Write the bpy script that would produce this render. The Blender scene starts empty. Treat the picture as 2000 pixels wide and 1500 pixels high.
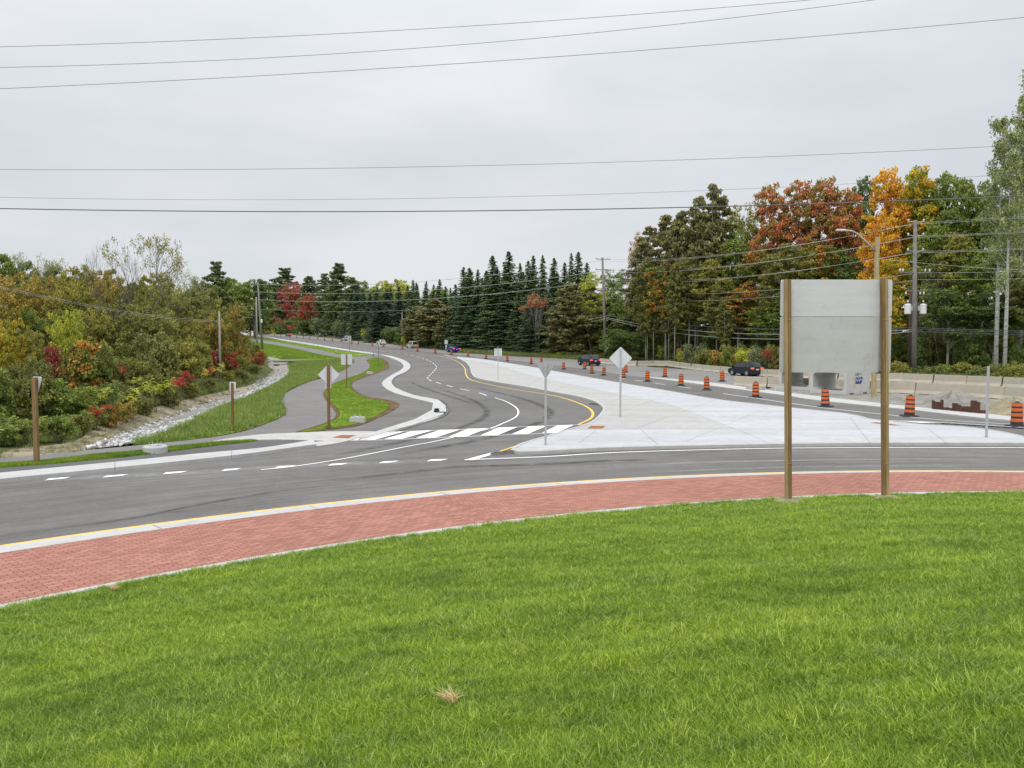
import bpy, bmesh, math, random
import numpy as np
from mathutils import Vector, Matrix, geometry
random.seed(7); RNG = np.random.default_rng(7)
S = bpy.context.scene
COL = S.collection
rad = math.radians

# ------------------------------------------------------------------ camera
EYE = 3.4
F = 1500.0            # focal length in pixels of the 2000 px wide photograph
PITCH = math.atan(72 / F)
cam_d = bpy.data.cameras.new('camera'); cam = bpy.data.objects.new('camera', cam_d); COL.objects.link(cam)
cam_d.sensor_width = 36.0; cam_d.lens = 36.0 * F / 2000.0
cam_d.clip_start = 0.1; cam_d.clip_end = 6000
cam.location = (0, 0, EYE); cam.rotation_euler = (rad(90) - PITCH, 0, 0)
S.camera = cam

# ------------------------------------------------------------------ world: overcast sky
world = bpy.data.worlds.new('World'); S.world = world; world.use_nodes = True
wt = world.node_tree; wt.nodes.clear()
def wn(t, **k):
    n = wt.nodes.new(t)
    for a, b in k.items(): setattr(n, a, b)
    return n
SUN_EL, SUN_AZ = 52, 200
nish = wn('ShaderNodeTexSky', sky_type='NISHITA', sun_disc=False, sun_elevation=rad(SUN_EL), sun_rotation=rad(SUN_AZ))
bg1 = wn('ShaderNodeBackground'); bg1.inputs['Strength'].default_value = 0.05
wt.links.new(nish.outputs[0], bg1.inputs['Color'])
tc = wn('ShaderNodeTexCoord'); sep = wn('ShaderNodeSeparateXYZ'); wt.links.new(tc.outputs['Generated'], sep.inputs[0])
mx = wn('ShaderNodeMath', operation='MAXIMUM'); wt.links.new(sep.outputs['Z'], mx.inputs[0]); mx.inputs[1].default_value = 0
pw = wn('ShaderNodeMath', operation='POWER'); wt.links.new(mx.outputs[0], pw.inputs[0]); pw.inputs[1].default_value = 3.0
ml = wn('ShaderNodeMath', operation='MULTIPLY_ADD'); wt.links.new(pw.outputs[0], ml.inputs[0]); ml.inputs[1].default_value = 2.2; ml.inputs[2].default_value = 0.79
mp = wn('ShaderNodeMapping'); mp.inputs['Scale'].default_value = (1.6, 1.0, 5.5); wt.links.new(tc.outputs['Generated'], mp.inputs[0])
nz = wn('ShaderNodeTexNoise'); nz.inputs['Scale'].default_value = 1.7; nz.inputs['Detail'].default_value = 4; nz.inputs['Roughness'].default_value = 0.5
wt.links.new(mp.outputs[0], nz.inputs['Vector'])
cr = wn('ShaderNodeValToRGB'); cr.color_ramp.elements[0].position = 0.33; cr.color_ramp.elements[0].color = (0.87, 0.915, 0.975, 1)
cr.color_ramp.elements[1].position = 0.68; cr.color_ramp.elements[1].color = (1.04, 1.065, 1.10, 1)
wt.links.new(nz.outputs['Fac'], cr.inputs[0])
bg2 = wn('ShaderNodeBackground'); wt.links.new(cr.outputs[0], bg2.inputs['Color']); wt.links.new(ml.outputs[0], bg2.inputs['Strength'])
ad = wn('ShaderNodeMixShader'); ad.inputs[0].default_value = 0.93
wt.links.new(bg1.outputs[0], ad.inputs[1]); wt.links.new(bg2.outputs[0], ad.inputs[2])
wo = wn('ShaderNodeOutputWorld'); wt.links.new(ad.outputs[0], wo.inputs[0])
# ------------------------------------------------------------------ sun behind cloud
sd = bpy.data.lights.new('sun', 'SUN'); sd.energy = 1.3; sd.angle = rad(25); sd.color = (1.0, 0.97, 0.92)
sun = bpy.data.objects.new('sun', sd); COL.objects.link(sun)
sun.rotation_euler = (rad(90 - SUN_EL), 0, rad(SUN_AZ - 180 - 45))
S.view_settings.view_transform = 'Standard'; S.view_settings.look = 'None'
S.view_settings.exposure = 0.0; S.view_settings.gamma = 1.0; S.view_settings.use_curve_mapping = False
S.cycles.max_bounces = 6; S.cycles.diffuse_bounces = 3; S.cycles.transparent_max_bounces = 8
S.cycles.transmission_bounces = 3

# ------------------------------------------------------------------ terrain functions
_yk = np.array([-300, 60, 105, 122, 141, 177, 209, 241, 290, 370, 450, 600, 900, 3000.])
_zk = np.array([0, 0, 0.02, 0.32, 0.85, 2.2, 3.3, 4.3, 5.7, 8.0, 10.2, 13.2, 17, 17.])
_yy = np.arange(-300, 3000, 1.0); _zz = np.interp(_yy, _yk, _zk)
_k = np.exp(-0.5 * (np.arange(-24, 25) / 8.0) ** 2); _k /= _k.sum()
_zz = np.convolve(np.pad(_zz, 24, mode='edge'), _k, mode='valid')
def base(y): return np.interp(y, _yy, _zz)
CX, CY = 12.7, -9.1                      # centre of the roundabout

cp, sp = math.cos(PITCH), math.sin(PITCH)
def ray(u, v):
    a = (u - 1000) / F; b = -(v - 750) / F
    return np.array([a, cp + b * sp, -sp + b * cp])
def onplane(u, v, z):
    d = ray(u, v); t = (z - EYE) / d[2]
    return np.array([d[0] * t, d[1] * t])
def proj(x, y, z):
    dz = z - EYE; f = y * cp - dz * sp; up = y * sp + dz * cp
    return 1000 + F * x / f, 750 - F * up / f
def hit(u, v, hf):
    d = ray(u, v); t = 2.0; st = 0.5; prev = t
    while t < 1500:
        p = d * t
        if p[2] + EYE < hf(p[0], p[1]): break
        prev = t; t += st; st = 0.3 + t * 0.01
    lo, hi = prev, t
    for _ in range(22):
        m = (lo + hi) / 2; p = d * m
        if p[2] + EYE < hf(p[0], p[1]): hi = m
        else: lo = m
    p = d * hi
    return float(p[0]), float(p[1])
def H0(x, y): return base(y)
# drainage ditch, given by its centre line
_dpx = [(150, 885, .05), (215, 862, .5), (300, 838, .9), (400, 800, 1.1), (475, 768, 1.1), (535, 738, 1.1), (548, 722, 1.0), (545, 709, .8), (530, 701, .5), (515, 693, .15)]
DITCH = []
for u, v, dep in _dpx:
    x, y = hit(u, v, lambda a, b: base(b) - dep); DITCH.append((x, y, dep))
_D = []
for i in range(len(DITCH) - 1):
    for t in np.linspace(0, 1, 12, endpoint=False):
        _D.append([DITCH[i][k] * (1 - t) + DITCH[i + 1][k] * t for k in range(3)])
_D = np.array(_D)
def ditch(x, y):
    if x > 0 or y < 18 or y > 190: return 0.0
    d = np.hypot(_D[:, 0] - x, _D[:, 1] - y); i = int(d.argmin()); dd = d[i]
    w = 3.6
    if dd > w: return 0.0
    return float(_D[i, 2] * 0.5 * (1 + math.cos(math.pi * dd / w)))
def H(x, y): return float(base(y)) - ditch(x, y)

def catmull(pts, n=6, closed=False):
    P = [np.array(p, float) for p in pts]; out = []; m = len(P)
    rng = range(m) if closed else range(m - 1)
    for i in rng:
        if closed: a, b, c, d = P[i - 1], P[i], P[(i + 1) % m], P[(i + 2) % m]
        else: a, b, c, d = P[max(i - 1, 0)], P[i], P[i + 1], P[min(i + 2, m - 1)]
        for t in np.linspace(0, 1, n, endpoint=False):
            out.append(0.5 * ((2 * b) + (-a + c) * t + (2 * a - 5 * b + 4 * c - d) * t * t + (-a + 3 * b - 3 * c + d) * t ** 3))
    if not closed: out.append(P[-1])
    return out
def gpts(px, hf=H0, n=6, closed=False, smooth=True):
    q = catmull(px, n, closed) if smooth else [np.array(p, float) for p in px]
    return [hit(p[0], p[1], hf) for p in q]
def inpoly(x, y, poly):
    P = np.asarray(poly); x1, y1 = P[:, 0], P[:, 1]; x2, y2 = np.roll(x1, -1), np.roll(y1, -1)
    x = np.atleast_1d(x)[:, None]; y = np.atleast_1d(y)[:, None]
    with np.errstate(divide='ignore', invalid='ignore'):
        c = ((y1 > y) != (y2 > y)) & (x < (x2 - x1) * (y - y1) / (y2 - y1) + x1)
    return c.sum(1) % 2 == 1

# ------------------------------------------------------------------ materials
def newmat(name):
    m = bpy.data.materials.new(name); m.use_nodes = True; nt = m.node_tree
    return m, nt, nt.nodes['Principled BSDF']
def node(nt, t, ins=None, **k):
    n = nt.nodes.new(t)
    for a, b in k.items(): setattr(n, a, b)
    if ins:
        for a, b in ins.items(): n.inputs[a].default_value = b
    return n
def ramp(nt, fac, stops):
    r = nt.nodes.new('ShaderNodeValToRGB'); e = r.color_ramp.elements
    while len(e) > 1: e.remove(e[-1])
    e[0].position = stops[0][0]; e[0].color = (*stops[0][1], 1)
    for p, c in stops[1:]:
        k = e.new(p); k.color = (*c, 1)
    nt.links.new(fac, r.inputs[0]); return r.outputs[0]
def mixc(nt, fac, a, b, mode='MIX'):
    n = nt.nodes.new('ShaderNodeMix'); n.data_type = 'RGBA'; n.blend_type = mode
    for s, i in ((fac, 0), (a, 6), (b, 7)):
        if hasattr(s, 'is_linked'): nt.links.new(s, n.inputs[i])
        elif i == 0: n.inputs[0].default_value = s
        else: n.inputs[i].default_value = (*s, 1)
    return n.outputs[2]
def noise(nt, vec, scale, detail=4, rough=0.55, dist=0.0):
    n = node(nt, 'ShaderNodeTexNoise', {'Scale': scale, 'Detail': detail, 'Roughness': rough, 'Distortion': dist})
    if vec is not None: nt.links.new(vec, n.inputs['Vector'])
    return n.outputs['Fac']
def wpos(nt): return node(nt, 'ShaderNodeNewGeometry').outputs['Position']
def opos(nt): return node(nt, 'ShaderNodeTexCoord').outputs['Object']
def bump(nt, bs, h, strength, dist=0.02):
    b = node(nt, 'ShaderNodeBump', {'Strength': strength, 'Distance': dist}); nt.links.new(h, b.inputs['Height'])
    nt.links.new(b.outputs[0], bs.inputs['Normal'])
def mul(c, k): return tuple(x * k for x in c)
_flat = {}
def flat(name, c, rough=0.6, metal=0.0, var=0.12, scale=6.0, world_space=False, bmp=0.0, spec=0.5, emit=None):
    if name in _flat: return _flat[name]
    m, nt, bs = newmat(name)
    v = wpos(nt) if world_space else opos(nt)
    f = noise(nt, v, scale, 5, 0.6)
    nt.links.new(ramp(nt, f, [(0.3, mul(c, 1 - var)), (0.7, mul(c, 1 + var))]), bs.inputs['Base Color'])
    bs.inputs['Roughness'].default_value = rough; bs.inputs['Metallic'].default_value = metal
    bs.inputs['Specular IOR Level'].default_value = spec
    if bmp: bump(nt, bs, noise(nt, v, scale * 6, 4), bmp)
    if emit:
        bs.inputs['Emission Color'].default_value = (*emit[0], 1); bs.inputs['Emission Strength'].default_value = emit[1]
    _flat[name] = m; return m

def asphalt(name, dark, light, ring=False, tint=(1, 1, 1)):
    m, nt, bs = newmat(name); p = wpos(nt)
    big = noise(nt, p, 0.12, 5, 0.6, 0.6); mid = noise(nt, p, 1.1, 5, 0.65); fine = noise(nt, p, 55, 2, 0.6)
    c = ramp(nt, big, [(0.3, dark), (0.7, light)])
    c = mixc(nt, 0.55, c, ramp(nt, mid, [(0.3, (0.40, 0.40, 0.40)), (0.7, (0.60, 0.60, 0.60))]), 'OVERLAY')
    if ring:
        sub = node(nt, 'ShaderNodeVectorMath', operation='SUBTRACT'); nt.links.new(p, sub.inputs[0]); sub.inputs[1].default_value = (CX, CY, 0)
        ln = node(nt, 'ShaderNodeVectorMath', operation='LENGTH'); nt.links.new(sub.outputs[0], ln.inputs[0])
        nn = node(nt, 'ShaderNodeVectorMath', operation='NORMALIZE'); nt.links.new(sub.outputs[0], nn.inputs[0])
        sc = node(nt, 'ShaderNodeVectorMath', operation='SCALE'); nt.links.new(nn.outputs[0], sc.inputs[0]); sc.inputs['Scale'].default_value = 2.2
        cb = node(nt, 'ShaderNodeCombineXYZ'); 
        mm = node(nt, 'ShaderNodeMath', operation='MULTIPLY'); nt.links.new(ln.outputs['Value'], mm.inputs[0]); mm.inputs[1].default_value = 2.1
        nt.links.new(mm.outputs[0], cb.inputs[2])
        ad2 = node(nt, 'ShaderNodeVectorMath', operation='ADD'); nt.links.new(sc.outputs[0], ad2.inputs[0]); nt.links.new(cb.outputs[0], ad2.inputs[1])
        st = noise(nt, ad2.outputs[0], 1.6, 6, 0.7, 0.25)
        # streaks run round the circle, fading out up the approach
        mr = node(nt, 'ShaderNodeMapRange', {'From Min': 41.0, 'From Max': 52.0, 'To Min': 0.75, 'To Max': 0.08}); nt.links.new(ln.outputs['Value'], mr.inputs[0])
        c = mixc(nt, mr.outputs[0], c, ramp(nt, st, [(0.28, (0.27, 0.27, 0.27)), (0.5, (0.5, 0.5, 0.5)), (0.74, (0.70, 0.69, 0.68))]), 'OVERLAY')
    grain = ramp(nt, fine, [(0.25, (0.36, 0.36, 0.36)), (0.5, (0.5, 0.5, 0.5)), (0.78, (0.72, 0.72, 0.72))])
    c = mixc(nt, 0.8, c, grain, 'OVERLAY')
    g2 = noise(nt, p, 9, 4, 0.75); c = mixc(nt, 0.5, c, ramp(nt, g2, [(0.3, (0.38, 0.38, 0.38)), (0.7, (0.62, 0.62, 0.62))]), 'OVERLAY')
    fl = noise(nt, p, 26, 2, 0.5); c = mixc(nt, ramp(nt, fl, [(0.74, (0, 0, 0)), (0.80, (0.6, 0.6, 0.6))]), c, (0.42, 0.41, 0.38))
    c = mixc(nt, 1.0, c, tint, 'MULTIPLY')
    nt.links.new(c, bs.inputs['Base Color']); bs.inputs['Roughness'].default_value = 0.85
    bs.inputs['Specular IOR Level'].default_value = 0.3
    bump(nt, bs, fine, 0.35, 0.01)
    return m
M_road = asphalt('asphalt_road', (0.112, 0.106, 0.100), (0.162, 0.154, 0.143), True)
M_path = asphalt('asphalt_path', (0.145, 0.136, 0.130), (0.19, 0.178, 0.168))
M_old = asphalt('old_lane_asphalt', (0.17, 0.165, 0.155), (0.235, 0.225, 0.21))

def concrete(name, c, var=0.1, stain=0.5):
    m, nt, bs = newmat(name); p = wpos(nt)
    mp = node(nt, 'ShaderNodeMapping'); mp.inputs['Scale'].default_value = (0.25, 1.1, 1); mp.inputs['Rotation'].default_value = (0, 0, 0.25)
    nt.links.new(p, mp.inputs[0])
    a = noise(nt, mp.outputs[0], 0.55, 6, 0.62); b = noise(nt, p, 30, 3, 0.6); d = noise(nt, p, 2.3, 5, 0.7)
    col = ramp(nt, a, [(0.3, mul(c, 1 - var)), (0.72, mul(c, 1 + var))])
    col = mixc(nt, stain, col, ramp(nt, d, [(0.25, (0.40, 0.39, 0.37)), (0.5, (0.5, 0.5, 0.5)), (0.8, (0.56, 0.56, 0.56))]), 'OVERLAY')
    col = mixc(nt, 0.4, col, ramp(nt, b, [(0.3, (0.42, 0.42, 0.42)), (0.7, (0.58, 0.58, 0.58))]), 'OVERLAY')
    nt.links.new(col, bs.inputs['Base Color']); bs.inputs['Roughness'].default_value = 0.85
    bs.inputs['Specular IOR Level'].default_value = 0.3
    bump(nt, bs, b, 0.15, 0.01)
    return m
M_conc = concrete('new_concrete', (0.435, 0.438, 0.445), 0.13, 0.8)
M_conc_b = concrete('older_beige_concrete', (0.395, 0.386, 0.368), 0.13, 0.8)
M_curb = concrete('curb_concrete', (0.445, 0.44, 0.425), 0.08, 0.8)
M_joint = flat('joint_dark', (0.12, 0.115, 0.11), 0.9, world_space=True)
M_paint = flat('white_paint', (0.80, 0.80, 0.80), 0.6, var=0.07, scale=8, world_space=True)
M_yell = flat('yellow_paint', (0.74, 0.47, 0.07), 0.6, var=0.10, scale=6, world_space=True)
M_rust = flat('rust_iron', (0.28, 0.10, 0.035), 0.8, var=0.3, scale=9, world_space=True, bmp=0.3)
M_black = flat('black_rubber', (0.018, 0.018, 0.02), 0.55, var=0.2)
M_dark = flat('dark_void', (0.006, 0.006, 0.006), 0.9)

def earth(name, stops, s1=0.5, s2=9, b=0.6, dist=0.06):
    m, nt, bs = newmat(name); p = wpos(nt)
    a = noise(nt, p, s1, 6, 0.65); f = noise(nt, p, s2, 5, 0.7)
    ad = node(nt, 'ShaderNodeMath', operation='ADD'); nt.links.new(a, ad.inputs[0]); nt.links.new(f, ad.inputs[1])
    hv = node(nt, 'ShaderNodeMath', operation='MULTIPLY'); nt.links.new(ad.outputs[0], hv.inputs[0]); hv.inputs[1].default_value = 0.5
    nt.links.new(ramp(nt, hv.outputs[0], stops), bs.inputs['Base Color']); bs.inputs['Roughness'].default_value = 0.95
    bs.inputs['Specular IOR Level'].default_value = 0.15
    bump(nt, bs, f, b, dist); return m
M_ground = earth('ground_litter', [(0.36, (0.035, 0.045, 0.015)), (0.5, (0.075, 0.095, 0.028)), (0.64, (0.14, 0.12, 0.055))])
M_lawn_base = earth('lawn_soil', [(0.36, (0.035, 0.07, 0.008)), (0.5, (0.07, 0.13, 0.014)), (0.64, (0.11, 0.16, 0.03))])
M_lawn_far = earth('far_lawn', [(0.36, (0.12, 0.20, 0.018)), (0.5, (0.175, 0.27, 0.022)), (0.64, (0.25, 0.33, 0.045))], 0.4, 6)
M_soil = earth('straw_soil', [(0.36, (0.17, 0.14, 0.08)), (0.5, (0.33, 0.285, 0.185)), (0.64, (0.46, 0.40, 0.28))], 0.8, 7, 1.0, 0.15)
M_mud = earth('brown_mulch', [(0.36, (0.06, 0.035, 0.016)), (0.5, (0.13, 0.082, 0.042)), (0.64, (0.22, 0.15, 0.085))], 1.0, 12, 0.9)
M_gravel = earth('gravel_grey', [(0.36, (0.16, 0.148, 0.13)), (0.5, (0.27, 0.252, 0.225)), (0.64, (0.42, 0.40, 0.365))], 0.7, 14, 1.0, 0.08)

# ------------------------------------------------------------------ object helpers
def tag(o, label=None, cat=None, group=None, kind=None):
    if label: o['label'] = label
    if cat: o['category'] = cat
    if group: o['group'] = group
    if kind: o['kind'] = kind
    return o
def link(name, me, mat=None, parent=None):
    o = bpy.data.objects.new(name, me); COL.objects.link(o)
    if mat is not None and len(me.materials) == 0: me.materials.append(mat)
    if parent is not None: o.parent = parent
    return o
def empty(name, loc, rz=0):
    o = bpy.data.objects.new(name, None); COL.objects.link(o); o.location = loc; o.rotation_euler = (0, 0, rz)
    o.empty_display_size = 0.2; return o
def copy_tree(o, parent=None):
    c = o.copy(); COL.objects.link(c); c.parent = parent
    if parent is not None: c.matrix_parent_inverse = o.matrix_parent_inverse
    for ch in list(o.children): copy_tree(ch, c)
    return c
class MB:
    """collects shapes into one mesh"""
    def __init__(s): s.v = []; s.f = []; s.m = []
    def add(s, vs, fs, mi=0):
        n = len(s.v); s.v += [tuple(map(float, p)) for p in vs]; s.f += [tuple(i + n for i in f) for f in fs]; s.m += [mi] * len(fs); return s
    def box(s, c, d, rz=0, top=None, mi=0, rx=0, ry=0):
        """box centred at c, size d; top=(sx,sy) shrinks the upper face"""
        hx, hy, hz = d[0] / 2, d[1] / 2, d[2] / 2; tx, ty = (top or (1, 1))
        vs = [(-hx, -hy, -hz), (hx, -hy, -hz), (hx, hy, -hz), (-hx, hy, -hz), (-hx * tx, -hy * ty, hz), (hx * tx, -hy * ty, hz), (hx * tx, hy * ty, hz), (-hx * tx, hy * ty, hz)]
        R = Matrix.Rotation(rz, 3, 'Z') @ Matrix.Rotation(ry, 3, 'Y') @ Matrix.Rotation(rx, 3, 'X')
        vs = [tuple(R @ Vector(p) + Vector(c)) for p in vs]
        return s.add(vs, [(0, 3, 2, 1), (4, 5, 6, 7), (0, 1, 5, 4), (1, 2, 6, 5), (2, 3, 7, 6), (3, 0, 4, 7)], mi)
    def lathe(s, c, prof, n=16, mi=0):
        """prof: list of (r, z)"""
        vs = []; fs = []
        for r, z in prof:
            for k in range(n):
                a = 2 * math.pi * k / n; vs.append((c[0] + r * math.cos(a), c[1] + r * math.sin(a), c[2] + z))
        for j in range(len(prof) - 1):
            for k in range(n):
                k2 = (k + 1) % n; fs.append((j * n + k, j * n + k2, (j + 1) * n + k2, (j + 1) * n + k))
        fs.append(tuple(range(n - 1, -1, -1))); fs.append(tuple((len(prof) - 1) * n + k for k in range(n)))
        return s.add(vs, fs, mi)
    def tube(s, pts, r, n=6, mi=0, cap=True):
        P = [Vector(p) for p in pts]; rs = r if isinstance(r, (list, tuple)) else [r] * len(P)
        vs = []; fs = []; up = Vector((0, 0, 1)); prevx = None
        for i, p in enumerate(P):
            d = (P[min(i + 1, len(P) - 1)] - P[max(i - 1, 0)])
            if d.length < 1e-9: d = Vector((0, 0, 1))
            d.normalize()
            x = d.cross(up) if prevx is None else prevx - d * prevx.dot(d)
            if x.length < 1e-3: x = d.cross(Vector((1, 0, 0)))
            x.normalize(); prevx = x; y = d.cross(x)
            for k in range(n):
                a = 2 * math.pi * k / n; vs.append(p + (x * math.cos(a) + y * math.sin(a)) * rs[i])
        for j in range(len(P) - 1):
            for k in range(n):
                k2 = (k + 1) % n; fs.append((j * n + k, j * n + k2, (j + 1) * n + k2, (j + 1) * n + k))
        if cap: fs.append(tuple(range(n - 1, -1, -1))); fs.append(tuple((len(P) - 1) * n + k for k in range(n)))
        return s.add(vs, fs, mi)
    def prism(s, poly, z0, z1, mi=0):
        n = len(poly)
        a = sum(poly[i][0] * poly[(i + 1) % n][1] - poly[(i + 1) % n][0] * poly[i][1] for i in range(n))
        if a < 0: poly = poly[::-1]
        vs = [(x, y, z0) for x, y in poly] + [(x, y, z1) for x, y in poly]
        fs = [tuple(range(n - 1, -1, -1)), tuple(range(n, 2 * n))] + [(i, (i + 1) % n, n + (i + 1) % n, n + i) for i in range(n)]
        return s.add(vs, fs, mi)
    def mesh(s, name, mats=(), smooth=False):
        me = bpy.data.meshes.new(name); me.from_pydata(s.v, [], s.f)
        for m in mats: me.materials.append(m)
        if len(mats) > 1: me.polygons.foreach_set('material_index', s.m)
        if smooth: me.polygons.foreach_set('use_smooth', [True] * len(s.f))
        me.update(); return me
    def build(s, name, mat, parent=None, smooth=False):
        mats = mat if isinstance(mat, (list, tuple)) else (mat,)
        return link(name, s.mesh(name, mats, smooth), None, parent)

def np_mesh(name, V, faces_flat, per, attrs=None, smooth=False):
    """V (n,3), faces_flat index array, per = verts per face; attrs {name: per-face float}"""
    me = bpy.data.meshes.new(name); nf = len(faces_flat) // per
    me.vertices.add(len(V)); me.vertices.foreach_set('co', np.asarray(V, np.float32).ravel())
    me.loops.add(nf * per); me.loops.foreach_set('vertex_index', np.asarray(faces_flat, np.int32))
    me.polygons.add(nf); me.polygons.foreach_set('loop_start', np.arange(0, nf * per, per, dtype=np.int32))
    try: me.polygons.foreach_set('loop_total', np.full(nf, per, np.int32))
    except Exception: pass
    if smooth: me.polygons.foreach_set('use_smooth', np.ones(nf, bool))
    me.update(calc_edges=True)
    for k, a in (attrs or {}).items():
        at = me.attributes.new(k, 'FLOAT', 'FACE'); at.data.foreach_set('value', np.asarray(a, np.float32))
    return me

def drape(name, poly, hf, dz, mat, parent=None, skirt=0.0, dens=1.0):
    """sheet over a world XY polygon following hf"""
    P = [tuple(map(float, p)) for p in poly]; A = np.array(P)
    x0, x1, y0, y1 = A[:, 0].min(), A[:, 0].max(), A[:, 1].min(), A[:, 1].max()
    ins = []; y = y0
    while y < y1:
        st = (0.5 + 0.025 * max(y, 0)) * dens
        xs = np.arange(x0 + random.random() * st, x1, st * 1.5)
        if len(xs): ins += [(float(x), float(y)) for x in xs]
        y += st
    if ins:
        q = np.array(ins); k = inpoly(q[:, 0], q[:, 1], P); q = q[k]
        if len(q):
            ok = np.ones(len(q), bool)
            for i in range(0, len(q), 4000):
                d = np.hypot(q[i:i + 4000, 0][:, None] - A[:, 0], q[i:i + 4000, 1][:, None] - A[:, 1]).min(1); ok[i:i + 4000] = d > 0.05
            q = q[ok]
        ins = [tuple(p) for p in q.tolist()]
    vs = [Vector(p) for p in P + ins]; n = len(P)
    r = geometry.delaunay_2d_cdt(vs, [], [list(range(n))], 1, 1e-5)
    V = [(v.x, v.y, hf(v.x, v.y) + dz) for v in r[0]]; Fc = [tuple(f) for f in r[2]]
    me = bpy.data.meshes.new(name)
    if skirt:
        m0 = len(V); k = len(P); V += [(p[0], p[1], hf(p[0], p[1]) + dz) for p in P] + [(p[0], p[1], hf(p[0], p[1]) + dz - skirt) for p in P]
        Fc += [(m0 + i, m0 + (i + 1) % k, m0 + k + (i + 1) % k, m0 + k + i) for i in range(k)]
    me.from_pydata(V, [], Fc)
    bm = bmesh.new(); bm.from_mesh(me)
    for f in bm.faces:
        if f.normal.z < -0.2: f.normal_flip()
    bm.to_mesh(me); bm.free()
    return link(name, me, mat, parent)
def resample(pts, step):
    P = np.array(pts, float); d = np.r_[0, np.cumsum(np.hypot(*np.diff(P, axis=0).T))]
    n = max(2, int(d[-1] / step) + 1); t = np.linspace(0, d[-1], n)
    return np.c_[np.interp(t, d, P[:, 0]), np.interp(t, d, P[:, 1])], d[-1]
def offset(P, w):
    P = np.asarray(P); T = np.gradient(P, axis=0); T /= np.linalg.norm(T, axis=1)[:, None] + 1e-9
    return P + np.c_[-T[:, 1], T[:, 0]] * w
def strip(name, L, R, hf, dz, mat, parent=None, skirt=0.0, mb=None):
    n = len(L); m = mb or MB()
    vs = []
    for a, b in zip(L, R): vs += [(a[0], a[1], hf(*a) + dz), (b[0], b[1], hf(*b) + dz)]
    fs = [(2 * i, 2 * i + 1, 2 * i + 3, 2 * i + 2) for i in range(n - 1)]
    # orient up
    p, q, r = (Vector(vs[k]) for k in fs[0][:3])
    if (q - p).cross(r - p).z < 0: fs = [f[::-1] for f in fs]
    m.add(vs, fs)
    if skirt:
        for E, sgn in ((L, 1), (R, -1)):
            k = [(a[0], a[1], hf(*a) + dz) for a in E] + [(a[0], a[1], hf(*a) + dz - skirt) for a in E]
            m.add(k, [(i, i + 1, n + i + 1, n + i) for i in range(n - 1)])
        for e in (0, -1):
            a, b = L[e], R[e]; za = hf(*a) + dz; zb = hf(*b) + dz
            m.add([(a[0], a[1], za), (b[0], b[1], zb), (b[0], b[1], zb - skirt), (a[0], a[1], za - skirt)], [(0, 1, 2, 3)])
    if mb is None: return m.build(name, mat, parent)
def line(name, px, w, mat, hf=H0, dz=0.012, parent=None, n=8, world_pts=None, step=0.6):
    W = world_pts if world_pts is not None else gpts(px, hf, n)
    P, _ = resample(W, step); return strip(name, offset(P, w / 2), offset(P, -w / 2), hf, dz, mat, parent)
def band(name, Lpx, Rpx, mat, dz, skirt, hf=H0, parent=None, n=8, N=160):
    A = np.array(gpts(Lpx, hf, n)); B = np.array(gpts(Rpx, hf, n))
    def rs(P):
        d = np.r_[0, np.cumsum(np.hypot(*np.diff(P, axis=0).T))]; t = np.linspace(0, d[-1], N)
        return np.c_[np.interp(t, d, P[:, 0]), np.interp(t, d, P[:, 1])]
    return strip(name, rs(A), rs(B), hf, dz, mat, parent, skirt)

# ------------------------------------------------------------------ roundabout rings (polar, from the photographed edges)
def ringfit(px, z):
    th = []; rr = []
    for u, v in px:
        x, y = onplane(u, v, z); th.append(math.atan2(y - CY, x - CX)); rr.append(math.hypot(x - CX, y - CY))
    return np.polyfit(th, rr, 2)
R_grass = ringfit([(0, 1183), (220, 1140), (400, 1105), (540, 1080), (696, 1056), (800, 1041), (970, 1016), (1080, 1004), (1200, 994.5), (1400, 980), (1600, 969.5), (2000, 958)], 0.17)
R_brick = ringfit([(0, 1081), (100, 1064), (200, 1051), (300, 1037), (400, 1023), (600, 996), (800, 973.3), (1000, 954), (1200, 941), (1400, 932), (1600, 926.5), (2000, 922)], 0.06)
R_curb = ringfit([(0, 1069), (200, 1040), (400, 1013.5), (600, 986.5), (800, 966), (1000, 947), (1200, 937.4), (1400, 929), (1600, 924), (2000, 919.8)], 0.016)
TH0, TH1 = math.atan2(8 - CY, -16 - CX), math.atan2(17 - CY, 34 - CX)
def rr(c, th):
    a = np.clip(th, math.atan2(18.5 - CY, 13.5 - CX), math.atan2(9 - CY, -8 - CX)); return np.polyval(c, a)
def zring(x, y):
    """height of island: kerb 0.05, apron rising to 0.17, lawn mound above"""
    th = math.atan2(y - CY, x - CX); r = math.hypot(x - CX, y - CY)
    rb, rg = rr(R_brick, th), rr(R_grass, th)
    if r > rb: return 0.06
    if r > rg: return 0.06 + 0.11 * (rb - r) / (rb - rg)
    s = max(rg - r - 0.30, 0.0)
    q = s * s / (s + 0.7)
    if q > 11: q = 11 + 6 * (1 - math.exp(-(q - 11) / 6))
    und = 0.022 * math.sin(x * 1.3 + 2.0 * math.sin(y * 0.7)) * math.sin(y * 2.6 + 1.5 * math.sin(x * 0.6)) * min(s, 1)
    return 0.17 + 0.158 * q + und
def polar(r, th): return (CX + r * math.cos(th), CY + r * math.sin(th))
ZCAM = zring(0, 0)

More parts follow.
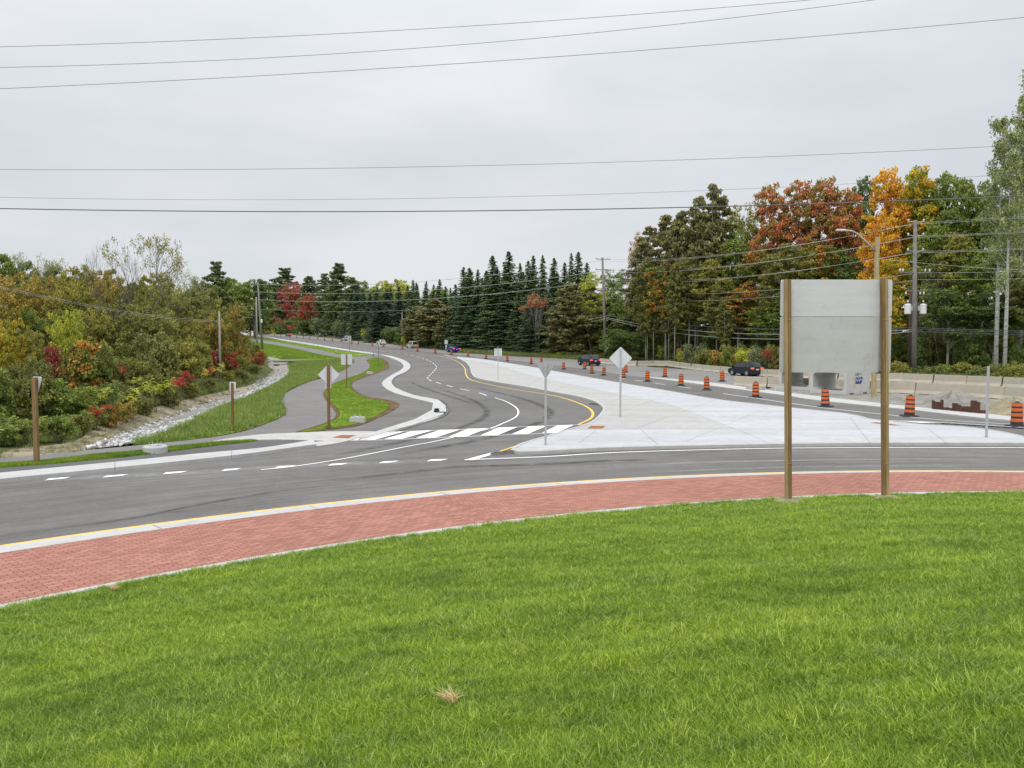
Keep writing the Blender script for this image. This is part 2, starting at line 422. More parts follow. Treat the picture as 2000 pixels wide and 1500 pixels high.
# ------------------------------------------------------------------ ground sheet
def build_ground():
    ys = [-60.0]
    while ys[-1] < 900: ys.append(ys[-1] + (2.0 if ys[-1] < 16 else 0.35 + 0.012 * (ys[-1] - 16)))
    ys += [1100, 1500, 2200, 3200]
    a = np.linspace(-1, 1, 241); a = a * (0.55 + 0.45 * np.abs(a)) * 1.75
    V = []
    for y in ys:
        for k in a:
            x = k * (abs(y) + 22)
            z = H(x, y) - 0.07
            if math.hypot(x - CX, y - CY) < 33: z = -0.10
            V.append((x, y, z))
    nx = len(a); i, j = np.meshgrid(np.arange(len(ys) - 1), np.arange(nx - 1), indexing='ij')
    b = (i * nx + j).ravel(); Fc = np.stack([b, b + 1, b + nx + 1, b + nx], 1).ravel()
    me = np_mesh('ground', np.array(V), Fc, 4, smooth=True); me.materials.append(M_ground)
    tag(link('ground', me), kind='structure')
build_ground()

# ------------------------------------------------------------------ road sheet (all asphalt between path edge, far verge and the island)
path_left = [(-60, 900), (0, 895), (100, 887), (164, 880), (268, 870), (400, 856), (464, 845), (500, 835), (524, 826), (544, 818), (556, 810), (557, 800), (552, 788), (551, 778), (558, 768), (580, 756), (604, 746), (628, 739), (650, 732), (670, 723), (683, 714), (685, 705), (662, 699), (640, 694.5), (612, 689.5), (580, 681.5), (540, 674), (512, 669.5), (483, 664), (462, 660.5)]
path_l = gpts(path_left)
far_verge = [(430, 648.8), (515, 651.5), (590, 655.5), (640, 659.5), (690, 664.5), (720, 668), (753, 671), (790, 676.5), (830, 680), (870, 683.5), (912, 686.5), (982, 691), (1025, 695), (1122, 702)]
far_v = gpts(far_verge)
ringpts = [polar(float(rr(R_curb, t)) + 0.0, t) for t in np.linspace(TH1, TH0, 60)]
roadpoly = path_l + [(-300, 430), (-300, 470)] + far_v + [(17.0, 139), (22.0, 119), (29, 104), (35, 92), (40, 78), (47, 66), (60, 52), (90, 30), (90, 14)] + ringpts + [(-30, 10)]
drape('road', roadpoly, H0, 0.0, M_road, skirt=0.25, dens=1.6)
bpy.data.objects['road']['kind'] = 'structure'

# path: its own sheet 6 mm above
teardrop_l = [(574, 846), (612, 834), (636, 826), (652, 818), (656, 808), (648, 796), (638, 784), (631, 772), (634, 764), (648, 751), (680, 738), (704, 730), (720, 720), (722, 712), (716, 704)]
path_right = [(-60, 912), (0, 907), (72, 903), (200, 888), (272, 882), (320, 876), (400, 867), (430, 861), (470, 854), (530, 849), (574, 846)] + teardrop_l[1:] + [(718, 699), (695, 697), (660, 692), (620, 683), (590, 677), (560, 672), (510, 663.5), (482, 661), (462, 658.5)]
drape('path', path_l + gpts(path_right)[::-1], H0, 0.006, M_path)
bpy.data.objects['path']['kind'] = 'structure'
strip2 = gpts([(-60, 920), (0, 914.5), (120, 905), (280, 889), (400, 874), (496, 862.5), (560, 860), (630, 862.5)]) + gpts([(612, 865), (512, 881), (400, 891.5), (200, 912), (0, 931), (-60, 938)])
drape('paved_shoulder', strip2, H0, 0.010, asphalt('shoulder_asphalt', (0.085, 0.080, 0.080), (0.12, 0.113, 0.11)))
bpy.data.objects['paved_shoulder']['kind'] = 'structure'
# old pale lanes on the far side
oldpoly = far_v[1:] + [(16.6, 138.5), (21.6, 118.5), (28.6, 103.5), (34.6, 91.5), (39.5, 78), (44, 69)] + gpts([(1560, 748), (1480, 757), (1400, 750), (1330, 744), (1270, 738), (1222, 733), (1150, 722), (1080, 713), (1020, 706), (960, 700), (900, 693.5), (840, 687), (790, 681), (730, 674), (660, 666.5), (600, 660.5), (540, 655.5), (515, 653.5)], n=4)
drape('old_lane', oldpoly, H0, 0.006, M_old)
bpy.data.objects['old_lane']['kind'] = 'structure'

# ------------------------------------------------------------------ apron of brick pavers
apron = empty('brick_apron', (CX, CY, 0)); apron['kind'] = 'structure'
def brick_mat():
    m, nt, bs = newmat('red_paver'); p = wpos(nt)
    at = node(nt, 'ShaderNodeAttribute', attribute_name='tint').outputs['Fac']; oi = node(nt, 'ShaderNodeObjectInfo').outputs['Random']
    s = node(nt, 'ShaderNodeMath', operation='ADD'); nt.links.new(at, s.inputs[0]); nt.links.new(oi, s.inputs[1])
    fr = node(nt, 'ShaderNodeMath', operation='FRACT'); nt.links.new(s.outputs[0], fr.inputs[0])
    c = ramp(nt, fr.outputs[0], [(0, (0.30, 0.137, 0.104)), (0.5, (0.35, 0.160, 0.120)), (1, (0.41, 0.195, 0.150))])
    big = noise(nt, p, 0.35, 5, 0.6); f = noise(nt, p, 70, 2)
    c = mixc(nt, 0.3, c, ramp(nt, big, [(0.3, (0.40, 0.40, 0.40)), (0.7, (0.60, 0.60, 0.58))]), 'OVERLAY')
    c = mixc(nt, 0.35, c, ramp(nt, f, [(0.3, (0.4, 0.4, 0.4)), (0.7, (0.6, 0.6, 0.6))]), 'OVERLAY')
    nt.links.new(c, bs.inputs['Base Color']); bs.inputs['Roughness'].default_value = 0.9; bs.inputs['Specular IOR Level'].default_value = 0.2
    bump(nt, bs, f, 0.3, 0.005); return m
M_brick = brick_mat()
def clip(poly, nx, ny, d):
    out = []
    for i in range(len(poly)):
        a, b = poly[i], poly[(i + 1) % len(poly)]; da = a[0] * nx + a[1] * ny - d; db = b[0] * nx + b[1] * ny - d
        if da >= 0: out.append(a)
        if da * db < 0:
            t = da / (da - db); out.append((a[0] + (b[0] - a[0]) * t, a[1] + (b[1] - a[1]) * t))
    return out
def build_apron():
    bl, bw, g = 0.20, 0.10, 0.010
    cands = []; SEC = rad(34); t_b = math.atan2(onplane(915, 989, 0.12)[1] - CY, onplane(915, 989, 0.12)[0] - CX)
    ks = range(-3, 4)
    for k in ks:
        ta, tb = t_b + k * SEC, t_b + (k + 1) * SEC; tm = (ta + tb) / 2
        if tb < rad(35) or ta > rad(172): continue
        er = np.array([math.cos(tm), math.sin(tm)]); et = np.array([-er[1], er[0]])
        for i in range(-10, 80):
            r = 24 + i * bw
            for j in range(-60, 60):
                t = (j + 0.5 * (i % 2)) * bl
                c = er * r + et * t; rc = math.hypot(*c); th = math.atan2(c[1], c[0])
                if th < rad(38) or th > rad(160) or abs(th - tm) > SEC / 2 + 0.02: continue
                rb, rg = float(rr(R_brick, th)), float(rr(R_grass, th))
                if rc > rb + 0.06 or rc < rg - 0.06: continue
                P = [c + er * a * (bw / 2 - g / 2) + et * b * (bl / 2 - g / 2) for a, b in ((-1, -1), (1, -1), (1, 1), (-1, 1))]
                P = [(p[0], p[1]) for p in P]; n0 = len(P)
                Q = clip(P, -math.sin(ta), math.cos(ta), 0.003); Q = clip(Q, math.sin(tb), -math.cos(tb), 0.003) if len(Q) > 2 else Q
                if len(Q) < 3: continue
                full = len(Q) == 4 and all(abs(Q[a][0] - P[a][0]) < 1e-6 and abs(Q[a][1] - P[a][1]) < 1e-6 for a in range(4))
                x, y = c[0] + CX, c[1] + CY
                cands.append((math.hypot(x, y), Q, full, x, y, tm))
    vis = [c for c in cands if c[2] and 20 < proj(c[3], c[4], 0.12)[0] < 1980]
    vis.sort(key=lambda c: c[0]); near = set(id(c) for c in vis[:300])
    me1 = MB().box((0, 0, -0.02), (bw - g, bl - g, 0.04), top=(0.97, 0.985)).mesh('brick', (M_brick,))
    at = me1.attributes.new('tint', 'FLOAT', 'FACE'); at.data.foreach_set('value', [0.0] * len(me1.polygons))
    V = []; Fc = []; tint = []
    for c in cands:
        dz = random.uniform(-0.0015, 0.0015)
        if id(c) in near:
            o = link('brick', me1, None, apron); o.location = (c[3] - CX, c[4] - CY, zring(c[3], c[4]) + dz); o.rotation_euler = (0, 0.027, c[5])
        else:
            Q = c[1]; n = len(V); k = len(Q); tt = random.random()
            for qx, qy in Q: V.append((qx, qy, zring(qx + CX, qy + CY) + dz))
            for qx, qy in Q: V.append((qx, qy, zring(qx + CX, qy + CY) - 0.04))
            Fc.append(tuple(n + i for i in range(k))); tint.append(tt)
            for i in range(k): Fc.append((n + k + i, n + k + (i + 1) % k, n + (i + 1) % k, n + i)); tint.append(tt)
    me = bpy.data.meshes.new('bricks'); me.from_pydata(V, [], Fc)
    at = me.attributes.new('tint', 'FLOAT', 'FACE'); at.data.foreach_set('value', tint)
    me.materials.append(M_brick); o = link('brick_field', me, None, apron); o['kind'] = 'stuff'
    # bedding sand under the joints
    th = np.linspace(rad(36), rad(162), 140)
    L = [(math.cos(t) * (float(rr(R_brick, t)) + .15), math.sin(t) * (float(rr(R_brick, t)) + .15)) for t in th]
    R = [(math.cos(t) * (float(rr(R_grass, t)) - .15), math.sin(t) * (float(rr(R_grass, t)) - .15)) for t in th]
    vs = []; N = 8
    for a, b in zip(L, R):
        for q in range(N + 1):
            x = a[0] + (b[0] - a[0]) * q / N; y = a[1] + (b[1] - a[1]) * q / N; vs.append((x, y, zring(x + CX, y + CY) - 0.009))
    fs = [(i * (N + 1) + q, (i + 1) * (N + 1) + q, (i + 1) * (N + 1) + q + 1, i * (N + 1) + q + 1) for i in range(len(th) - 1) for q in range(N)]
    MB().add(vs, fs).build('bedding', flat('bedding_red', (0.085, 0.032, 0.026), 0.95, world_space=True), apron)
build_apron()
def ring_strip(name, c, o0, o1, mat, z0, z1, parent=None, n=220, a0=36, a1=162, skirt=0.12, jit=0.0):
    th = np.linspace(rad(a0), rad(a1), n)
    A = [polar(float(rr(c, t)) + o0, t) for t in th]; B = [polar(float(rr(c, t)) + o1, t) for t in th]
    m = MB(); vs = []
    for a, b in zip(A, B): vs += [(a[0], a[1], z0), (b[0], b[1], z1)]
    m.add(vs, [(2 * i, 2 * i + 1, 2 * i + 3, 2 * i + 2) for i in range(n - 1)])
    if skirt:
        for E, z in ((A, z0), (B, z1)):
            k = [(p[0], p[1], z) for p in E] + [(p[0], p[1], z - skirt) for p in E]; m.add(k, [(i, i + 1, n + i + 1, n + i) for i in range(n - 1)])
    return m.build(name, mat, parent)
_w = float(rr(R_curb, rad(80)) - rr(R_brick, rad(80)))
def curb_ring():
    """poured apron kerb in lengths with joints between them"""
    root = empty('apron_kerb', (CX, CY, 0)); root['kind'] = 'structure'
    a = rad(38)
    while a < rad(160):
        b = a + 3.0 / 30
        th = np.linspace(a + 0.0004, b - 0.0004, 10); m = MB(); vs = []
        for t in th:
            r0 = float(rr(R_brick, t)) + 0.004; r1 = float(rr(R_curb, t))
            for r, z in ((r0, -0.1), (r0, 0.066), (r1 - 0.04, 0.030), (r1, 0.014), (r1, -0.1)): vs.append((r * math.cos(t), r * math.sin(t), z))
        m.add(vs, [(5 * i + q, 5 * i + q + 1, 5 * i + q + 6, 5 * i + q + 5) for i in range(9) for q in range(4)] + [(4, 3, 2, 1, 0), (45, 46, 47, 48, 49)])
        m.build('kerb_length', M_curb, root); a = b
curb_ring()
ring_strip('apron_header', R_grass, -0.34, 0.02, M_curb, 0.176, 0.172)['kind'] = 'structure'
ring_strip('yellow_edge_line', R_curb, 0.035, 0.155, M_yell, 0.010, 0.010, skirt=0)['kind'] = 'structure'

# ------------------------------------------------------------------ lawn mound
def lawn():
    V = []; rs = np.r_[np.linspace(0, 1, 46)]; th = np.linspace(rad(20), rad(185), 140)
    for t in th:
        rg = float(rr(R_grass, t)) - 0.28
        for q in rs:
            r = rg * q; x, y = polar(r, t); V.append((x, y, zring(x, y) + (0.0 if q < 1 else -0.03)))
    n = len(rs); i, j = np.meshgrid(np.arange(len(th) - 1), np.arange(n - 1), indexing='ij'); b = (i * n + j).ravel()
    me = np_mesh('lawn', np.array(V), np.stack([b, b + 1, b + n + 1, b + n], 1).ravel(), 4, smooth=True); me.materials.append(M_lawn_base)
    link('lawn', me)['kind'] = 'structure'
lawn()

# ------------------------------------------------------------------ concrete median island
def shrink(poly, w):
    P = np.array(poly); A = 0.5 * np.sum(P[:, 0] * np.roll(P[:, 1], -1) - np.roll(P[:, 0], -1) * P[:, 1]); s = 1 if A > 0 else -1
    T = np.roll(P, -1, 0) - np.roll(P, 1, 0); T /= np.linalg.norm(T, axis=1)[:, None] + 1e-9
    return P + np.c_[-T[:, 1], T[:, 0]] * (s * w)
def shrink_(poly, w):
    P = np.array(poly); keep = [0]
    for i in range(1, len(P)):
        if np.hypot(*(P[i] - P[keep[-1]])) > 0.45: keep.append(i)
    return shrink(P[keep], w)
isl_top = [(866, 694), (900, 698.5), (950, 703.7), (1050, 720), (1082, 726), (1200, 747.8), (1300, 765), (1400, 783), (1500, 795), (1600, 806), (1630, 809), (1660, 813), (1688, 819), (1704, 823.5), (1760, 829.5), (1800, 833.6), (1876, 838), (1920, 843), (1970, 851), (2040, 868)]
isl_bot = [(2040, 872), (2000, 871), (1800, 870.5), (1600, 871.6), (1400, 875), (1200, 879.5), (1056, 887), (1005, 889.5)]
isl_left = [(997, 884), (1012, 874), (1040, 865), (1080, 853), (1100, 846), (1124, 840), (1150, 830), (1166, 818), (1177, 803), (1172, 794), (1158, 785.5), (1125, 776), (1087, 769), (1025, 757), (975, 749), (932, 740), (921, 731.5), (918, 720), (910, 709), (895, 701)]
islpoly = gpts(isl_top) + gpts(isl_bot) + gpts(isl_left)
med = drape('median', [tuple(p) for p in shrink_(islpoly, 0.08)], H0, 0.105, M_joint, skirt=0.2); med['kind'] = 'structure'
# kerb round the island, then panels inside with open joints
ip = np.array(islpoly); keep = [0]
for i in range(1, len(ip)):
    if np.hypot(*(ip[i] - ip[keep[-1]])) > 0.45: keep.append(i)
ip = ip[keep]; inner = shrink(ip, 0.17)
kerb = MB(); n = len(ip)
vs = [(p[0], p[1], H0(*p) - 0.1) for p in ip] + [(p[0], p[1], H0(*p) + 0.10) for p in ip] + [(*(p * 0.8 + q * 0.2), H0(*p) + 0.132) for p, q in zip(ip, inner)] + [(q[0], q[1], H0(*q) + 0.135) for q in inner]
kerb.add(vs, [(k * n + i, k * n + (i + 1) % n, (k + 1) * n + (i + 1) % n, (k + 1) * n + i) for k in range(3) for i in range(n)])
kerb.build('kerb', M_curb, med)
jA = [(895, 701.5), (930, 705), (967, 712), (1050, 736), (1137, 755), (1200, 768), (1290, 786), (1340, 801), (1400, 824), (1440, 839), (1500, 864.5)]
# heights of the slab top are about 0.13 above road
def Hs(x, y): return float(base(y)) + 0.13
def g13(px, n=6): return gpts(px, Hs, n)
A_up = g13(jA)
def panel(poly, mat, nm='concrete_panel', w=0.009):
    P = shrink(np.array(poly), w); drape(nm, [tuple(p) for p in P], H0, 0.130, mat, med, skirt=0.02)
inn = [tuple(p) for p in inner]
def near_idx(pt):
    d = [math.hypot(p[0] - pt[0], p[1] - pt[1]) for p in inn]; return int(np.argmin(d))
def arc(a, b):
    """inner outline from point a to b in index order"""
    i, j = near_idx(a), near_idx(b)
    return inn[i:j + 1] if i <= j else inn[i:] + inn[:j + 1]
pA0, pA1 = A_up[0], A_up[-1]
tipf = hit(866, 694, Hs)
# white side: outline from the far tip along the right road to the foot of joint A
w_side = arc(hit(880, 696.5, Hs), hit(1504, 872, Hs)) + A_up[::-1]
# split the white side with cross joints
def halfplanes(poly, cuts):
    """cut polygon into pieces by lines (p,q)"""
    pcs = [[tuple(p) for p in poly]]
    for p, q in cuts:
        nx, ny = -(q[1] - p[1]), q[0] - p[0]; l = math.hypot(nx, ny); nx /= l; ny /= l; d = nx * p[0] + ny * p[1]; out = []
        for c in pcs:
            a = clip(c, nx, ny, d); b = clip(c, -nx, -ny, -d)
            out += [x for x in (a, b) if len(x) > 2 and abs(area(x)) > 0.3]
        pcs = out
    return pcs
def area(P): return 0.5 * sum(P[i][0] * P[(i + 1) % len(P)][1] - P[(i + 1) % len(P)][0] * P[i][1] for i in range(len(P)))
def dedupe(P, e=0.03):
    o = [P[0]]
    for p in P[1:]:
        if math.hypot(p[0] - o[-1][0], p[1] - o[-1][1]) > e: o.append(p)
    if math.hypot(o[0][0] - o[-1][0], o[0][1] - o[-1][1]) < e: o.pop()
    return o
wcuts = [(hit(1100, 728, Hs), hit(1070, 742, Hs))]
def safe_panels(poly, cuts, mat):
    for c in halfplanes(poly, cuts):
        try: panel(dedupe(c), mat)
        except Exception as e: print('panel', e)
safe_panels(dedupe(w_side), wcuts, M_conc)
b_side = A_up + arc(hit(1496, 872, Hs), hit(897, 702, Hs))
lo = (hit(1124, 839.5, Hs), hit(1438, 838, Hs))
pcs = halfplanes(dedupe(b_side), [lo])
pcs.sort(key=lambda c: np.mean([p[1] for p in c]))
for k, c in enumerate(pcs):
    cy = proj(np.mean([p[0] for p in c]), np.mean([p[1] for p in c]), 0.13)[1]
    if k == 0:
        for d in halfplanes(c, [(hit(1250, 838, Hs), hit(1288, 871, Hs))]): panel(dedupe(d), M_conc)
    else:
        for d in halfplanes(c, [(hit(1020, 757, Hs), hit(1060, 738, Hs))]): panel(dedupe(d), M_conc_b)

# ------------------------------------------------------------------ kerb and gutter of the approach road (left side)
SL = [(440, 651.8), (512, 656.5), (560, 664), (620, 673.2), (680, 683), (730, 690), (750, 695), (770, 702), (784, 709), (788, 717), (780, 725), (760, 736), (746, 748), (749, 756), (760, 764), (780, 772), (804, 778), (828, 780), (840, 783), (847, 790), (846, 798), (838, 808), (820, 817), (800, 824), (770, 833), (750, 840), (730, 846)]
SR = [(440, 652.4), (512, 657.2), (560, 665.2), (620, 674.6), (680, 684.4), (730, 691), (750, 693.5), (770, 697), (790, 704), (800, 711), (801, 719), (792, 727), (774, 735), (765, 744), (766, 751), (776, 760), (796, 768), (820, 776), (844, 778), (860, 784), (870, 793), (873, 801), (870, 807), (858, 815), (830, 825), (796, 835), (760, 846), (730, 855), (700, 860)]
gut = band('gutter_kerb', SL, SR, M_curb, 0.05, 0.1, N=300); gut['kind'] = 'structure'
W = gpts(SR); P, _ = resample(W[30:], 0.5)
strip('white_edge_line', offset(P, -0.16), offset(P, -0.06), H0, 0.012, M_paint)['kind'] = 'structure'
P2, _ = resample(W[38:], 0.5)
strip('gutter_joint', offset(P2, 0.10), offset(P2, 0.16), H0, 0.056, M_joint, gut)
W0 = gpts([(440, 652.8), (512, 657.8), (560, 665.8), (620, 675.2), (680, 684.6), (730, 691.2)])
line('white_edge_line', None, 0.45, M_paint, world_pts=W0)['kind'] = 'structure'
def kerb_lengths(name, Lpx, Rpx, mat, dz, seg=3.0, gap=0.012, hf=H0):
    root = empty(name, (0, 0, 0)); root['kind'] = 'structure'
    A = np.array(gpts(Lpx, hf, 10)); B = np.array(gpts(Rpx, hf, 10)); out = []
    def prm(P): d = np.r_[0, np.cumsum(np.hypot(*np.diff(P, axis=0).T))]; return d
    da, db = prm(A), prm(B); N = max(1, round(da[-1] / seg))
    for k in range(N):
        t = np.linspace(k / N + gap / da[-1] / 2, (k + 1) / N - gap / da[-1] / 2, 8)
        L = np.c_[np.interp(t * da[-1], da, A[:, 0]), np.interp(t * da[-1], da, A[:, 1])]; R = np.c_[np.interp(t * db[-1], db, B[:, 0]), np.interp(t * db[-1], db, B[:, 1])]
        strip('kerb_length', L, R, hf, dz, mat, root, skirt=dz + 0.05)
    return root
kerb_lengths('left_kerb', [(-60, 937), (0, 930.5), (200, 911), (400, 890.5), (512, 880), (612, 864)], [(-60, 950), (0, 943), (200, 922.5), (400, 901.8), (512, 888), (617, 873)], M_curb, 0.10)
# sidewalk ramp with rusty tactile plate
ramp_p = gpts([(406, 864.5), (456, 856), (512, 849.6), (566, 847), (636, 844), (700, 843.5), (736, 844)]) + gpts([(722, 850), (700, 857), (660, 866.5), (618, 873)]) + gpts([(613, 864.5), (632, 862.5), (540, 859.6), (456, 863), (406, 865.2)], n=3)
drape('sidewalk_ramp', dedupe(ramp_p), H0, 0.03, concrete('ramp_concrete', (0.435, 0.42, 0.395), 0.08, 0.8), skirt=0.08)['kind'] = 'structure'
kerb_lengths('far_kerb', [(1262, 736.5), (1400, 750), (1520, 766), (1600, 776), (1724, 790), (1784, 796.4), (1920, 810), (1976, 816), (2080, 828)], [(1262, 737.5), (1400, 756), (1530, 773.5), (1600, 784), (1724, 797), (1784, 803), (1920, 819), (1976, 823.5), (2080, 837)], M_curb, 0.07, 6.0)
# tactile plates: iron plate with rows of domes
def plate(name, px, z, label):
    W = [np.array(hit(u, v, lambda a, b: base(b) + z)) for u, v in px]
    c = sum(W) / 4; root = empty(name, (c[0], c[1], H0(*c) + z)); tag(root, label, 'tactile plate', 'rust coloured tactile plates')
    L = [w - c for w in W]; m = MB().prism([tuple(l) for l in L], 0.0, 0.008); m.build('plate', M_rust, root)
    m = MB()
    for i in range(1, 8):
        for j in range(1, 12):
            a = L[0] * (1 - j / 12) + L[1] * (j / 12); b = L[3] * (1 - j / 12) + L[2] * (j / 12); p = a * (1 - i / 8) + b * (i / 8)
            m.box((p[0], p[1], 0.011), (0.035, 0.035, 0.006), top=(0.6, 0.6))
    m.build('domes', M_rust, root)['kind'] = 'stuff'
plate('tactile_plate', [(1147.5, 837), (1154, 832), (1182.5, 832), (1176, 837)], 0.131, 'rust orange tactile plate set in the median beside the crosswalk end')
plate('tactile_plate', [(650, 854.5), (666, 850), (694, 850), (680, 856)], 0.032, 'rust orange tactile plate in the pale sidewalk ramp, left end of the crosswalk')
plate('tactile_plate', [(1700, 825.5), (1712, 825), (1762, 831), (1740, 830.5)], 0.131, 'thin rust tactile plate seen behind the right wooden sign post')

# ------------------------------------------------------------------ painted markings
def quad(name, px, mat=M_paint, dz=0.014, hf=H0):
    W = [hit(u, v, hf) for u, v in px]; N = 6; m = MB(); vs = []
    for i in range(N + 1):
        t = i / N
        for a, b in ((W[0], W[1]), (W[3], W[2])): x = a[0] + (b[0] - a[0]) * t; y = a[1] + (b[1] - a[1]) * t; vs.append((x, y, hf(x, y) + dz))
    fs = [(2 * i, 2 * i + 2, 2 * i + 3, 2 * i + 1) for i in range(N)]
    p, q, r = (Vector(vs[k]) for k in fs[0][:3])
    if (q - p).cross(r - p).z < 0: fs = [f[::-1] for f in fs]
    return m.add(vs, fs).build(name, mat)
cw = empty('crosswalk', (0, 0, 0)); cw['kind'] = 'structure'
for t0, t1, tv, b0, b1, bv in ((750, 788, 844.5, 688, 732, 860), (806, 844, 842.3, 750, 786, 858), (860, 899, 840.2, 812, 850, 856), (914, 952, 838, 876, 911, 853.8), (974, 1010, 835.6, 938, 972, 851), (1034, 1068, 833.2, 1000, 1032, 848.2), (1090, 1122, 831, 1058, 1087, 846)):
    quad('crosswalk_stripe', [(b0, bv), (b1, bv - .6), (t1, tv - .8), (t0, tv)]).parent = cw
line('crosswalk_line', [(735, 845.2), (850, 841), (950, 837.6), (1050, 832.6), (1140, 829.8)], 0.10, M_paint, parent=cw)
line('crosswalk_line', [(684, 861), (760, 859.4), (850, 855.5), (950, 851.5), (1030, 848.4), (1096, 845.6)], 0.10, M_paint, parent=cw)
cw2 = empty('crosswalk', (0, 0, 0)); cw2['kind'] = 'structure'
for k in range(6):
    u = 1752 + k * 40; v = 823.3 + k * 2.6
    quad('crosswalk_stripe', [(u, v), (u + 175, v + 10.5), (u + 215, v + 11.2), (u + 46, v + 0.7)]).parent = cw2
line('crosswalk_line', [(1700, 822), (1780, 822.6), (1900, 829), (2040, 838)], 0.12, M_paint, parent=cw2)
for a, b in (((88, 938), (132, 933.6)), ((200, 932.6), (245, 928)), ((317, 926), (361, 921.8)), ((432, 919.6), (466, 916.6)), ((536, 914), (572, 910.8)), ((640, 909.2), (675, 906.2)), ((740, 904.6), (774, 901.8)), ((833, 900.8), (869, 898.2))):
    (u0, v0), (u1, v1) = a, b
    quad('yield_dash', [(u0, v0 + 1.2), (u1 - 6, v1 + 2.0), (u1 + 6, v1 - 1.2), (u0 + 8, v0 - 2.6)])['kind'] = 'structure'
line('approach_lane_line', [(966, 777), (987, 784), (1005, 794), (1012.5, 804), (1007, 815), (985, 826), (950, 839), (850, 862.5), (800, 871.6), (680, 895), (574, 911.5), (510, 918)], 0.09, M_paint)['kind'] = 'structure'
def dashes(px, w, d, g, name='lane_dash', start=0.0):
    P, Ln = resample(gpts(px, n=8), 0.25); s = start
    while s + d < Ln:
        i, j = int(s / 0.25), int((s + d) / 0.25); q = P[i:j + 1]
        if len(q) > 2: strip(name, offset(q, w / 2), offset(q, -w / 2), H0, 0.014, M_paint)['kind'] = 'structure'
        s += d + g
    return
dashes([(955, 774.5), (936, 768), (892, 758), (870, 752), (854, 747.5), (840, 743), (835, 739), (839, 733.5), (848, 724.5), (852.5, 717), (848, 711), (837, 704.5), (825, 699.8), (810, 695.7), (792, 692), (772, 689), (748, 686), (728, 683), (707, 680.5), (689, 678), (673, 676), (655, 673.6), (640, 671.5), (628, 669.5), (617, 668), (604, 666.5), (590, 665), (560, 661.5), (520, 656.5)], 0.12, 3.0, 3.0, start=1.0)
dashes([(1207, 737.6), (1260, 745.6), (1316, 754), (1380, 763.2)], 0.14, 3.0, 3.4, start=0.2)
line('lane_line', [(1412, 769), (1500, 781.5), (1600, 795.8), (1724, 809.4), (1820, 819), (1900, 824.5), (1980, 829)], 0.13, M_paint)['kind'] = 'structure'
YL = [(750, 684.6), (800, 689), (850, 694.5), (875, 698.8), (897, 708.6), (908, 719.5), (910, 731), (919, 741.5), (950, 750), (1000, 760), (1062, 769.5), (1100, 777.5), (1132, 788.5), (1150, 797.5), (1158, 807.5), (1153, 818), (1130, 829.5)]
line('yellow_line', YL, 0.14, M_yell)['kind'] = 'structure'
line('yellow_line', [(1092, 846.3), (1050, 858.5), (1010, 871), (967, 885.4)], 0.10, M_yell)['kind'] = 'structure'
quad('white_chevron', [(906, 899.5), (925, 899.5), (975, 884.5), (962, 884)])['kind'] = 'structure'
line('white_edge_line', [(908, 898.6), (1000, 895.2), (1080, 891.8), (1200, 884.4), (1400, 878.4), (1600, 875.2), (2000, 875), (2080, 876)], 0.13, M_paint, n=5)['kind'] = 'structure'
line('road_seam', [(1040, 890.5), (1200, 881.8), (1400, 876.8), (1600, 873.4), (2000, 873), (2080, 874)], 0.12, M_joint, dz=0.008)['kind'] = 'structure'

def film(name, c, amount, scale, stretch=(1, 1, 1)):
    m, nt, bs = newmat(name); f = noise(nt, wpos(nt), scale, 5, 0.7); bs.inputs['Base Color'].default_value = (*c, 1); bs.inputs['Roughness'].default_value = 0.9
    at = node(nt, 'ShaderNodeAttribute', attribute_name='edge').outputs['Fac']
    a = ramp(nt, f, [(0.35, (0, 0, 0)), (0.7, (amount,) * 3)]); mm = node(nt, 'ShaderNodeMath', operation='MULTIPLY'); nt.links.new(a, mm.inputs[0]); nt.links.new(at, mm.inputs[1])
    tr = node(nt, 'ShaderNodeBsdfTransparent'); mxs = node(nt, 'ShaderNodeMixShader'); nt.links.new(mm.outputs[0], mxs.inputs[0]); nt.links.new(tr.outputs[0], mxs.inputs[1]); nt.links.new(bs.outputs[0], mxs.inputs[2])
    nt.links.new(mxs.outputs[0], nt.nodes['Material Output'].inputs[0]); return m
M_dust = film('road_dust', (0.42, 0.42, 0.42), 0.55, 1.6); M_scuff = film('tyre_scuff', (0.035, 0.034, 0.034), 0.75, 1.2)
def smear(name, px, w, mat, dz):
    P, _ = resample(gpts(px, n=8), 0.3); N = len(P); cols = [(-1, 0), (-.5, .7), (0, 1), (.5, .7), (1, 0)]; vs = []; ed = []
    E = [offset(P, w / 2 * k) for k, _e in cols]
    for i in range(N):
        fade = min(1, i / 8, (N - 1 - i) / 8)
        for j, (k, e) in enumerate(cols): x, y = E[j][i]; vs.append((x, y, H0(x, y) + dz)); ed.append(e * fade)
    o = MB().add(vs, [(5 * i + j, 5 * i + j + 1, 5 * i + j + 6, 5 * i + j + 5) for i in range(N - 1) for j in range(4)]).build(name, mat)
    a = o.data.attributes.new('edge', 'FLOAT', 'POINT'); a.data.foreach_set('value', ed); o['kind'] = 'structure'
smear('road_dust', [(-20, 948), (110, 937), (224, 931), (340, 925), (450, 919), (555, 912), (660, 907), (760, 904), (900, 900)], 0.9, M_dust, 0.008)
smear('road_dust', [(768, 716), (800, 713), (830, 712.5)], 2.2, M_dust, 0.008)
smear('tyre_scuff', [(20, 1056), (60, 1044), (110, 1034), (250, 1014), (400, 984), (560, 958), (700, 944)], 0.22, M_scuff, 0.008)
smear('tyre_scuff', [(640, 940), (780, 925), (900, 912), (1040, 908), (1200, 900), (1330, 899)], 0.5, M_scuff, 0.008)
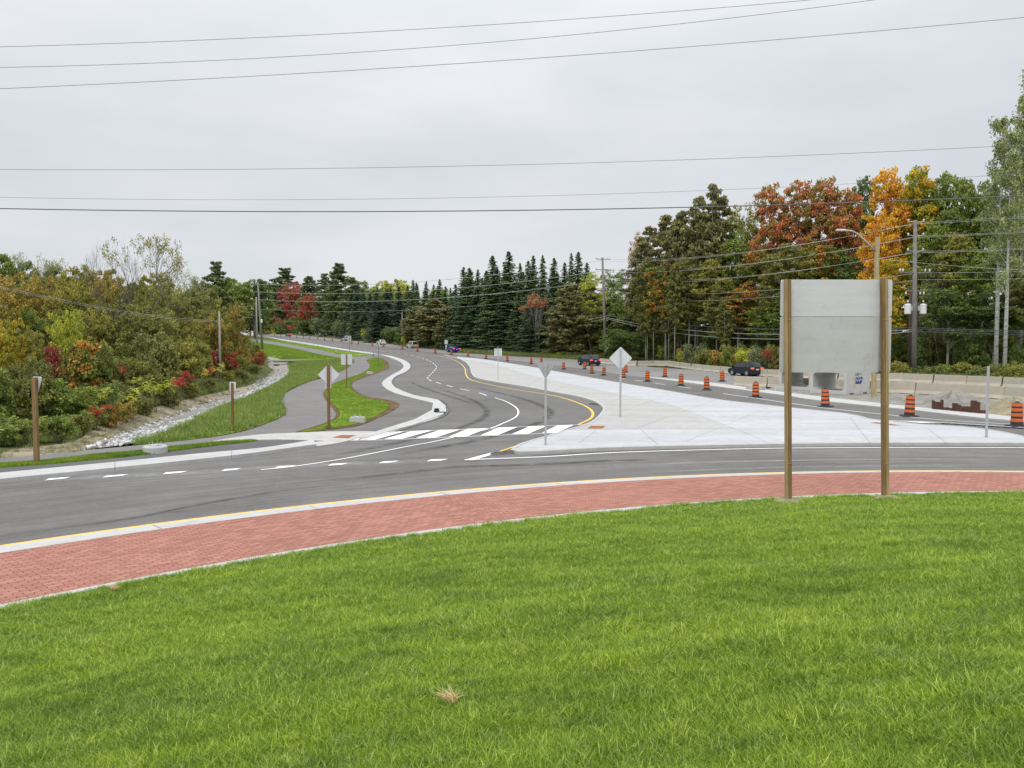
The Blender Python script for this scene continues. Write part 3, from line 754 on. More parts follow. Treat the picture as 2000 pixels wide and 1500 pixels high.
smear('tyre_scuff', [(860, 760), (930, 785), (950, 810), (900, 835), (800, 860), (640, 893)], 0.5, M_scuff, 0.008)
smear('tyre_scuff', [(930, 757), (1030, 782), (1075, 805), (1040, 830), (930, 860), (780, 888)], 0.6, M_scuff, 0.0085)
smear('tyre_scuff', [(800, 745), (840, 762), (930, 790)], 0.5, M_scuff, 0.009)
smear('road_dust', [(1190, 912), (1400, 903), (1700, 898), (2000, 898)], 0.35, M_dust, 0.0085)
smear('road_dust', [(1200, 926), (1500, 914), (1800, 910), (2000, 910)], 0.30, M_dust, 0.0085)
# ------------------------------------------------------------------ grass areas, mulch, soil, riprap bed
Hg = lambda x, y: H(x, y)
def patch(name, px, hf, dz, mat, n=6):
    o = drape(name, gpts(px, hf, n, closed=True), hf, dz, mat, skirt=0.06); o['kind'] = 'structure'; return o
gA = [(-60, 913), (0, 907.5), (72, 903), (200, 888.5), (272, 882.5), (320, 876.5), (400, 867.5), (456, 863), (498, 861.8), (400, 873), (280, 888.5), (120, 904.5), (0, 914), (-60, 920)]
PA = gpts(gA, H0, 5, True); drape('verge_grass', PA, H0, 0.03, M_lawn_far)['kind'] = 'structure'
tear = teardrop_l + [(736, 698), (754, 704), (760, 712), (758, 720), (740, 728), (710, 738), (692, 746), (688, 754), (696, 764), (716, 774), (750, 780), (774, 786), (780, 792), (768, 802), (740, 816), (700, 832), (644, 840), (600, 845)]
PT = gpts(tear, H0, 5, True); drape('mulch_border', PT, H0, 0.02, M_mud, skirt=0.03)['kind'] = 'structure'
tear_g = [(588, 845), (620, 836), (640, 828), (660, 818), (664, 806), (656, 794), (642, 780), (637, 770), (639, 763), (652, 751.5), (682, 739), (706, 730.5), (722, 720.5), (725, 712), (719, 704.5), (736, 699), (746, 704), (750, 711), (748, 719), (732, 727), (702, 737), (686, 745), (682, 752), (686, 763), (700, 773), (726, 781), (748, 785), (758, 792), (752, 802), (730, 815), (694, 829), (640, 838)]
PTg = gpts(tear_g, H0, 5, True); drape('island_grass', PTg, H0, 0.035, M_lawn_far)['kind'] = 'structure'
gC = [(466, 655.6), (515, 659), (560, 667), (620, 676.4), (660, 684.4), (715, 691), (722, 693), (695, 696.5), (660, 691.5), (620, 682.6), (590, 676.6), (560, 671.6), (510, 663), (466, 657.8)]
PC = gpts(gC, H0, 4, True); drape('boulevard_grass', PC, H0, 0.03, M_lawn_far)['kind'] = 'structure'
# bank beside the path (right of the ditch) and lawn above the ditch
gB = [(262, 867), (333, 846), (417, 803), (466, 784), (510, 766), (554, 741), (566, 726), (563, 709), (600, 704.5), (684, 703), (686, 712), (672, 722), (650, 731), (628, 738), (604, 745), (580, 755), (556, 767), (549, 778), (550, 788), (555, 800), (554, 810), (543, 817), (524, 825), (500, 834), (464, 844), (400, 855.5), (300, 866)]
PB = gpts(gB, Hg, 4, True)
M_bank = earth('bank_grass', [(0.34, (0.055, 0.105, 0.018)), (0.48, (0.12, 0.19, 0.026)), (0.58, (0.19, 0.25, 0.05)), (0.68, (0.30, 0.28, 0.12))], 0.35, 5)
drape('ditch_bank', PB, Hg, 0.015, M_bank)['kind'] = 'structure'
gD = [(478, 662.5), (512, 670), (540, 674.5), (580, 682), (612, 690), (640, 695), (662, 699.5), (684, 702), (600, 704), (552, 704.5), (532, 698), (515, 694), (505, 684), (500, 672)]
PD = gpts(gD, Hg, 4, True); drape('upper_bank_grass', PD, Hg, 0.02, M_lawn_far)['kind'] = 'structure'
gL = [(-60, 892), (0, 889), (12, 881), (68, 874), (120, 868), (160, 856), (187, 833), (300, 797), (400, 773), (450, 762), (500, 748), (530, 727), (524, 714), (532, 706), (560, 712), (500, 755), (433, 780), (333, 818), (233, 855), (175, 882), (100, 889), (0, 896.5), (-60, 901)]
PL = gpts(gL, Hg, 4, True); drape('soil_bank', PL, Hg, 0.02, M_soil)['kind'] = 'structure'
rL = [(163, 879), (233, 850), (333, 813), (400, 789), (449, 772), (482, 761), (499, 750), (534, 726), (523, 713), (532, 706), (518, 698.5), (532, 698.5), (552, 704), (563, 709), (566, 726), (554, 740), (510, 764.5), (466, 783), (400, 811), (333, 844), (270, 865), (200, 876)]
PR = gpts(rL, Hg, 4, True); drape('riprap_bed', PR, Hg, 0.035, M_gravel)['kind'] = 'structure'
# construction ground behind the far kerb
cz = gpts([(1262, 735.8), (1400, 749.5), (1520, 765.4), (1600, 775.4), (1724, 789), (1784, 795.8), (1920, 809.4), (1976, 815.2), (2080, 827)]) + gpts([(2080, 780), (1834, 769), (1714, 765), (1508, 754), (1430, 751), (1360, 742)], n=3)
drape('construction_gravel', cz, H0, 0.02, M_gravel)['kind'] = 'structure'

# ------------------------------------------------------------------ instancing of uncountable stuff
proto_col = bpy.data.collections.new('scatter_sources')
def proto(name, me):
    o = bpy.data.objects.new(name, me); return o
def scatter(name, pts, rot, scl, idx, protos, parent=None, nonuni=None):
    col = bpy.data.collections.new(name + '_src')
    for i, p in enumerate(protos):
        o = bpy.data.objects.new('%s_src_%02d' % (name, i), p); col.objects.link(o)
    me = bpy.data.meshes.new(name); me.vertices.add(len(pts)); me.vertices.foreach_set('co', np.asarray(pts, np.float32).ravel())
    a = me.attributes.new('rot', 'FLOAT_VECTOR', 'POINT'); a.data.foreach_set('vector', np.asarray(rot, np.float32).ravel())
    s = np.asarray(scl, np.float32); s = np.repeat(s[:, None], 3, 1) if s.ndim == 1 else s
    a = me.attributes.new('scl', 'FLOAT_VECTOR', 'POINT'); a.data.foreach_set('vector', s.ravel())
    a = me.attributes.new('idx', 'INT', 'POINT'); a.data.foreach_set('value', np.asarray(idx, np.int32))
    o = link(name, me, None, parent)
    ng = bpy.data.node_groups.new(name, 'GeometryNodeTree')
    ng.interface.new_socket('Geometry', in_out='INPUT', socket_type='NodeSocketGeometry'); ng.interface.new_socket('Geometry', in_out='OUTPUT', socket_type='NodeSocketGeometry')
    gi = ng.nodes.new('NodeGroupInput'); go = ng.nodes.new('NodeGroupOutput')
    ci = ng.nodes.new('GeometryNodeCollectionInfo'); ci.inputs['Collection'].default_value = col; ci.inputs['Separate Children'].default_value = True; ci.inputs['Reset Children'].default_value = True
    iop = ng.nodes.new('GeometryNodeInstanceOnPoints'); iop.inputs['Pick Instance'].default_value = True
    def na(nm, t):
        n = ng.nodes.new('GeometryNodeInputNamedAttribute'); n.data_type = t; n.inputs['Name'].default_value = nm
        return [s for s in n.outputs if s.name == 'Attribute' and s.enabled][0]
    mp = ng.nodes.new('GeometryNodeMeshToPoints')
    ng.links.new(gi.outputs[0], mp.inputs['Mesh']); ng.links.new(mp.outputs[0], iop.inputs['Points']); ng.links.new(ci.outputs[0], iop.inputs['Instance'])
    ng.links.new(na('idx', 'INT'), iop.inputs['Instance Index'])
    e2r = ng.nodes.new('FunctionNodeEulerToRotation'); ng.links.new(na('rot', 'FLOAT_VECTOR'), e2r.inputs[0]); ng.links.new(e2r.outputs[0], iop.inputs['Rotation'])
    ng.links.new(na('scl', 'FLOAT_VECTOR'), iop.inputs['Scale'])
    ng.links.new(iop.outputs[0], go.inputs[0])
    md = o.modifiers.new('scatter', 'NODES'); md.node_group = ng
    o['kind'] = 'stuff'; return o

def grass_mat(name, cols, patch_scale=0.8, yellow=None, seed=0.0, trans=0.3, patchcols=None):
    m, nt, bs = newmat(name); p = wpos(nt); oi = node(nt, 'ShaderNodeObjectInfo').outputs['Random']
    lf = node(nt, 'ShaderNodeAttribute', attribute_name='leaf').outputs['Fac']
    s = node(nt, 'ShaderNodeMath', operation='ADD'); nt.links.new(oi, s.inputs[0]); nt.links.new(lf, s.inputs[1])
    fr = node(nt, 'ShaderNodeMath', operation='FRACT'); nt.links.new(s.outputs[0], fr.inputs[0])
    c = ramp(nt, fr.outputs[0], [(i / (len(cols) - 1), k) for i, k in enumerate(cols)])
    mp = node(nt, 'ShaderNodeMapping'); mp.inputs['Scale'].default_value = (0.7, 1.7, 1); nt.links.new(p, mp.inputs[0]); mp = mp.outputs[0]
    a = noise(nt, mp, patch_scale, 4, 0.6, 0.4); b = noise(nt, mp, patch_scale * 4.5, 3, 0.6)
    c = mixc(nt, 0.6, c, ramp(nt, a, [(0.34, (0.34, 0.38, 0.39)), (0.5, (0.5, 0.5, 0.5)), (0.66, (0.62, 0.60, 0.52))]), 'OVERLAY')
    c = mixc(nt, 0.85, c, ramp(nt, b, [(0.3, (0.33, 0.37, 0.38)), (0.7, (0.66, 0.63, 0.52))]), 'OVERLAY')
    nt.links.new(c, bs.inputs['Base Color']); bs.inputs['Roughness'].default_value = 0.5; bs.inputs['Specular IOR Level'].default_value = 0.35
    tr = node(nt, 'ShaderNodeBsdfTranslucent'); nt.links.new(c, tr.inputs[0])
    mxs = node(nt, 'ShaderNodeMixShader'); mxs.inputs[0].default_value = trans
    nt.links.new(bs.outputs[0], mxs.inputs[1]); nt.links.new(tr.outputs[0], mxs.inputs[2])
    nt.links.new(mxs.outputs[0], nt.nodes['Material Output'].inputs[0]); return m
def tuft(name, n, h, spread, w, mat, lean=0.6, seed=0, segs=3, hv=0.4):
    r = np.random.default_rng(seed); V = []; Fc = []; at = []
    for k in range(n):
        a = r.uniform(0, 2 * math.pi); d = spread * math.sqrt(r.uniform()); x, y = d * math.cos(a), d * math.sin(a)
        hh = h * r.uniform(1 - hv, 1 + hv); la = r.uniform(0, 2 * math.pi); l = lean * r.uniform(0.2, 1) * hh; fa = r.uniform(0, math.pi); ww = w * r.uniform(0.7, 1.3)
        ox, oy = math.cos(fa) * ww / 2, math.sin(fa) * ww / 2; b = len(V); t = r.uniform()
        for i in range(segs):
            q = i / segs; zz = hh * (q - 0.15 * q * q); px, py = x + math.cos(la) * l * q * q, y + math.sin(la) * l * q * q; k2 = 1 - 0.55 * q
            V += [(px - ox * k2, py - oy * k2, zz), (px + ox * k2, py + oy * k2, zz)]
        V.append((x + math.cos(la) * l, y + math.sin(la) * l, hh * 0.85))
        for i in range(segs - 1): Fc.append((b + 2 * i, b + 2 * i + 1, b + 2 * i + 3, b + 2 * i + 2)); at.append(t)
        Fc.append((b + 2 * segs - 2, b + 2 * segs - 1, b + 2 * segs)); at.append(t)
    me = bpy.data.meshes.new(name); me.from_pydata(V, [], Fc); me.materials.append(mat)
    a = me.attributes.new('leaf', 'FLOAT', 'FACE'); a.data.foreach_set('value', at); return me
M_g1 = grass_mat('lawn_blade', [(0.050, 0.115, 0.006), (0.150, 0.265, 0.010), (0.265, 0.400, 0.022), (0.56, 0.63, 0.16)], 0.55, trans=0.32)
M_g2 = grass_mat('short_grass', [(0.13, 0.215, 0.018), (0.185, 0.285, 0.022), (0.26, 0.35, 0.045)], 0.3)
M_g3 = grass_mat('bank_weeds', [(0.09, 0.17, 0.02), (0.17, 0.27, 0.03), (0.26, 0.33, 0.07), (0.38, 0.36, 0.17)], 0.25)
M_g4 = grass_mat('dry_grass', [(0.16, 0.15, 0.07), (0.26, 0.23, 0.12), (0.14, 0.17, 0.05)], 0.4)
M_straw = grass_mat('straw', [(0.75, 0.56, 0.30), (0.85, 0.68, 0.42), (0.60, 0.43, 0.22)], 0.4)
_p = [hit(u, 978, zring) for u in (1546, 1737.5)]; POSTY = (_p[0][1] + _p[1][1]) / 2; POSTX = [(u - 1000) / F * POSTY for u in (1546, 1737.5)]
print('posts', POSTX, POSTY, zring(POSTX[0], POSTY), zring(POSTX[1], POSTY))
def fgrass():
    pr = [tuft('tuft', 44, 0.043, 0.062, 0.0036, M_g1, 1.2, s, 3, 0.55) for s in range(4)] + [tuft('tuft', 24, 0.060, 0.05, 0.0042, M_g1, 1.0, 11, 3, 0.5), tuft('tuft', 46, 0.036, 0.075, 0.0038, M_g1, 1.5, 12), tuft('weed', 18, 0.045, 0.05, 0.0055, grass_mat('pale_weed', [(0.30, 0.36, 0.14), (0.48, 0.52, 0.28)], 0.5), 1.2, 99)]
    N = 150000; out = []
    # depth density falls with distance
    y = 2.6 * (19.5 / 2.6) ** (RNG.uniform(0, 1, N * 2) ** 0.85); x = RNG.uniform(-1, 1, N * 2) * (0.76 * y + 1.2)
    th = np.arctan2(y - CY, x - CX); r = np.hypot(x - CX, y - CY)
    rg = np.array([float(rr(R_grass, t)) for t in th]) - 0.24 + RNG.normal(0, 0.06, len(th))
    k = (r < rg) & (np.hypot(x - POSTX[0], y - POSTY) > 0.30) & (np.hypot(x - POSTX[1], y - POSTY) > 0.30) ; x, y = x[k][:N], y[k][:N]
    z = np.array([zring(a, b) for a, b in zip(x, y)]) - 0.005
    n = len(x); sc = (0.80 + 0.05 * y) * RNG.uniform(0.7, 1.25, n)
    # clumpy height
    cl = 0.5 + 0.5 * np.sin(x * 4.3 + 1.7 * np.sin(y * 3.9)) * np.sin(y * 5.9 + 1.9 * np.sin(x * 3.1)); cl2 = 0.5 + 0.5 * np.sin(x * 1.1 + 2 * np.sin(y * .9)) * np.sin(y * 1.7 + 1.3 * np.sin(x * 1.3)); sc *= 0.70 + 0.40 * cl + 0.25 * cl2
    S3 = np.c_[sc, sc, sc * (1.15 - 0.022 * y)]
    rot = np.c_[RNG.normal(0, 0.10, n), RNG.normal(0, 0.10, n), RNG.uniform(0, 6.28, n)]
    scatter('lawn_grass', np.c_[x, y, z], rot, S3, np.where(RNG.uniform(size=n) < 0.02 + 0.05 * (cl2 > 0.75), 6, RNG.integers(0, 6, n)), pr)
    tag(bpy.data.objects['lawn_grass'], 'long green lawn grass covering the mound in front', 'grass')
fgrass()
def sample_poly(poly, n):
    A = np.array(poly); out = np.zeros((0, 2))
    while len(out) < n:
        q = np.c_[RNG.uniform(A[:, 0].min(), A[:, 0].max(), n * 4), RNG.uniform(A[:, 1].min(), A[:, 1].max(), n * 4)]
        out = np.r_[out, q[inpoly(q[:, 0], q[:, 1], poly)]]
    return out[:n]
def cover(name, poly, n, protos, hf, s0, s1, label, cat='grass', bias=None):
    q = sample_poly(poly, n)
    if bias is not None: q = q[RNG.uniform(size=len(q)) < bias(q[:, 0], q[:, 1])]
    z = np.array([hf(a, b) for a, b in q]) + 0.0; n = len(q)
    rot = np.c_[RNG.normal(0, .08, n), RNG.normal(0, .08, n), RNG.uniform(0, 6.28, n)]
    o = scatter(name, np.c_[q, z], rot, RNG.uniform(s0, s1, n), RNG.integers(0, len(protos), n), protos); tag(o, label, cat); return o
sg = [tuft('stuft', 30, 0.07, 0.16, 0.012, M_g2, 0.9, 30 + s, 2) for s in range(3)]
wg = [tuft('wtuft', 34, 0.26, 0.22, 0.018, M_g3, 0.9, 40 + s, 3, 0.6) for s in range(4)]
dg = [tuft('dtuft', 36, 0.30, 0.25, 0.016, M_g4, 1.3, 50 + s, 3, 0.6) for s in range(3)]
fy = lambda x, y: np.clip(45 / y, 0.05, 1)
cover('verge_turf', PA, 5000, sg, H0, 0.7, 1.2, 'thin strip of bright grass between path and shoulder')
cover('island_turf', PTg, 9000, sg, H0, 0.8, 1.4, 'bright short grass of the teardrop island beside the curved path')
cover('boulevard_turf', PC, 5000, sg, H0, 1.2, 2.0, 'bright grass strip between the far path and the road')
cover('bank_weeds', PB, 9000, wg, Hg, 0.5, 1.15, 'weedy green grass on the ditch bank')
cover('upper_turf', PD, 6000, sg, Hg, 1.4, 2.4, 'mown green slope above the far end of the ditch')
cover('bank_straw', PL, 1100, dg, Hg, 0.25, 0.6, 'dry straw and sparse grass on the bare soil bank')
# straw tufts lying on the lawn
for u, v, s, lab in ((878, 1383, 1.0, 'small bundle of dry straw lying in the front lawn below the centre'), (223, 1158, 0.9, 'small clump of dry straw in the lawn near the brick edge')):
    d = ray(u, v); x, y = hit(u, v, zring); me = tuft('straw', 110, 0.048 * s, 0.048 * s, 0.005, M_straw, 2.2, 77)
    o = link('straw_tuft', me); o.location = (x, y, zring(x, y) + 0.05); tag(o, lab, 'straw', 'dry straw on the lawn')

# rocks
def rock_mesh(seed, mat):
    bm = bmesh.new(); bmesh.ops.create_icosphere(bm, subdivisions=1, radius=1.0); r = random.Random(seed)
    sx, sy, sz = r.uniform(.7, 1.2), r.uniform(.6, 1.0), r.uniform(.45, .75)
    for v in bm.verts: v.co = Vector((v.co.x * sx, v.co.y * sy, v.co.z * sz)) * r.uniform(0.78, 1.12)
    me = bpy.data.meshes.new('rock'); bm.to_mesh(me); bm.free(); me.materials.append(mat); return me
def rock_mat():
    m, nt, bs = newmat('limestone'); oi = node(nt, 'ShaderNodeObjectInfo').outputs['Random']; f = noise(nt, opos(nt), 3.0, 4)
    c = ramp(nt, oi, [(0, (0.12, 0.115, 0.105)), (0.35, (0.34, 0.335, 0.32)), (0.7, (0.50, 0.495, 0.48)), (1, (0.62, 0.615, 0.60))])
    c = mixc(nt, 0.6, c, ramp(nt, f, [(0.3, (0.36, 0.36, 0.36)), (0.7, (0.62, 0.62, 0.62))]), 'OVERLAY')
    nt.links.new(c, bs.inputs['Base Color']); bs.inputs['Roughness'].default_value = 0.9; return m
M_rock = rock_mat(); rocks = [rock_mesh(s, M_rock) for s in range(6)]
q = sample_poly(PR, 15000); z = np.array([H(a, b) for a, b in q]) + RNG.uniform(0.0, 0.09, len(q)); n = len(q)
o = scatter('riprap_stones', np.c_[q, z], RNG.uniform(-1, 1, (n, 3)) * [0.5, 0.5, 3.1], RNG.uniform(0.05, 0.13, n), RNG.integers(0, 6, n), rocks); tag(o, 'pale broken riprap stones lining the drainage ditch', 'riprap')

# ------------------------------------------------------------------ foliage
def foliage(name, c1, c2=None, mixpos=0.5, soft=0.12, dark=0.55, light=1.35, trans=0.28):
    """c1/c2 colours picked per clump; small differences per leaf"""
    m, nt, bs = newmat(name); cl = node(nt, 'ShaderNodeAttribute', attribute_name='clump').outputs['Fac']; lf = node(nt, 'ShaderNodeAttribute', attribute_name='leaf').outputs['Fac']
    k_ = 1.9 if not name.startswith('needles') else 1.5
    if max(c1) > 0.3: k_ = 1.25
    c2 = c2 or mul(c1, 1.15); c1 = mul(c1, k_); c2 = mul(c2, k_)
    ob = node(nt, 'ShaderNodeObjectInfo').outputs['Random']
    s = node(nt, 'ShaderNodeMath', operation='MULTIPLY_ADD'); nt.links.new(ob, s.inputs[0]); s.inputs[1].default_value = 0.25; nt.links.new(cl, s.inputs[2])
    base_c = ramp(nt, s.outputs[0], [(max(mixpos + 0.12 - soft, 0), c1), (min(mixpos + 0.12 + soft, 1), c2)])
    v = ramp(nt, lf, [(0, (dark,) * 3), (0.5, (1, 1, 1)), (1, (light,) * 3)])
    c = mixc(nt, 1.0, base_c, v, 'MULTIPLY')
    hs = node(nt, 'ShaderNodeHueSaturation'); hm = node(nt, 'ShaderNodeMapRange', {'To Min': 0.485, 'To Max': 0.515}); nt.links.new(cl, hm.inputs[0]); nt.links.new(hm.outputs[0], hs.inputs['Hue']); nt.links.new(c, hs.inputs['Color'])
    nt.links.new(hs.outputs[0], bs.inputs['Base Color']); bs.inputs['Roughness'].default_value = 0.6; bs.inputs['Specular IOR Level'].default_value = 0.25
    tr = node(nt, 'ShaderNodeBsdfTranslucent'); nt.links.new(hs.outputs[0], tr.inputs[0]); mxs = node(nt, 'ShaderNodeMixShader'); mxs.inputs[0].default_value = trans
    nt.links.new(bs.outputs[0], mxs.inputs[1]); nt.links.new(tr.outputs[0], mxs.inputs[2]); nt.links.new(mxs.outputs[0], nt.nodes['Material Output'].inputs[0]); return m
G = (0.075, 0.125, 0.028)
PAL = {
 'green': foliage('leaves_green', (0.092, 0.124, 0.028), (0.145, 0.170, 0.033)),
 'deep': foliage('leaves_deep_green', (0.060, 0.090, 0.024), (0.092, 0.122, 0.030)),
 'olive': foliage('leaves_olive', (0.125, 0.130, 0.03), (0.20, 0.175, 0.038)),
 'olived': foliage('leaves_dark_olive', (0.088, 0.098, 0.028), (0.140, 0.138, 0.034)),
 'ochre': foliage('leaves_ochre', (0.17, 0.145, 0.032), (0.235, 0.165, 0.038)),
 'yellow': foliage('leaves_yellow', (0.42, 0.32, 0.03), (0.23, 0.24, 0.03)),
 'yelgreen': foliage('leaves_yellow_green', (0.19, 0.22, 0.03), (0.30, 0.29, 0.035)),
 'orange': foliage('leaves_orange', (0.56, 0.270, 0.035), (0.62, 0.36, 0.035)),
 'redorange': foliage('leaves_red_orange', (0.47, 0.190, 0.065), (0.24, 0.19, 0.05), 0.62),
 'orangegreen': foliage('leaves_orange_green', (0.09, 0.12, 0.026), (0.30, 0.13, 0.03), 0.62),
 'goldgreen': foliage('leaves_gold_green', (0.52, 0.34, 0.025), (0.28, 0.29, 0.035), 0.45),
 'red': foliage('leaves_red', (0.40, 0.060, 0.030), (0.30, 0.075, 0.030)),
 'maple': foliage('leaves_maple_red', (0.40, 0.085, 0.065), (0.26, 0.10, 0.05), light=1.2),
 'redgreen': foliage('leaves_red_green', (0.25, 0.05, 0.03), (0.12, 0.12, 0.03), 0.55),
 'maroon': foliage('leaves_maroon', (0.20, 0.045, 0.035), (0.17, 0.08, 0.035)),
 'copper': foliage('leaves_copper', (0.40, 0.19, 0.08), (0.34, 0.16, 0.07)),
 'pale': foliage('leaves_pale_green', (0.130, 0.150, 0.055), (0.20, 0.215, 0.09)),
 'pink': foliage('leaves_pale_pink', (0.38, 0.22, 0.16), (0.40, 0.32, 0.18)),
 'spruce': foliage('needles_spruce', (0.048, 0.080, 0.032), (0.085, 0.115, 0.042), trans=0.08),
 'spruceb': foliage('needles_spruce_blue', (0.038, 0.064, 0.034), (0.062, 0.092, 0.045), trans=0.08),
 'pine': foliage('needles_pine', (0.075, 0.102, 0.038), (0.12, 0.138, 0.050), trans=0.1),
 'pineolive': foliage('needles_pine_olive', (0.120, 0.125, 0.050), (0.185, 0.165, 0.062), trans=0.1),
 'greybush': foliage('leaves_grey_bush', (0.085, 0.105, 0.048), (0.12, 0.13, 0.06)),
}
def bark(name, c, var=0.3): return flat(name, c, 0.9, var=var, scale=3.0, bmp=0.6, spec=0.2)
M_bark = bark('bark_grey', (0.14, 0.12, 0.10)); M_barkp = bark('bark_pale', (0.30, 0.27, 0.23)); M_barkd = bark('bark_dark', (0.065, 0.052, 0.042))
def birch_mat():
    m, nt, bs = newmat('bark_birch'); p = opos(nt); mp = node(nt, 'ShaderNodeMapping'); mp.inputs['Scale'].default_value = (1.2, 1.2, 5.5); nt.links.new(p, mp.inputs[0])
    f = noise(nt, mp.outputs[0], 1.6, 5, 0.65); nt.links.new(ramp(nt, f, [(0.36, (0.05, 0.045, 0.04)), (0.43, (0.40, 0.39, 0.36)), (0.7, (0.56, 0.55, 0.52))]), bs.inputs['Base Color']); bs.inputs['Roughness'].default_value = 0.8; return m
M_birch = birch_mat()

def leaves(C, Rc, nper, size, r, flatten=0.7, up=0.5, aspect=1.5):
    """leaf quads round clump centres C (k,3) with radii Rc (k,)"""
    k = len(C); n = k * nper; ci = np.repeat(np.arange(k), nper)
    d = r.normal(size=(n, 3)); d /= np.linalg.norm(d, axis=1)[:, None]; d *= (r.uniform(0, 1, n) ** 0.45)[:, None]; d[:, 2] *= flatten
    P = C[ci] + d * np.asarray(Rc)[ci][:, None]
    nrm = r.normal(size=(n, 3)) + np.array([0, 0, up]) + d * 0.8; nrm /= np.linalg.norm(nrm, axis=1)[:, None]
    t = np.cross(nrm, r.normal(size=(n, 3))); t /= np.linalg.norm(t, axis=1)[:, None] + 1e-9; b = np.cross(nrm, t)
    s = size * r.uniform(0.6, 1.3, n)[:, None]; a = t * s * aspect * 0.5; w = b * s * 0.5
    V = np.stack([P - a, P + w * 0.9, P + a, P - w * 0.9], 1).reshape(-1, 3)
    clv = r.uniform(size=k)[ci]; return V, clv, r.uniform(size=n)
def crown_mesh(name, C, Rc, nper, size, r, **k):
    V, cl, lf = leaves(np.asarray(C), Rc, nper, size, r, **k)
    return np_mesh(name, V, np.arange(len(V)), 4, {'clump': cl, 'leaf': lf})
def limb(mb, p0, p1, r0, r1, rr_, wob=0.12, n=5, sides=5):
    P = []; L = (Vector(p1) - Vector(p0)).length
    for i in range(n + 1):
        t = i / n; p = Vector(p0).lerp(Vector(p1), t); 
        if 0 < i < n: p += Vector((rr_.uniform(-1, 1), rr_.uniform(-1, 1), rr_.uniform(-.5, .5))) * wob * L * 0.35
        p.z += 0.10 * L * math.sin(math.pi * t) * 0.4
        P.append(p)
    mb.tube(P, [r0 + (r1 - r0) * i / n for i in range(n + 1)], sides, cap=False)
def tree_round(seed, Hh=16, z0=3.5, R=5.2, nc=170, nper=70, size=0.30, lobes=7, cr=1.05, gap=0.0, trunk_r=0.22, top_bias=0.0):
    """broadleaf: several overlapping sub-crowns made of clumps, limbs reach into them"""
    r = np.random.default_rng(seed); rd = random.Random(seed)
    L = []
    for i in range(lobes):
        a = 2 * math.pi * i / lobes + rd.uniform(-.4, .4); t = rd.uniform(0.15, 0.85); z = z0 + (Hh - z0) * (0.25 + 0.6 * ((i * 0.618) % 1)); 
        wid = math.sin(math.pi * min(max((z - z0) / (Hh - z0), 0.05), 0.95)) ** 0.6
        L.append((R * 0.55 * wid * math.cos(a), R * 0.55 * wid * math.sin(a), z, R * rd.uniform(0.42, 0.62)))
    L.append((rd.uniform(-.5, .5), rd.uniform(-.5, .5), Hh - R * 0.55, R * 0.55)); L.append((0, 0, (z0 + Hh) / 2, R * 0.7))
    C = []; 
    while len(C) < nc:
        l = L[rd.randrange(len(L))]; d = r.normal(size=3); d /= np.linalg.norm(d); q = (0.55 + 0.45 * r.uniform()) 
        p = np.array(l[:3]) + d * l[3] * q * [1, 1, 0.85]
        if p[2] < z0 - 0.6 or p[2] > Hh: continue
        C.append(p)
    C = np.array(C); Rc = cr * r.uniform(0.55, 1.15, len(C))
    me = crown_mesh('crown', C, Rc, nper, size, r, flatten=0.62)
    mb = MB(); mb.tube([(0, 0, -0.3), (0.05, 0, Hh * 0.15), (rd.uniform(-.2, .2), rd.uniform(-.2, .2), Hh * 0.45), (rd.uniform(-.3, .3), rd.uniform(-.3, .3), Hh * 0.88)], [trunk_r * 1.25, trunk_r, trunk_r * 0.65, trunk_r * 0.12], 7)
    for k in range(26):
        c = C[rd.randrange(len(C))]; zb = min(max(z0 * 0.7, c[2] - abs(c[0]) - abs(c[1]) * 0.8 - 1), Hh * 0.8); limb(mb, (0, 0, zb), c, trunk_r * 0.42, 0.02, rd)
    return me, mb
def tree_spruce(seed, Hh=20, R=3.3, nbr=15, lev=66, skirt=0.6, droop=0.35):
    r = np.random.default_rng(seed); rd = random.Random(seed); P = []; A = []; cl = []
    for i in range(lev):
        t = i / (lev - 1); z = skirt + (Hh - skirt) * t ** 0.92; rad_ = R * (1 - t) ** 0.72 * rd.uniform(0.72, 1.18) + 0.14
        nb = max(4, int(nbr * (1 - t * 0.6)))
        for j in range(nb):
            a = rd.uniform(0, 2 * math.pi); l = rad_ * rd.uniform(0.5, 1.2); zj = rd.uniform(-.3, .3) * (1 - t) ; cv = rd.random(); m = max(3, int(l / 0.17))
            for k in range(m):
                q = (k + 0.7) / m; s = l * q; wz = z + zj - droop * s * (0.4 + 0.6 * q) + 0.22 * s * q * q
                for sd in (-1, 0, 1):
                    ang = a + sd * 0.20 * rd.uniform(0.4, 1.2) / (q + 0.35); P.append((s * math.cos(ang), s * math.sin(ang), wz + rd.uniform(-.12, .06))); A.append((ang + sd * 0.7, -0.35 + rd.uniform(-.4, .2))); cl.append(cv)
    P = np.array(P); A = np.array(A); n = len(P)
    d = np.stack([np.cos(A[:, 0]) * np.cos(A[:, 1]), np.sin(A[:, 0]) * np.cos(A[:, 1]), np.sin(A[:, 1])], 1)
    up = np.array([0, 0, 1.0]) + r.normal(size=(n, 3)) * 0.5; w = np.cross(d, up); w /= np.linalg.norm(w, axis=1)[:, None]
    s = r.uniform(0.24, 0.46, n)[:, None]; V = np.stack([P - d * s * .4, P + w * s * 0.26, P + d * s * .75, P - w * s * 0.26], 1).reshape(-1, 3)
    me = np_mesh('crown', V, np.arange(len(V)), 4, {'clump': np.array(cl), 'leaf': r.uniform(size=n)})
    mb = MB(); mb.tube([(0, 0, -0.3), (0, 0, Hh * 0.5), (0, 0, Hh)], [0.24, 0.15, 0.02], 6); return me, mb
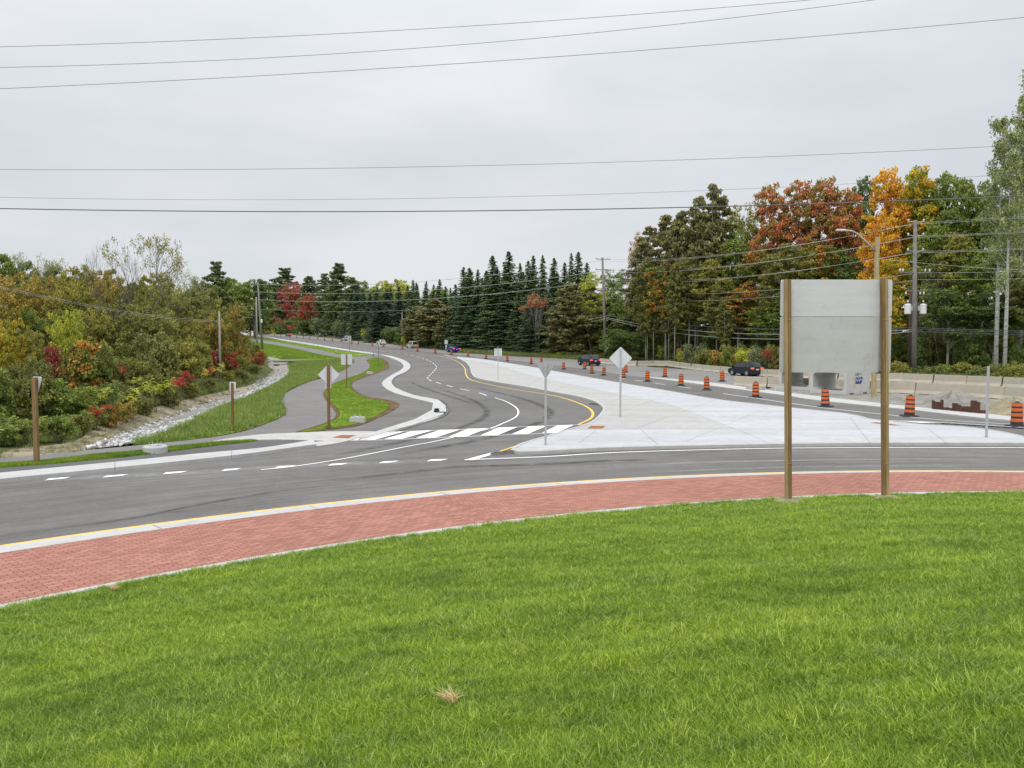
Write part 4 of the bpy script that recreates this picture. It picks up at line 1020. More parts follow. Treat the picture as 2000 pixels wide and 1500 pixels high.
def tree_pine(seed, Hh=24, z0=9, R=4.0, layers=17, size=0.30, nper=36, dense=1.0, trunk_r=0.24):
    """white / red pine: flat plates of needle plumes on near horizontal limbs"""
    r = np.random.default_rng(seed); rd = random.Random(seed); C = []; Rc = []; mb = MB()
    lean = (rd.uniform(-.5, .5), rd.uniform(-.5, .5))
    mb.tube([(0, 0, -0.3), (lean[0] * .3, lean[1] * .3, Hh * .4), (lean[0], lean[1], Hh * 0.98)], [trunk_r, trunk_r * 0.8, 0.03], 7)
    for i in range(layers):
        t = i / (layers - 1); z = z0 + (Hh - z0) * t; wid = R * (math.sin(math.pi * (0.18 + 0.80 * t)) ** 0.75) * rd.uniform(0.6, 1.15) + 0.25
        for j in range(int(rd.uniform(4, 7) * dense)):
            a = rd.uniform(0, 6.28); l = wid * rd.uniform(0.55, 1.15); tip = (l * math.cos(a) + lean[0] * t, l * math.sin(a) + lean[1] * t, z + l * rd.uniform(0.05, 0.32))
            limb(mb, (lean[0] * t, lean[1] * t, z - 0.3), tip, 0.06, 0.015, rd, n=3, sides=4)
            for k in range(max(2, int(l / 0.6))):
                q = 1 - 0.62 * rd.random() ** 1.2
                C.append((tip[0] * q + rd.uniform(-.45, .45), tip[1] * q + rd.uniform(-.45, .45), z + (tip[2] - z) * q + rd.uniform(-.1, .35))); Rc.append(rd.uniform(0.4, 0.78))
    me = crown_mesh('crown', np.array(C), np.array(Rc), nper, size, r, flatten=0.5, up=0.3, aspect=2.4); return me, mb
def branches(mb, rd, p, d, l, rr_, depth, tips, spread=0.55, sides=4, up=0.12):
    q = p + d * l; mid = p.lerp(q, 0.5) + Vector((rd.uniform(-1, 1), rd.uniform(-1, 1), 0)) * l * 0.06
    mb.tube([p, mid, q], [rr_, rr_ * 0.85, rr_ * 0.66], sides if depth > 1 else 3, cap=False)
    if depth == 0: tips.append(q); return
    for k in range(rd.choice((2, 3, 3))):
        nd = (d + Vector((rd.gauss(0, 1), rd.gauss(0, 1), rd.gauss(0, .6))) * spread + Vector((0, 0, up))).normalized()
        branches(mb, rd, q, nd, l * rd.uniform(0.62, 0.86), rr_ * 0.62, depth - 1, tips, spread, sides, up)
def tree_bare(seed, Hh=14, trunk_r=0.14, depth=6, leafn=0, size=0.2, spread=0.42, start=0.28, stems=1, tmin=0.0):
    rd = random.Random(seed); r = np.random.default_rng(seed); mb = MB(); tips = []
    for s in range(stems):
        d = Vector((rd.uniform(-.2, .2), rd.uniform(-.2, .2), 1)).normalized() if stems > 1 else Vector((0.02, 0, 1))
        branches(mb, rd, Vector((rd.uniform(-.3, .3) * (stems > 1), rd.uniform(-.3, .3) * (stems > 1), -0.3)), d, Hh * start, trunk_r, depth, tips, spread)
    T = np.array([tuple(t) for t in tips]); top = T[:, 2].max(); k = Hh / top
    mb.v = [(x * k, y * k, z * k) for x, y, z in mb.v]; T *= k
    me = None
    if leafn:
        sel = T[r.permutation(len(T))[:int(len(T) * 0.8)]]; sel = sel[sel[:, 2] > tmin * Hh]; me = crown_mesh('crown', sel, np.full(len(sel), 0.5), leafn, size, r, flatten=0.8)
    return me, mb
def tree_birch(seed, Hh=28, z0=9.5, R=3.6):
    r = np.random.default_rng(seed); rd = random.Random(seed); mb = MB(); C = []; Rc = []
    mb.tube([(0, 0, -.3), (0.1, 0, Hh * .3), (-.15, .1, Hh * .6), (0.1, 0, Hh * .96)], [0.36, 0.29, 0.17, 0.02], 8)
    for i in range(46):
        t = rd.random() ** 0.8; z = z0 + (Hh - z0) * t; a = rd.uniform(0, 6.28); l = R * (1 - t * 0.72) * rd.uniform(0.5, 1.15); tip = Vector((l * math.cos(a), l * math.sin(a), min(z + l * 0.7, Hh)))
        limb(mb, (0, 0, z - 0.5), tip, 0.05, 0.012, rd, n=3, sides=4)
        for k in range(4): q = rd.uniform(0.45, 1.05); C.append((tip.x * q + rd.uniform(-.5, .5), tip.y * q + rd.uniform(-.5, .5), z + (tip.z - z) * q + rd.uniform(-.6, .4))); Rc.append(rd.uniform(.45, .95))
    return crown_mesh('crown', np.array(C), np.array(Rc), 48, 0.20, r, flatten=0.9), mb
def bush(seed, Hh=3.0, R=2.0, nc=80, nper=60, size=0.14, cr=0.45):
    r = np.random.default_rng(seed); rd = random.Random(seed); C = []
    nb = 5; B = [(rd.uniform(-.5, .5) * R, rd.uniform(-.5, .5) * R, rd.uniform(.25, .62) * Hh, rd.uniform(.4, .6)) for _ in range(nb)]
    while len(C) < nc:
        b = B[rd.randrange(nb)]; d = r.normal(size=3); d /= np.linalg.norm(d); p = np.array(b[:3]) + d * np.array([R, R, Hh * 0.65]) * b[3] * (0.5 + 0.5 * r.uniform())
        if 0.05 < p[2] < Hh: C.append(p)
    C = np.array(C); me = crown_mesh('crown', C, cr * r.uniform(.6, 1.2, len(C)), nper, size, r, flatten=0.8)
    mb = MB()
    for k in range(12): c = C[rd.randrange(len(C))]; limb(mb, (rd.uniform(-.2, .2), rd.uniform(-.2, .2), -0.1), c, 0.03, 0.008, rd, n=3, sides=4)
    return me, mb
def sumac(seed, Hh=2.4, stems=5):
    """stems topped with whorls of pinnate fronds"""
    rd = random.Random(seed); V = []; cl = []; lf = []; mb = MB()
    def q4(p, a, w, cv):
        V.extend([p, p + a * 0.5 + w, p + a, p + a * 0.5 - w]); cl.append(cv); lf.append(rd.random())
    for s in range(stems):
        b = Vector((rd.uniform(-.7, .7), rd.uniform(-.7, .7), 0)); top = b * 1.3 + Vector((0, 0, Hh * rd.uniform(.6, .92))); limb(mb, b - Vector((0, 0, .1)), top, 0.03, 0.015, rd, n=3, sides=4)
        cv = rd.random()
        for k in range(11):
            a = rd.uniform(0, 6.28); el = rd.uniform(-.1, .8); L = rd.uniform(.5, .8); p = top - Vector((0, 0, rd.uniform(0, .35))); d = Vector((math.cos(a) * math.cos(el), math.sin(a) * math.cos(el), math.sin(el)))
            pts = []
            for i in range(10):
                t = i / 9; pts.append(p + d * L * t + Vector((0, 0, -0.45 * L * t * t)))
            for i in range(1, 10):
                ax = (pts[i] - pts[i - 1]).normalized(); sd = ax.cross(Vector((0, 0, 1))).normalized()
                for sg in (-1, 1):
                    dirn = (sd * sg + ax * 0.35 + Vector((0, 0, -.35))).normalized(); l = 0.19 * (1 - 0.5 * abs(i / 9 - .4)); q4(pts[i], dirn * l, ax * 0.024, cv + rd.uniform(-.1, .1))
    me = np_mesh('crown', np.array([tuple(v) for v in V]), np.arange(len(V)), 4, {'clump': np.array(cl), 'leaf': np.array(lf)}); return me, mb

KINDS = {}
def kind(key, fn, h, w, barkm, variants):
    out = []
    for s in variants:
        me, mb = fn(s); tm = mb.mesh('trunk', (barkm,), True); 
        if me is not None: me.materials.append(PAL['green'])
        out.append((me, tm))
    KINDS[key] = (out, h, w)
kind('round', lambda s: tree_round(s), 16, 11.5, M_bark, (1, 2, 3, 4))
kind('wide', lambda s: tree_round(s, 10, 0.6, 5.0, 300, 46, 0.20, 10, 0.68, trunk_r=0.12), 10, 11, M_bark, (5, 6, 7))
kind('tall', lambda s: tree_round(s, 26, 8, 5.0, 330, 46, 0.29, 10, 0.92, trunk_r=0.25), 26, 11.5, M_barkp, (8, 9, 10))
kind('airy', lambda s: tree_round(s, 24, 5, 5.2, 190, 34, 0.26, 10, 0.85, trunk_r=0.2), 24, 12, M_bark, (11, 12))
kind('spruce', lambda s: tree_spruce(s), 20, 6.8, M_barkd, (13, 14, 15))
kind('pine', lambda s: tree_pine(s), 24, 8.5, M_barkp, (16, 17, 18))
kind('fullpine', lambda s: tree_pine(s, 22, 3.0, 4.6, 24, 0.30, 32, 1.2), 22, 9.5, M_barkd, (19, 20))
kind('bare', lambda s: tree_bare(s), 14, 7, M_bark, (21, 22))
kind('sparse', lambda s: tree_bare(s, 16, 0.16, 6, 7, 0.17, 0.45), 16, 9, M_bark, (23, 24))
kind('multistem', lambda s: tree_bare(s, 13, 0.09, 5, 0, 0.2, 0.25, 0.34, 4), 13, 6, M_barkp, (25,))
kind('multileaf', lambda s: tree_bare(s, 13, 0.09, 5, 10, 0.26, 0.25, 0.34, 3), 13, 6, M_barkp, (26,))
kind('coppertop', lambda s: tree_bare(s, 13, 0.10, 5, 7, 0.26, 0.22, 0.34, 4, 0.78), 13, 6, flat('bark_light_grey', (0.34, 0.31, 0.27), 0.9), (37,))
kind('birch', lambda s: tree_birch(s), 28, 8, M_birch, (27, 28))
kind('bush', lambda s: bush(s), 3.0, 4.2, M_bark, (29, 30, 31))
kind('bushbig', lambda s: bush(s, 5, 3.2, 150, 60, 0.20, 0.6), 5, 6.6, M_bark, (32, 33))
kind('sumac', lambda s: sumac(s), 2.4, 2.6, M_bark, (34, 35, 36))
CNAME = {'round': 'broadleaf_tree', 'wide': 'broadleaf_tree', 'tall': 'forest_tree', 'airy': 'forest_tree', 'spruce': 'spruce_tree', 'pine': 'pine_tree', 'fullpine': 'pine_tree', 'bare': 'bare_tree', 'sparse': 'sparse_tree', 'multistem': 'bare_tree', 'multileaf': 'sparse_tree', 'coppertop': 'sparse_tree', 'birch': 'birch_tree', 'bush': 'shrub', 'bushbig': 'shrub', 'sumac': 'sumac_shrub'}
TREES = []
VU = [540, 590, 640, 690, 720, 753, 790, 830, 870, 912, 982, 1025, 1122, 1175]; VY = [hit(u, v, H0)[1] for u, v in zip(VU, [653, 655.5, 659.5, 664.5, 668, 671, 676.5, 680, 683.5, 686.5, 691, 695, 702, 705])]
def plant(key, u, Y, vtop, wpx, pal, zone, hf=H, sink=0.0, full_h=None):
    """tree of kind key whose trunk stands at distance Y under image column u, crown reaching row vtop"""
    if 500 < u < 1175 and zone not in ('the ditch bank', 'the left woodland'):
        ym_ = float(np.interp(u, VU, VY)) + 2.5 + 0.36 * wpx / F * Y
        if Y < ym_: Y = ym_ + max(0, Y - 230) * 0.3 * (u < 800)
        elif u < 640: Y += 40
    x = (u - 1000) / F * Y * 1.0; y = Y; g = hf(x, y) - sink
    top = onplane_h(u, vtop, y); h = max(top - g, 0.5) if full_h is None else full_h
    if zone == 'the ditch bank' and key in ('bush', 'sumac') and u > 140 and hf is H: Y *= 1.06; x = (u - 1000) / F * Y; y = Y; g = hf(x, y)
    if key == 'spruce': wpx *= random.uniform(0.85, 1.4); vtop += random.uniform(-4, 6)
    vs, h0, w0 = KINDS[key]; me, tm = random.choice(vs); w = wpx / F * Y
    root = empty(CNAME[key], (x, y, g), random.uniform(0, 6.28)); root.scale = (w / w0, w / w0, h / h0)
    if key == 'spruce': root.rotation_euler = (random.gauss(0, .018), random.gauss(0, .018), root.rotation_euler[2])
    t = link('trunk' if key not in ('bush', 'bushbig', 'sumac') else 'stem', tm, None, root)
    if me is not None:
        c = link('crown' if key not in ('bush', 'bushbig', 'sumac') else 'foliage', me, None, root)
        c.material_slots[0].link = 'OBJECT'; c.material_slots[0].material = PAL[pal]
    TREES.append((root, key, u, Y, pal, zone, h)); return root
def onplane_h(u, v, y):
    d = ray(u, v); return EYE + d[2] / d[1] * y

# ================================================================== vegetation placement
def T(zone, key, pal, rows):
    for r_ in rows: plant(key, r_[0], r_[1], r_[2], r_[3], r_[4] if len(r_) > 4 else pal, zone)
# --- left woodland, far crest
T('the far left crest', 'round', 'green', [(-60, 118, 470, 130), (8, 112, 484, 100, 'green'), (58, 125, 500, 90, 'pale'), (105, 122, 512, 95, 'olive'), (168, 118, 505, 90, 'olive'), (222, 116, 516, 90, 'ochre'), (300, 125, 528, 100, 'olive'), (392, 150, 542, 80, 'olived'), (452, 330, 536, 90, 'green'), (498, 370, 545, 90, 'green'), (540, 380, 548, 70, 'deep')])
T('the far left crest', 'sparse', 'pale', [(60, 120, 494, 60), (132, 120, 505, 55), (352, 118, 523, 60), (372, 122, 533, 40)])
T('the far left crest', 'fullpine', 'pine', [(427, 160, 517, 66)])
# --- left woodland, middle
T('the left woodland', 'wide', 'olive', [(-50, 70, 520, 190, 'ochre'), (20, 78, 522, 150, 'ochre'), (95, 82, 532, 130, 'ochre'), (150, 78, 528, 130, 'olive'), (205, 86, 535, 120, 'ochre'), (262, 80, 545, 130, 'olived'), (318, 84, 548, 130, 'olive'), (368, 92, 556, 100, 'olived'), (412, 104, 572, 90, 'olive'), (70, 74, 600, 120, 'green'), (300, 70, 590, 150, 'olived'), (350, 78, 600, 120, 'olive'), (395, 90, 606, 90, 'ochre'), (240, 72, 610, 120, 'olived'), (180, 70, 600, 110, 'olive')])
T('the left woodland', 'sparse', 'olive', [(278, 74, 450, 84), (318, 76, 560, 80, 'olive')])
T('the left woodland', 'bare', 'olive', [(205, 74, 462, 66), (250, 76, 470, 60), (172, 72, 600, 50)])
T('the left woodland', 'multileaf', 'ochre', [(372, 80, 575, 70, 'olived')])
# --- left woodland, front
T('the left wood edge', 'wide', 'yellow', [(-40, 46, 610, 150), (12, 50, 618, 96), (130, 54, 600, 84, 'yelgreen'), (60, 52, 640, 90, 'olive')])
T('the left wood edge', 'bushbig', 'olive', [(166, 44, 652, 150, 'orangegreen'), (205, 46, 668, 90, 'olived'), (104, 48, 662, 52, 'maroon'), (60, 42, 690, 110, 'olived'), (300, 56, 640, 110, 'olived'), (258, 50, 690, 100, 'olived'), (345, 64, 650, 100, 'olive'), (388, 74, 660, 80, 'olive'), (425, 84, 622, 56, 'orangegreen'), (415, 78, 676, 60, 'maroon'), (446, 84, 680, 60, 'redgreen')])
T('the ditch bank', 'bushbig', 'green', [(-30, 31, 700, 150, 'green'), (30, 33, 720, 130, 'olived'), (95, 34, 730, 120, 'green'), (150, 36, 750, 90, 'green'), (190, 38, 745, 90, 'deep'), (228, 42, 740, 90, 'olived'), (265, 46, 735, 80, 'olived'), (310, 52, 728, 76, 'deep'), (352, 60, 722, 70, 'olived')])
T('the ditch bank', 'bush', 'green', [(-20, 27, 800, 130, 'green'), (25, 28, 812, 90, 'olived'), (70, 29, 806, 90, 'green'), (115, 30, 800, 90, 'green'), (150, 31, 808, 70, 'olived'), (178, 33, 800, 70, 'green'), (210, 35, 796, 60, 'orangegreen'), (245, 38, 786, 50, 'ochre'), (285, 42, 778, 50, 'olived'), (330, 48, 764, 50, 'olived'), (370, 56, 750, 46, 'olive'), (405, 64, 742, 44, 'olived'), (440, 74, 730, 42, 'olive'), (468, 82, 722, 42, 'olived'), (492, 94, 712, 40, 'olived'), (500, 108, 690, 40, 'redgreen'), (478, 100, 692, 44, 'olive'), (508, 125, 684, 30, 'orangegreen'), (455, 92, 706, 44, 'redgreen'), (430, 86, 716, 40, 'olive')])
T('the ditch bank', 'sumac', 'yelgreen', [(176, 34.5, 762, 64), (212, 36.5, 757, 60), (242, 39, 765, 54, 'yelgreen'), (188, 33, 792, 44, 'red'), (286, 43, 740, 52), (300, 44, 752, 44, 'yelgreen'), (325, 48, 738, 50), (338, 49, 742, 36, 'red'), (350, 52, 745, 34, 'red'), (368, 56, 730, 34, 'red'), (224, 46, 700, 44, 'red'), (250, 47, 712, 40, 'red'), (400, 66, 722, 34, 'red'), (418, 70, 714, 40, 'yelgreen'), (388, 64, 724, 34, 'yelgreen'), (440, 80, 706, 34, 'redgreen')])
T('the left woodland', 'wide', 'ochre', [(458, 108, 590, 62, 'ochre'), (446, 112, 606, 50, 'olived')])
# --- far middle: behind the red maple and along the far road
T('the far road end', 'fullpine', 'pine', [(560, 350, 528, 74), (604, 350, 543, 50), (634, 360, 538, 50), (663, 330, 519, 66), (520, 330, 552, 60), (690, 345, 545, 50)])
T('the far road end', 'round', 'green', [(470, 300, 548, 70, 'green'), (500, 330, 542, 80, 'deep'), (530, 340, 550, 70, 'green'), (715, 350, 543, 74, 'pale'), (748, 345, 545, 60, 'yelgreen'), (775, 350, 540, 70, 'yelgreen'), (730, 330, 560, 70, 'green'), (440, 380, 545, 80, 'deep'), (790, 340, 552, 50, 'yelgreen'), (850, 330, 560, 80, 'yelgreen'), (655, 345, 560, 60, 'deep')])
T('the far road end', 'wide', 'maple', [(582, 270, 546, 88, 'maple'), (606, 275, 572, 64, 'redgreen'), (556, 272, 586, 56, 'redgreen'), (540, 340, 575, 50, 'olived')])
T('the far road end', 'fullpine', 'pine', [(490, 400, 566, 60), (470, 420, 570, 50), (455, 380, 575, 60)])
T('the far verge', 'bushbig', 'greybush', [(535, 330, 622, 60, 'olived'), (560, 300, 628, 60, 'deep'), (610, 285, 618, 60, 'deep'), (640, 278, 618, 76, 'greybush'), (672, 270, 622, 60, 'greybush'), (700, 262, 620, 60, 'olived'), (548, 320, 642, 40, 'yelgreen'), (715, 250, 638, 26, 'yelgreen'), (735, 245, 640, 40, 'deep'), (765, 235, 636, 50, 'deep')])
T('the far verge', 'spruce', 'spruceb', [(690, 285, 570, 46), (712, 280, 566, 46), (735, 275, 572, 50), (758, 270, 566, 50), (782, 262, 560, 50), (700, 265, 590, 40), (745, 262, 590, 50)])
T('the spruce stand', 'spruce', 'spruce', [(806, 225, 547, 46), (820, 235, 552, 44), (833, 225, 550, 44), (846, 230, 556, 40), (857, 222, 546, 44), (874, 220, 560, 44), (890, 205, 556, 50)])
T('the spruce stand', 'spruce', 'spruceb', [(700 + k * 13, 300 - k * 4, 556 + (k * 29) % 20, 40) for k in range(15)])
T('the spruce stand', 'fullpine', 'pineolive', [(852, 198, 588, 96), (815, 215, 600, 70), (875, 196, 600, 60)])
T('the far verge', 'bushbig', 'greybush', [(826, 202, 640, 52, 'greybush'), (800, 212, 640, 30, 'yelgreen'), (862, 190, 640, 46, 'deep'), (780, 225, 648, 36, 'deep')])
T('the spruce stand', 'spruce', 'spruce', [(915, 178, 524, 62), (935, 184, 527, 54), (952, 190, 530, 50), (967, 176, 500, 66), (985, 186, 520, 56), (1000, 178, 492, 70), (1016, 188, 515, 54), (1030, 178, 510, 60), (1047, 184, 500, 54), (1060, 178, 500, 60), (1084, 182, 505, 56), (1101, 186, 513, 50), (1116, 184, 494, 46), (1126, 180, 493, 54), (1146, 184, 513, 48),
  *[(905 + k * 14 + (k * 7) % 5, 196 + (k * 5) % 9, 522 + (k * 37) % 26, 58, ('spruce', 'spruceb')[k % 2]) for k in range(18)],
  (905, 168, 575, 60, 'spruceb'), (930, 166, 570, 60, 'spruceb'), (958, 164, 560, 64, 'spruce'), (985, 164, 566, 60, 'spruceb'), (1012, 162, 566, 60, 'spruce'), (1040, 162, 570, 56, 'spruceb'), (888, 172, 600, 46, 'spruceb'), (1066, 162, 575, 56, 'spruce'), (1092, 162, 575, 50, 'spruceb')])
T('the far background', 'wide', 'deep', [(u, 470, 612 + (u % 3) * 4, 60, 'deep') for u in range(430, 900, 34)])
T('the ditch bank', 'bushbig', 'olive', [(484, 128, 664, 40, 'olived'), (470, 116, 668, 44, 'ochre'), (500, 150, 668, 30, 'olive'), (458, 108, 690, 44, 'orangegreen'), (440, 100, 660, 50, 'olived'), (476, 150, 655, 36, 'green')])
# --- between the spruces and the right-hand wood
T('the right roadside', 'coppertop', 'copper', [(1036, 148, 578, 34), (1050, 146, 572, 30)])
T('the right roadside', 'bushbig', 'copper', [(1050, 146.5, 570, 24, 'copper')]) if False else None
T('the right roadside', 'fullpine', 'pineolive', [(1112, 150, 556, 84), (1150, 160, 552, 70), (1088, 154, 600, 60)])
T('the right roadside', 'airy', 'green', [(1155, 156, 527, 90, 'yelgreen'), (1186, 160, 522, 90, 'green'), (1215, 166, 522, 80, 'deep'), (1200, 158, 560, 80, 'green'), (1228, 154, 575, 74, 'green')])
T('the right roadside', 'bare', 'green', [(1152, 152, 590, 40), (1096, 146, 630, 50)])
T('the right roadside', 'round', 'olived', [(1180, 156, 600, 80, 'olived'), (1240, 152, 560, 80, 'olived'), (1215, 153, 620, 60, 'deep')])
# --- right-hand wood
T('the right wood', 'airy', 'pink', [(1244, 146, 448, 64, 'pink')])
T('the right wood', 'pine', 'pineolive', [(1252, 142, 470, 70), (1270, 138, 450, 80), (1298, 132, 428, 84), (1330, 130, 420, 84), (1362, 126, 392, 80), (1388, 124, 370, 88), (1408, 126, 395, 80), (1318, 128, 440, 70)])
T('the right wood', 'tall', 'olived', [(1262, 134, 500, 90, 'olived'), (1300, 128, 505, 96, 'orangegreen'), (1345, 124, 500, 100, 'olived'), (1392, 122, 500, 110, 'olive'), (1440, 122, 460, 110, 'green'), (1485, 120, 480, 110, 'orangegreen'), (1440, 118, 560, 110, 'orangegreen')])
T('the right wood', 'airy', 'yelgreen', [(1446, 128, 382, 96, 'olive'), (1425, 124, 420, 90, 'green'), (1472, 126, 405, 90, 'olive'), (1376, 132, 410, 90, 'olive'), (1330, 134, 440, 90, 'olived')])
T('the right wood', 'tall', 'redorange', [(1505, 120, 352, 100), (1556, 118, 345, 112), (1612, 116, 340, 116), (1652, 118, 362, 90)])
T('the right wood', 'tall', 'deep', [(1530, 112, 470, 120, 'olived'), (1590, 110, 470, 130, 'orangegreen'), (1640, 110, 480, 110, 'deep'), (1560, 106, 560, 120, 'deep'), (1500, 112, 590, 100, 'green'), (1680, 122, 338, 74, 'deep'), (1630, 106, 560, 110, 'deep')])
T('the right wood', 'tall', 'orange', [(1732, 106, 320, 110, 'orange'), (1716, 102, 410, 92, 'orange'), (1738, 98, 500, 100, 'goldgreen'), (1700, 108, 470, 80, 'orange'), (1726, 94, 570, 76, 'goldgreen')])
T('the right wood', 'tall', 'yelgreen', [(1792, 104, 318, 120, 'goldgreen'), (1776, 108, 322, 90, 'yelgreen'), (1838, 102, 330, 120, 'green'), (1880, 98, 345, 110, 'green'), (1820, 98, 430, 120, 'green'), (1862, 95, 450, 120, 'olive'), (1915, 100, 350, 110, 'green'), (1795, 96, 520, 90, 'green'), (1850, 90, 560, 110, 'deep'), (1900, 92, 480, 110, 'green'), (1985, 96, 380, 130, 'green'), (2050, 94, 350, 140, 'green'), (1940, 88, 560, 120, 'deep'), (2010, 86, 520, 130, 'olived'), (2110, 88, 420, 160, 'green')])
T('the right wood', 'birch', 'pale', [(1945, 79, 240, 100, 'pale'), (1962, 77, 270, 90, 'pale'), (2010, 86, 150, 150, 'pale'), (2090, 84, 160, 140, 'pale'), (1990, 92, 190, 90, 'pale')])
T('the right wood', 'bare', 'green', [(1805, 92, 560, 60), (1828, 93, 520, 40), (1818, 94, 500, 46), (1700, 96, 640, 24)])
# pale bare trunks at the wood edge
for u, Y, vt, w in ((1264, 132, 560, 44), (1276, 130, 570, 40), (1306, 126, 560, 36), (1317, 122, 520, 48), (1324, 128, 580, 36), (1338, 126, 560, 36), (1357, 124, 500, 48), (1399, 118, 560, 60), (1414, 112, 590, 44), (1450, 122, 600, 50)):
    plant('pine', u, Y, vt, w, 'olived', 'the right wood edge')
# shade wood behind
T('the deep right wood', 'round', 'deep', [(u, 158 - (u - 1180) * 0.055, 590, 120, 'deep') for u in range(1190, 2100, 62)])
T('the deep right wood', 'wide', 'deep', [(u, 140 - (u - 1180) * 0.045, 640, 110, 'deep') for u in range(1215, 2080, 74)])
T('the deep left wood', 'round', 'deep', [(u, 100 + u * 0.05, 590, 120, 'olived') for u in range(-20, 470, 70)])
T('the deep right wood', 'bushbig', 'deep', [(u, float(np.interp(u, [1190, 1380, 1741, 2100], [164, 122, 94, 82])) + (k % 3) * 4, 668 - (k % 4) * 9, 70, ['deep', 'olived', 'green'][k % 3]) for k, u in enumerate(range(1180, 2110, 34))])
# undergrowth on the right
us = [1010, 1030, 1052, 1075, 1098, 1122, 1146, 1170, 1195, 1216, 1240, 1262, 1285, 1308, 1331, 1355, 1380, 1405, 1430, 1458, 1486, 1516]
def yedge(u): return float(np.interp(u, [880, 1000, 1120, 1172, 1232, 1380, 1486, 1600, 1741, 1798, 2000, 2100], [176, 158, 146, 151, 143, 106, 89.5, 84, 76, 73.5, 64.5, 61])) + 3.5
for i, u in enumerate(us):
    plant('bush' if i % 3 else 'bushbig', u, yedge(u) + 1.5, proj(0, yedge(u), onplane_h(u, 690, yedge(u)))[1] - (10 if u < 1232 else 22) + (i % 3) * 4, 40 if u < 1300 else 54, ['greybush', 'green', 'olived', 'yelgreen', 'orangegreen'][i * 7 % 5], 'the right roadside')
for u, vt, w, p in ((1076, 664, 24, 'red'), (1232, 680, 22, 'red'), (1240, 692, 20, 'copper'), (1298, 670, 26, 'red'), (1336, 676, 26, 'copper'), (1422, 668, 26, 'red'), (1438, 676, 30, 'copper'), (1450, 682, 28, 'orange'), (1476, 688, 30, 'copper'), (1500, 678, 34, 'red'), (1510, 690, 34, 'copper'), (1290, 656, 34, 'yelgreen'), (1120, 672, 26, 'orangegreen')):
    plant('sumac', u, yedge(u) + 1.0, vt, w, p, 'the right roadside')
for i, u in enumerate(range(1545, 2080, 30)):
    plant('bush', u, yedge(u) + 2 + (i % 3), 712 - (i % 4) * 5 + max(0, (u - 1700)) * 0.02, 56, ['deep', 'olived', 'green', 'olive'][i % 4], 'the right roadside')
# low weeds along the wood edges
Wv = [(float((u - 1000) / F * yedge(u)), yedge(u) - 2.5) for u in (880, 940, 1000, 1060, 1120, 1172, 1232, 1380, 1486, 1600, 1741, 1900, 2060)]
Wp = Wv + [(x * 1.0 + 0.5, y + 7) for x, y in Wv[::-1]]
cover('roadside_weeds', Wp, 5000, wg + dg, H, 1.3, 2.6, 'rough green and straw weeds along the foot of the right-hand wood')
We = [(x, y) for x, y in [(p[0], p[1]) for p in far_v[4:]]]; Wq = We + [(x + 2, y + 7) for x, y in We[::-1]]
cover('far_verge_weeds', Wq, 3500, sg + dg, H, 1.5, 3.0, 'grass and weeds on the far verge below the spruces')
q_l = [hit(u, v, H) for u, v in [(0, 872), (60, 868), (120, 860), (155, 850), (187, 829), (300, 793), (400, 769), (455, 755), (500, 738)]]
Wl = q_l + [(x - 4.5, y + 1.5) for x, y in q_l[::-1]]
cover('bank_top_weeds', Wl, 4500, wg + dg, H, 0.7, 1.6, 'green and straw weeds along the top of the soil bank')

# labels: species, colour, place, rank from the left among its likes
LOOK = {'maroon': 'maroon red', 'maple': 'brilliant red', 'green': 'mid green', 'deep': 'dark green', 'olive': 'olive green', 'olived': 'dull dark olive', 'ochre': 'ochre brown', 'yellow': 'bright yellow', 'yelgreen': 'yellow green', 'orange': 'glowing orange', 'redorange': 'rust red and orange', 'orangegreen': 'green turning orange', 'goldgreen': 'gold and green', 'red': 'crimson red', 'redgreen': 'red and green', 'copper': 'copper orange', 'pale': 'pale airy green', 'pink': 'thin pinkish', 'spruce': 'dark green', 'spruceb': 'blue-black green', 'pine': 'dark tufted', 'pineolive': 'olive brown tufted', 'greybush': 'grey green'}
WHAT = {'coppertop': 'tree leafy only on top', 'round': 'round crowned tree', 'wide': 'broad leafy tree', 'tall': 'tall forest tree', 'airy': 'loose crowned tree', 'spruce': 'pointed spruce', 'pine': 'bare-stemmed pine', 'fullpine': 'full pine', 'bare': 'leafless tree', 'sparse': 'thin tree', 'multistem': 'leafless many-stemmed tree', 'multileaf': 'slender many-stemmed tree', 'birch': 'white-trunked birch', 'bush': 'low bush', 'bushbig': 'large bush', 'sumac': 'sumac with feathery fronds'}
CAT = {'bush': 'shrub', 'bushbig': 'shrub', 'sumac': 'sumac'}
ORD = ['first', 'second', 'third', 'fourth', 'fifth', 'sixth', 'seventh', 'eighth', 'ninth', 'tenth', 'eleventh', 'twelfth', 'thirteenth', 'fourteenth', 'fifteenth', 'sixteenth', 'seventeenth', 'eighteenth', 'nineteenth', 'twentieth'] + ['twenty-' + s for s in ('first', 'second', 'third', 'fourth', 'fifth', 'sixth', 'seventh', 'eighth', 'ninth')] + ['thirtieth'] + ['thirty-' + s for s in ('first', 'second', 'third', 'fourth', 'fifth', 'sixth', 'seventh', 'eighth', 'ninth')] + ['fortieth']
from collections import defaultdict
_g = defaultdict(list)
for t in TREES: _g[(t[1] if t[1] not in ('bare', 'multistem') else t[1], t[4] if t[1] not in ('bare', 'multistem') else '', t[5])].append(t)
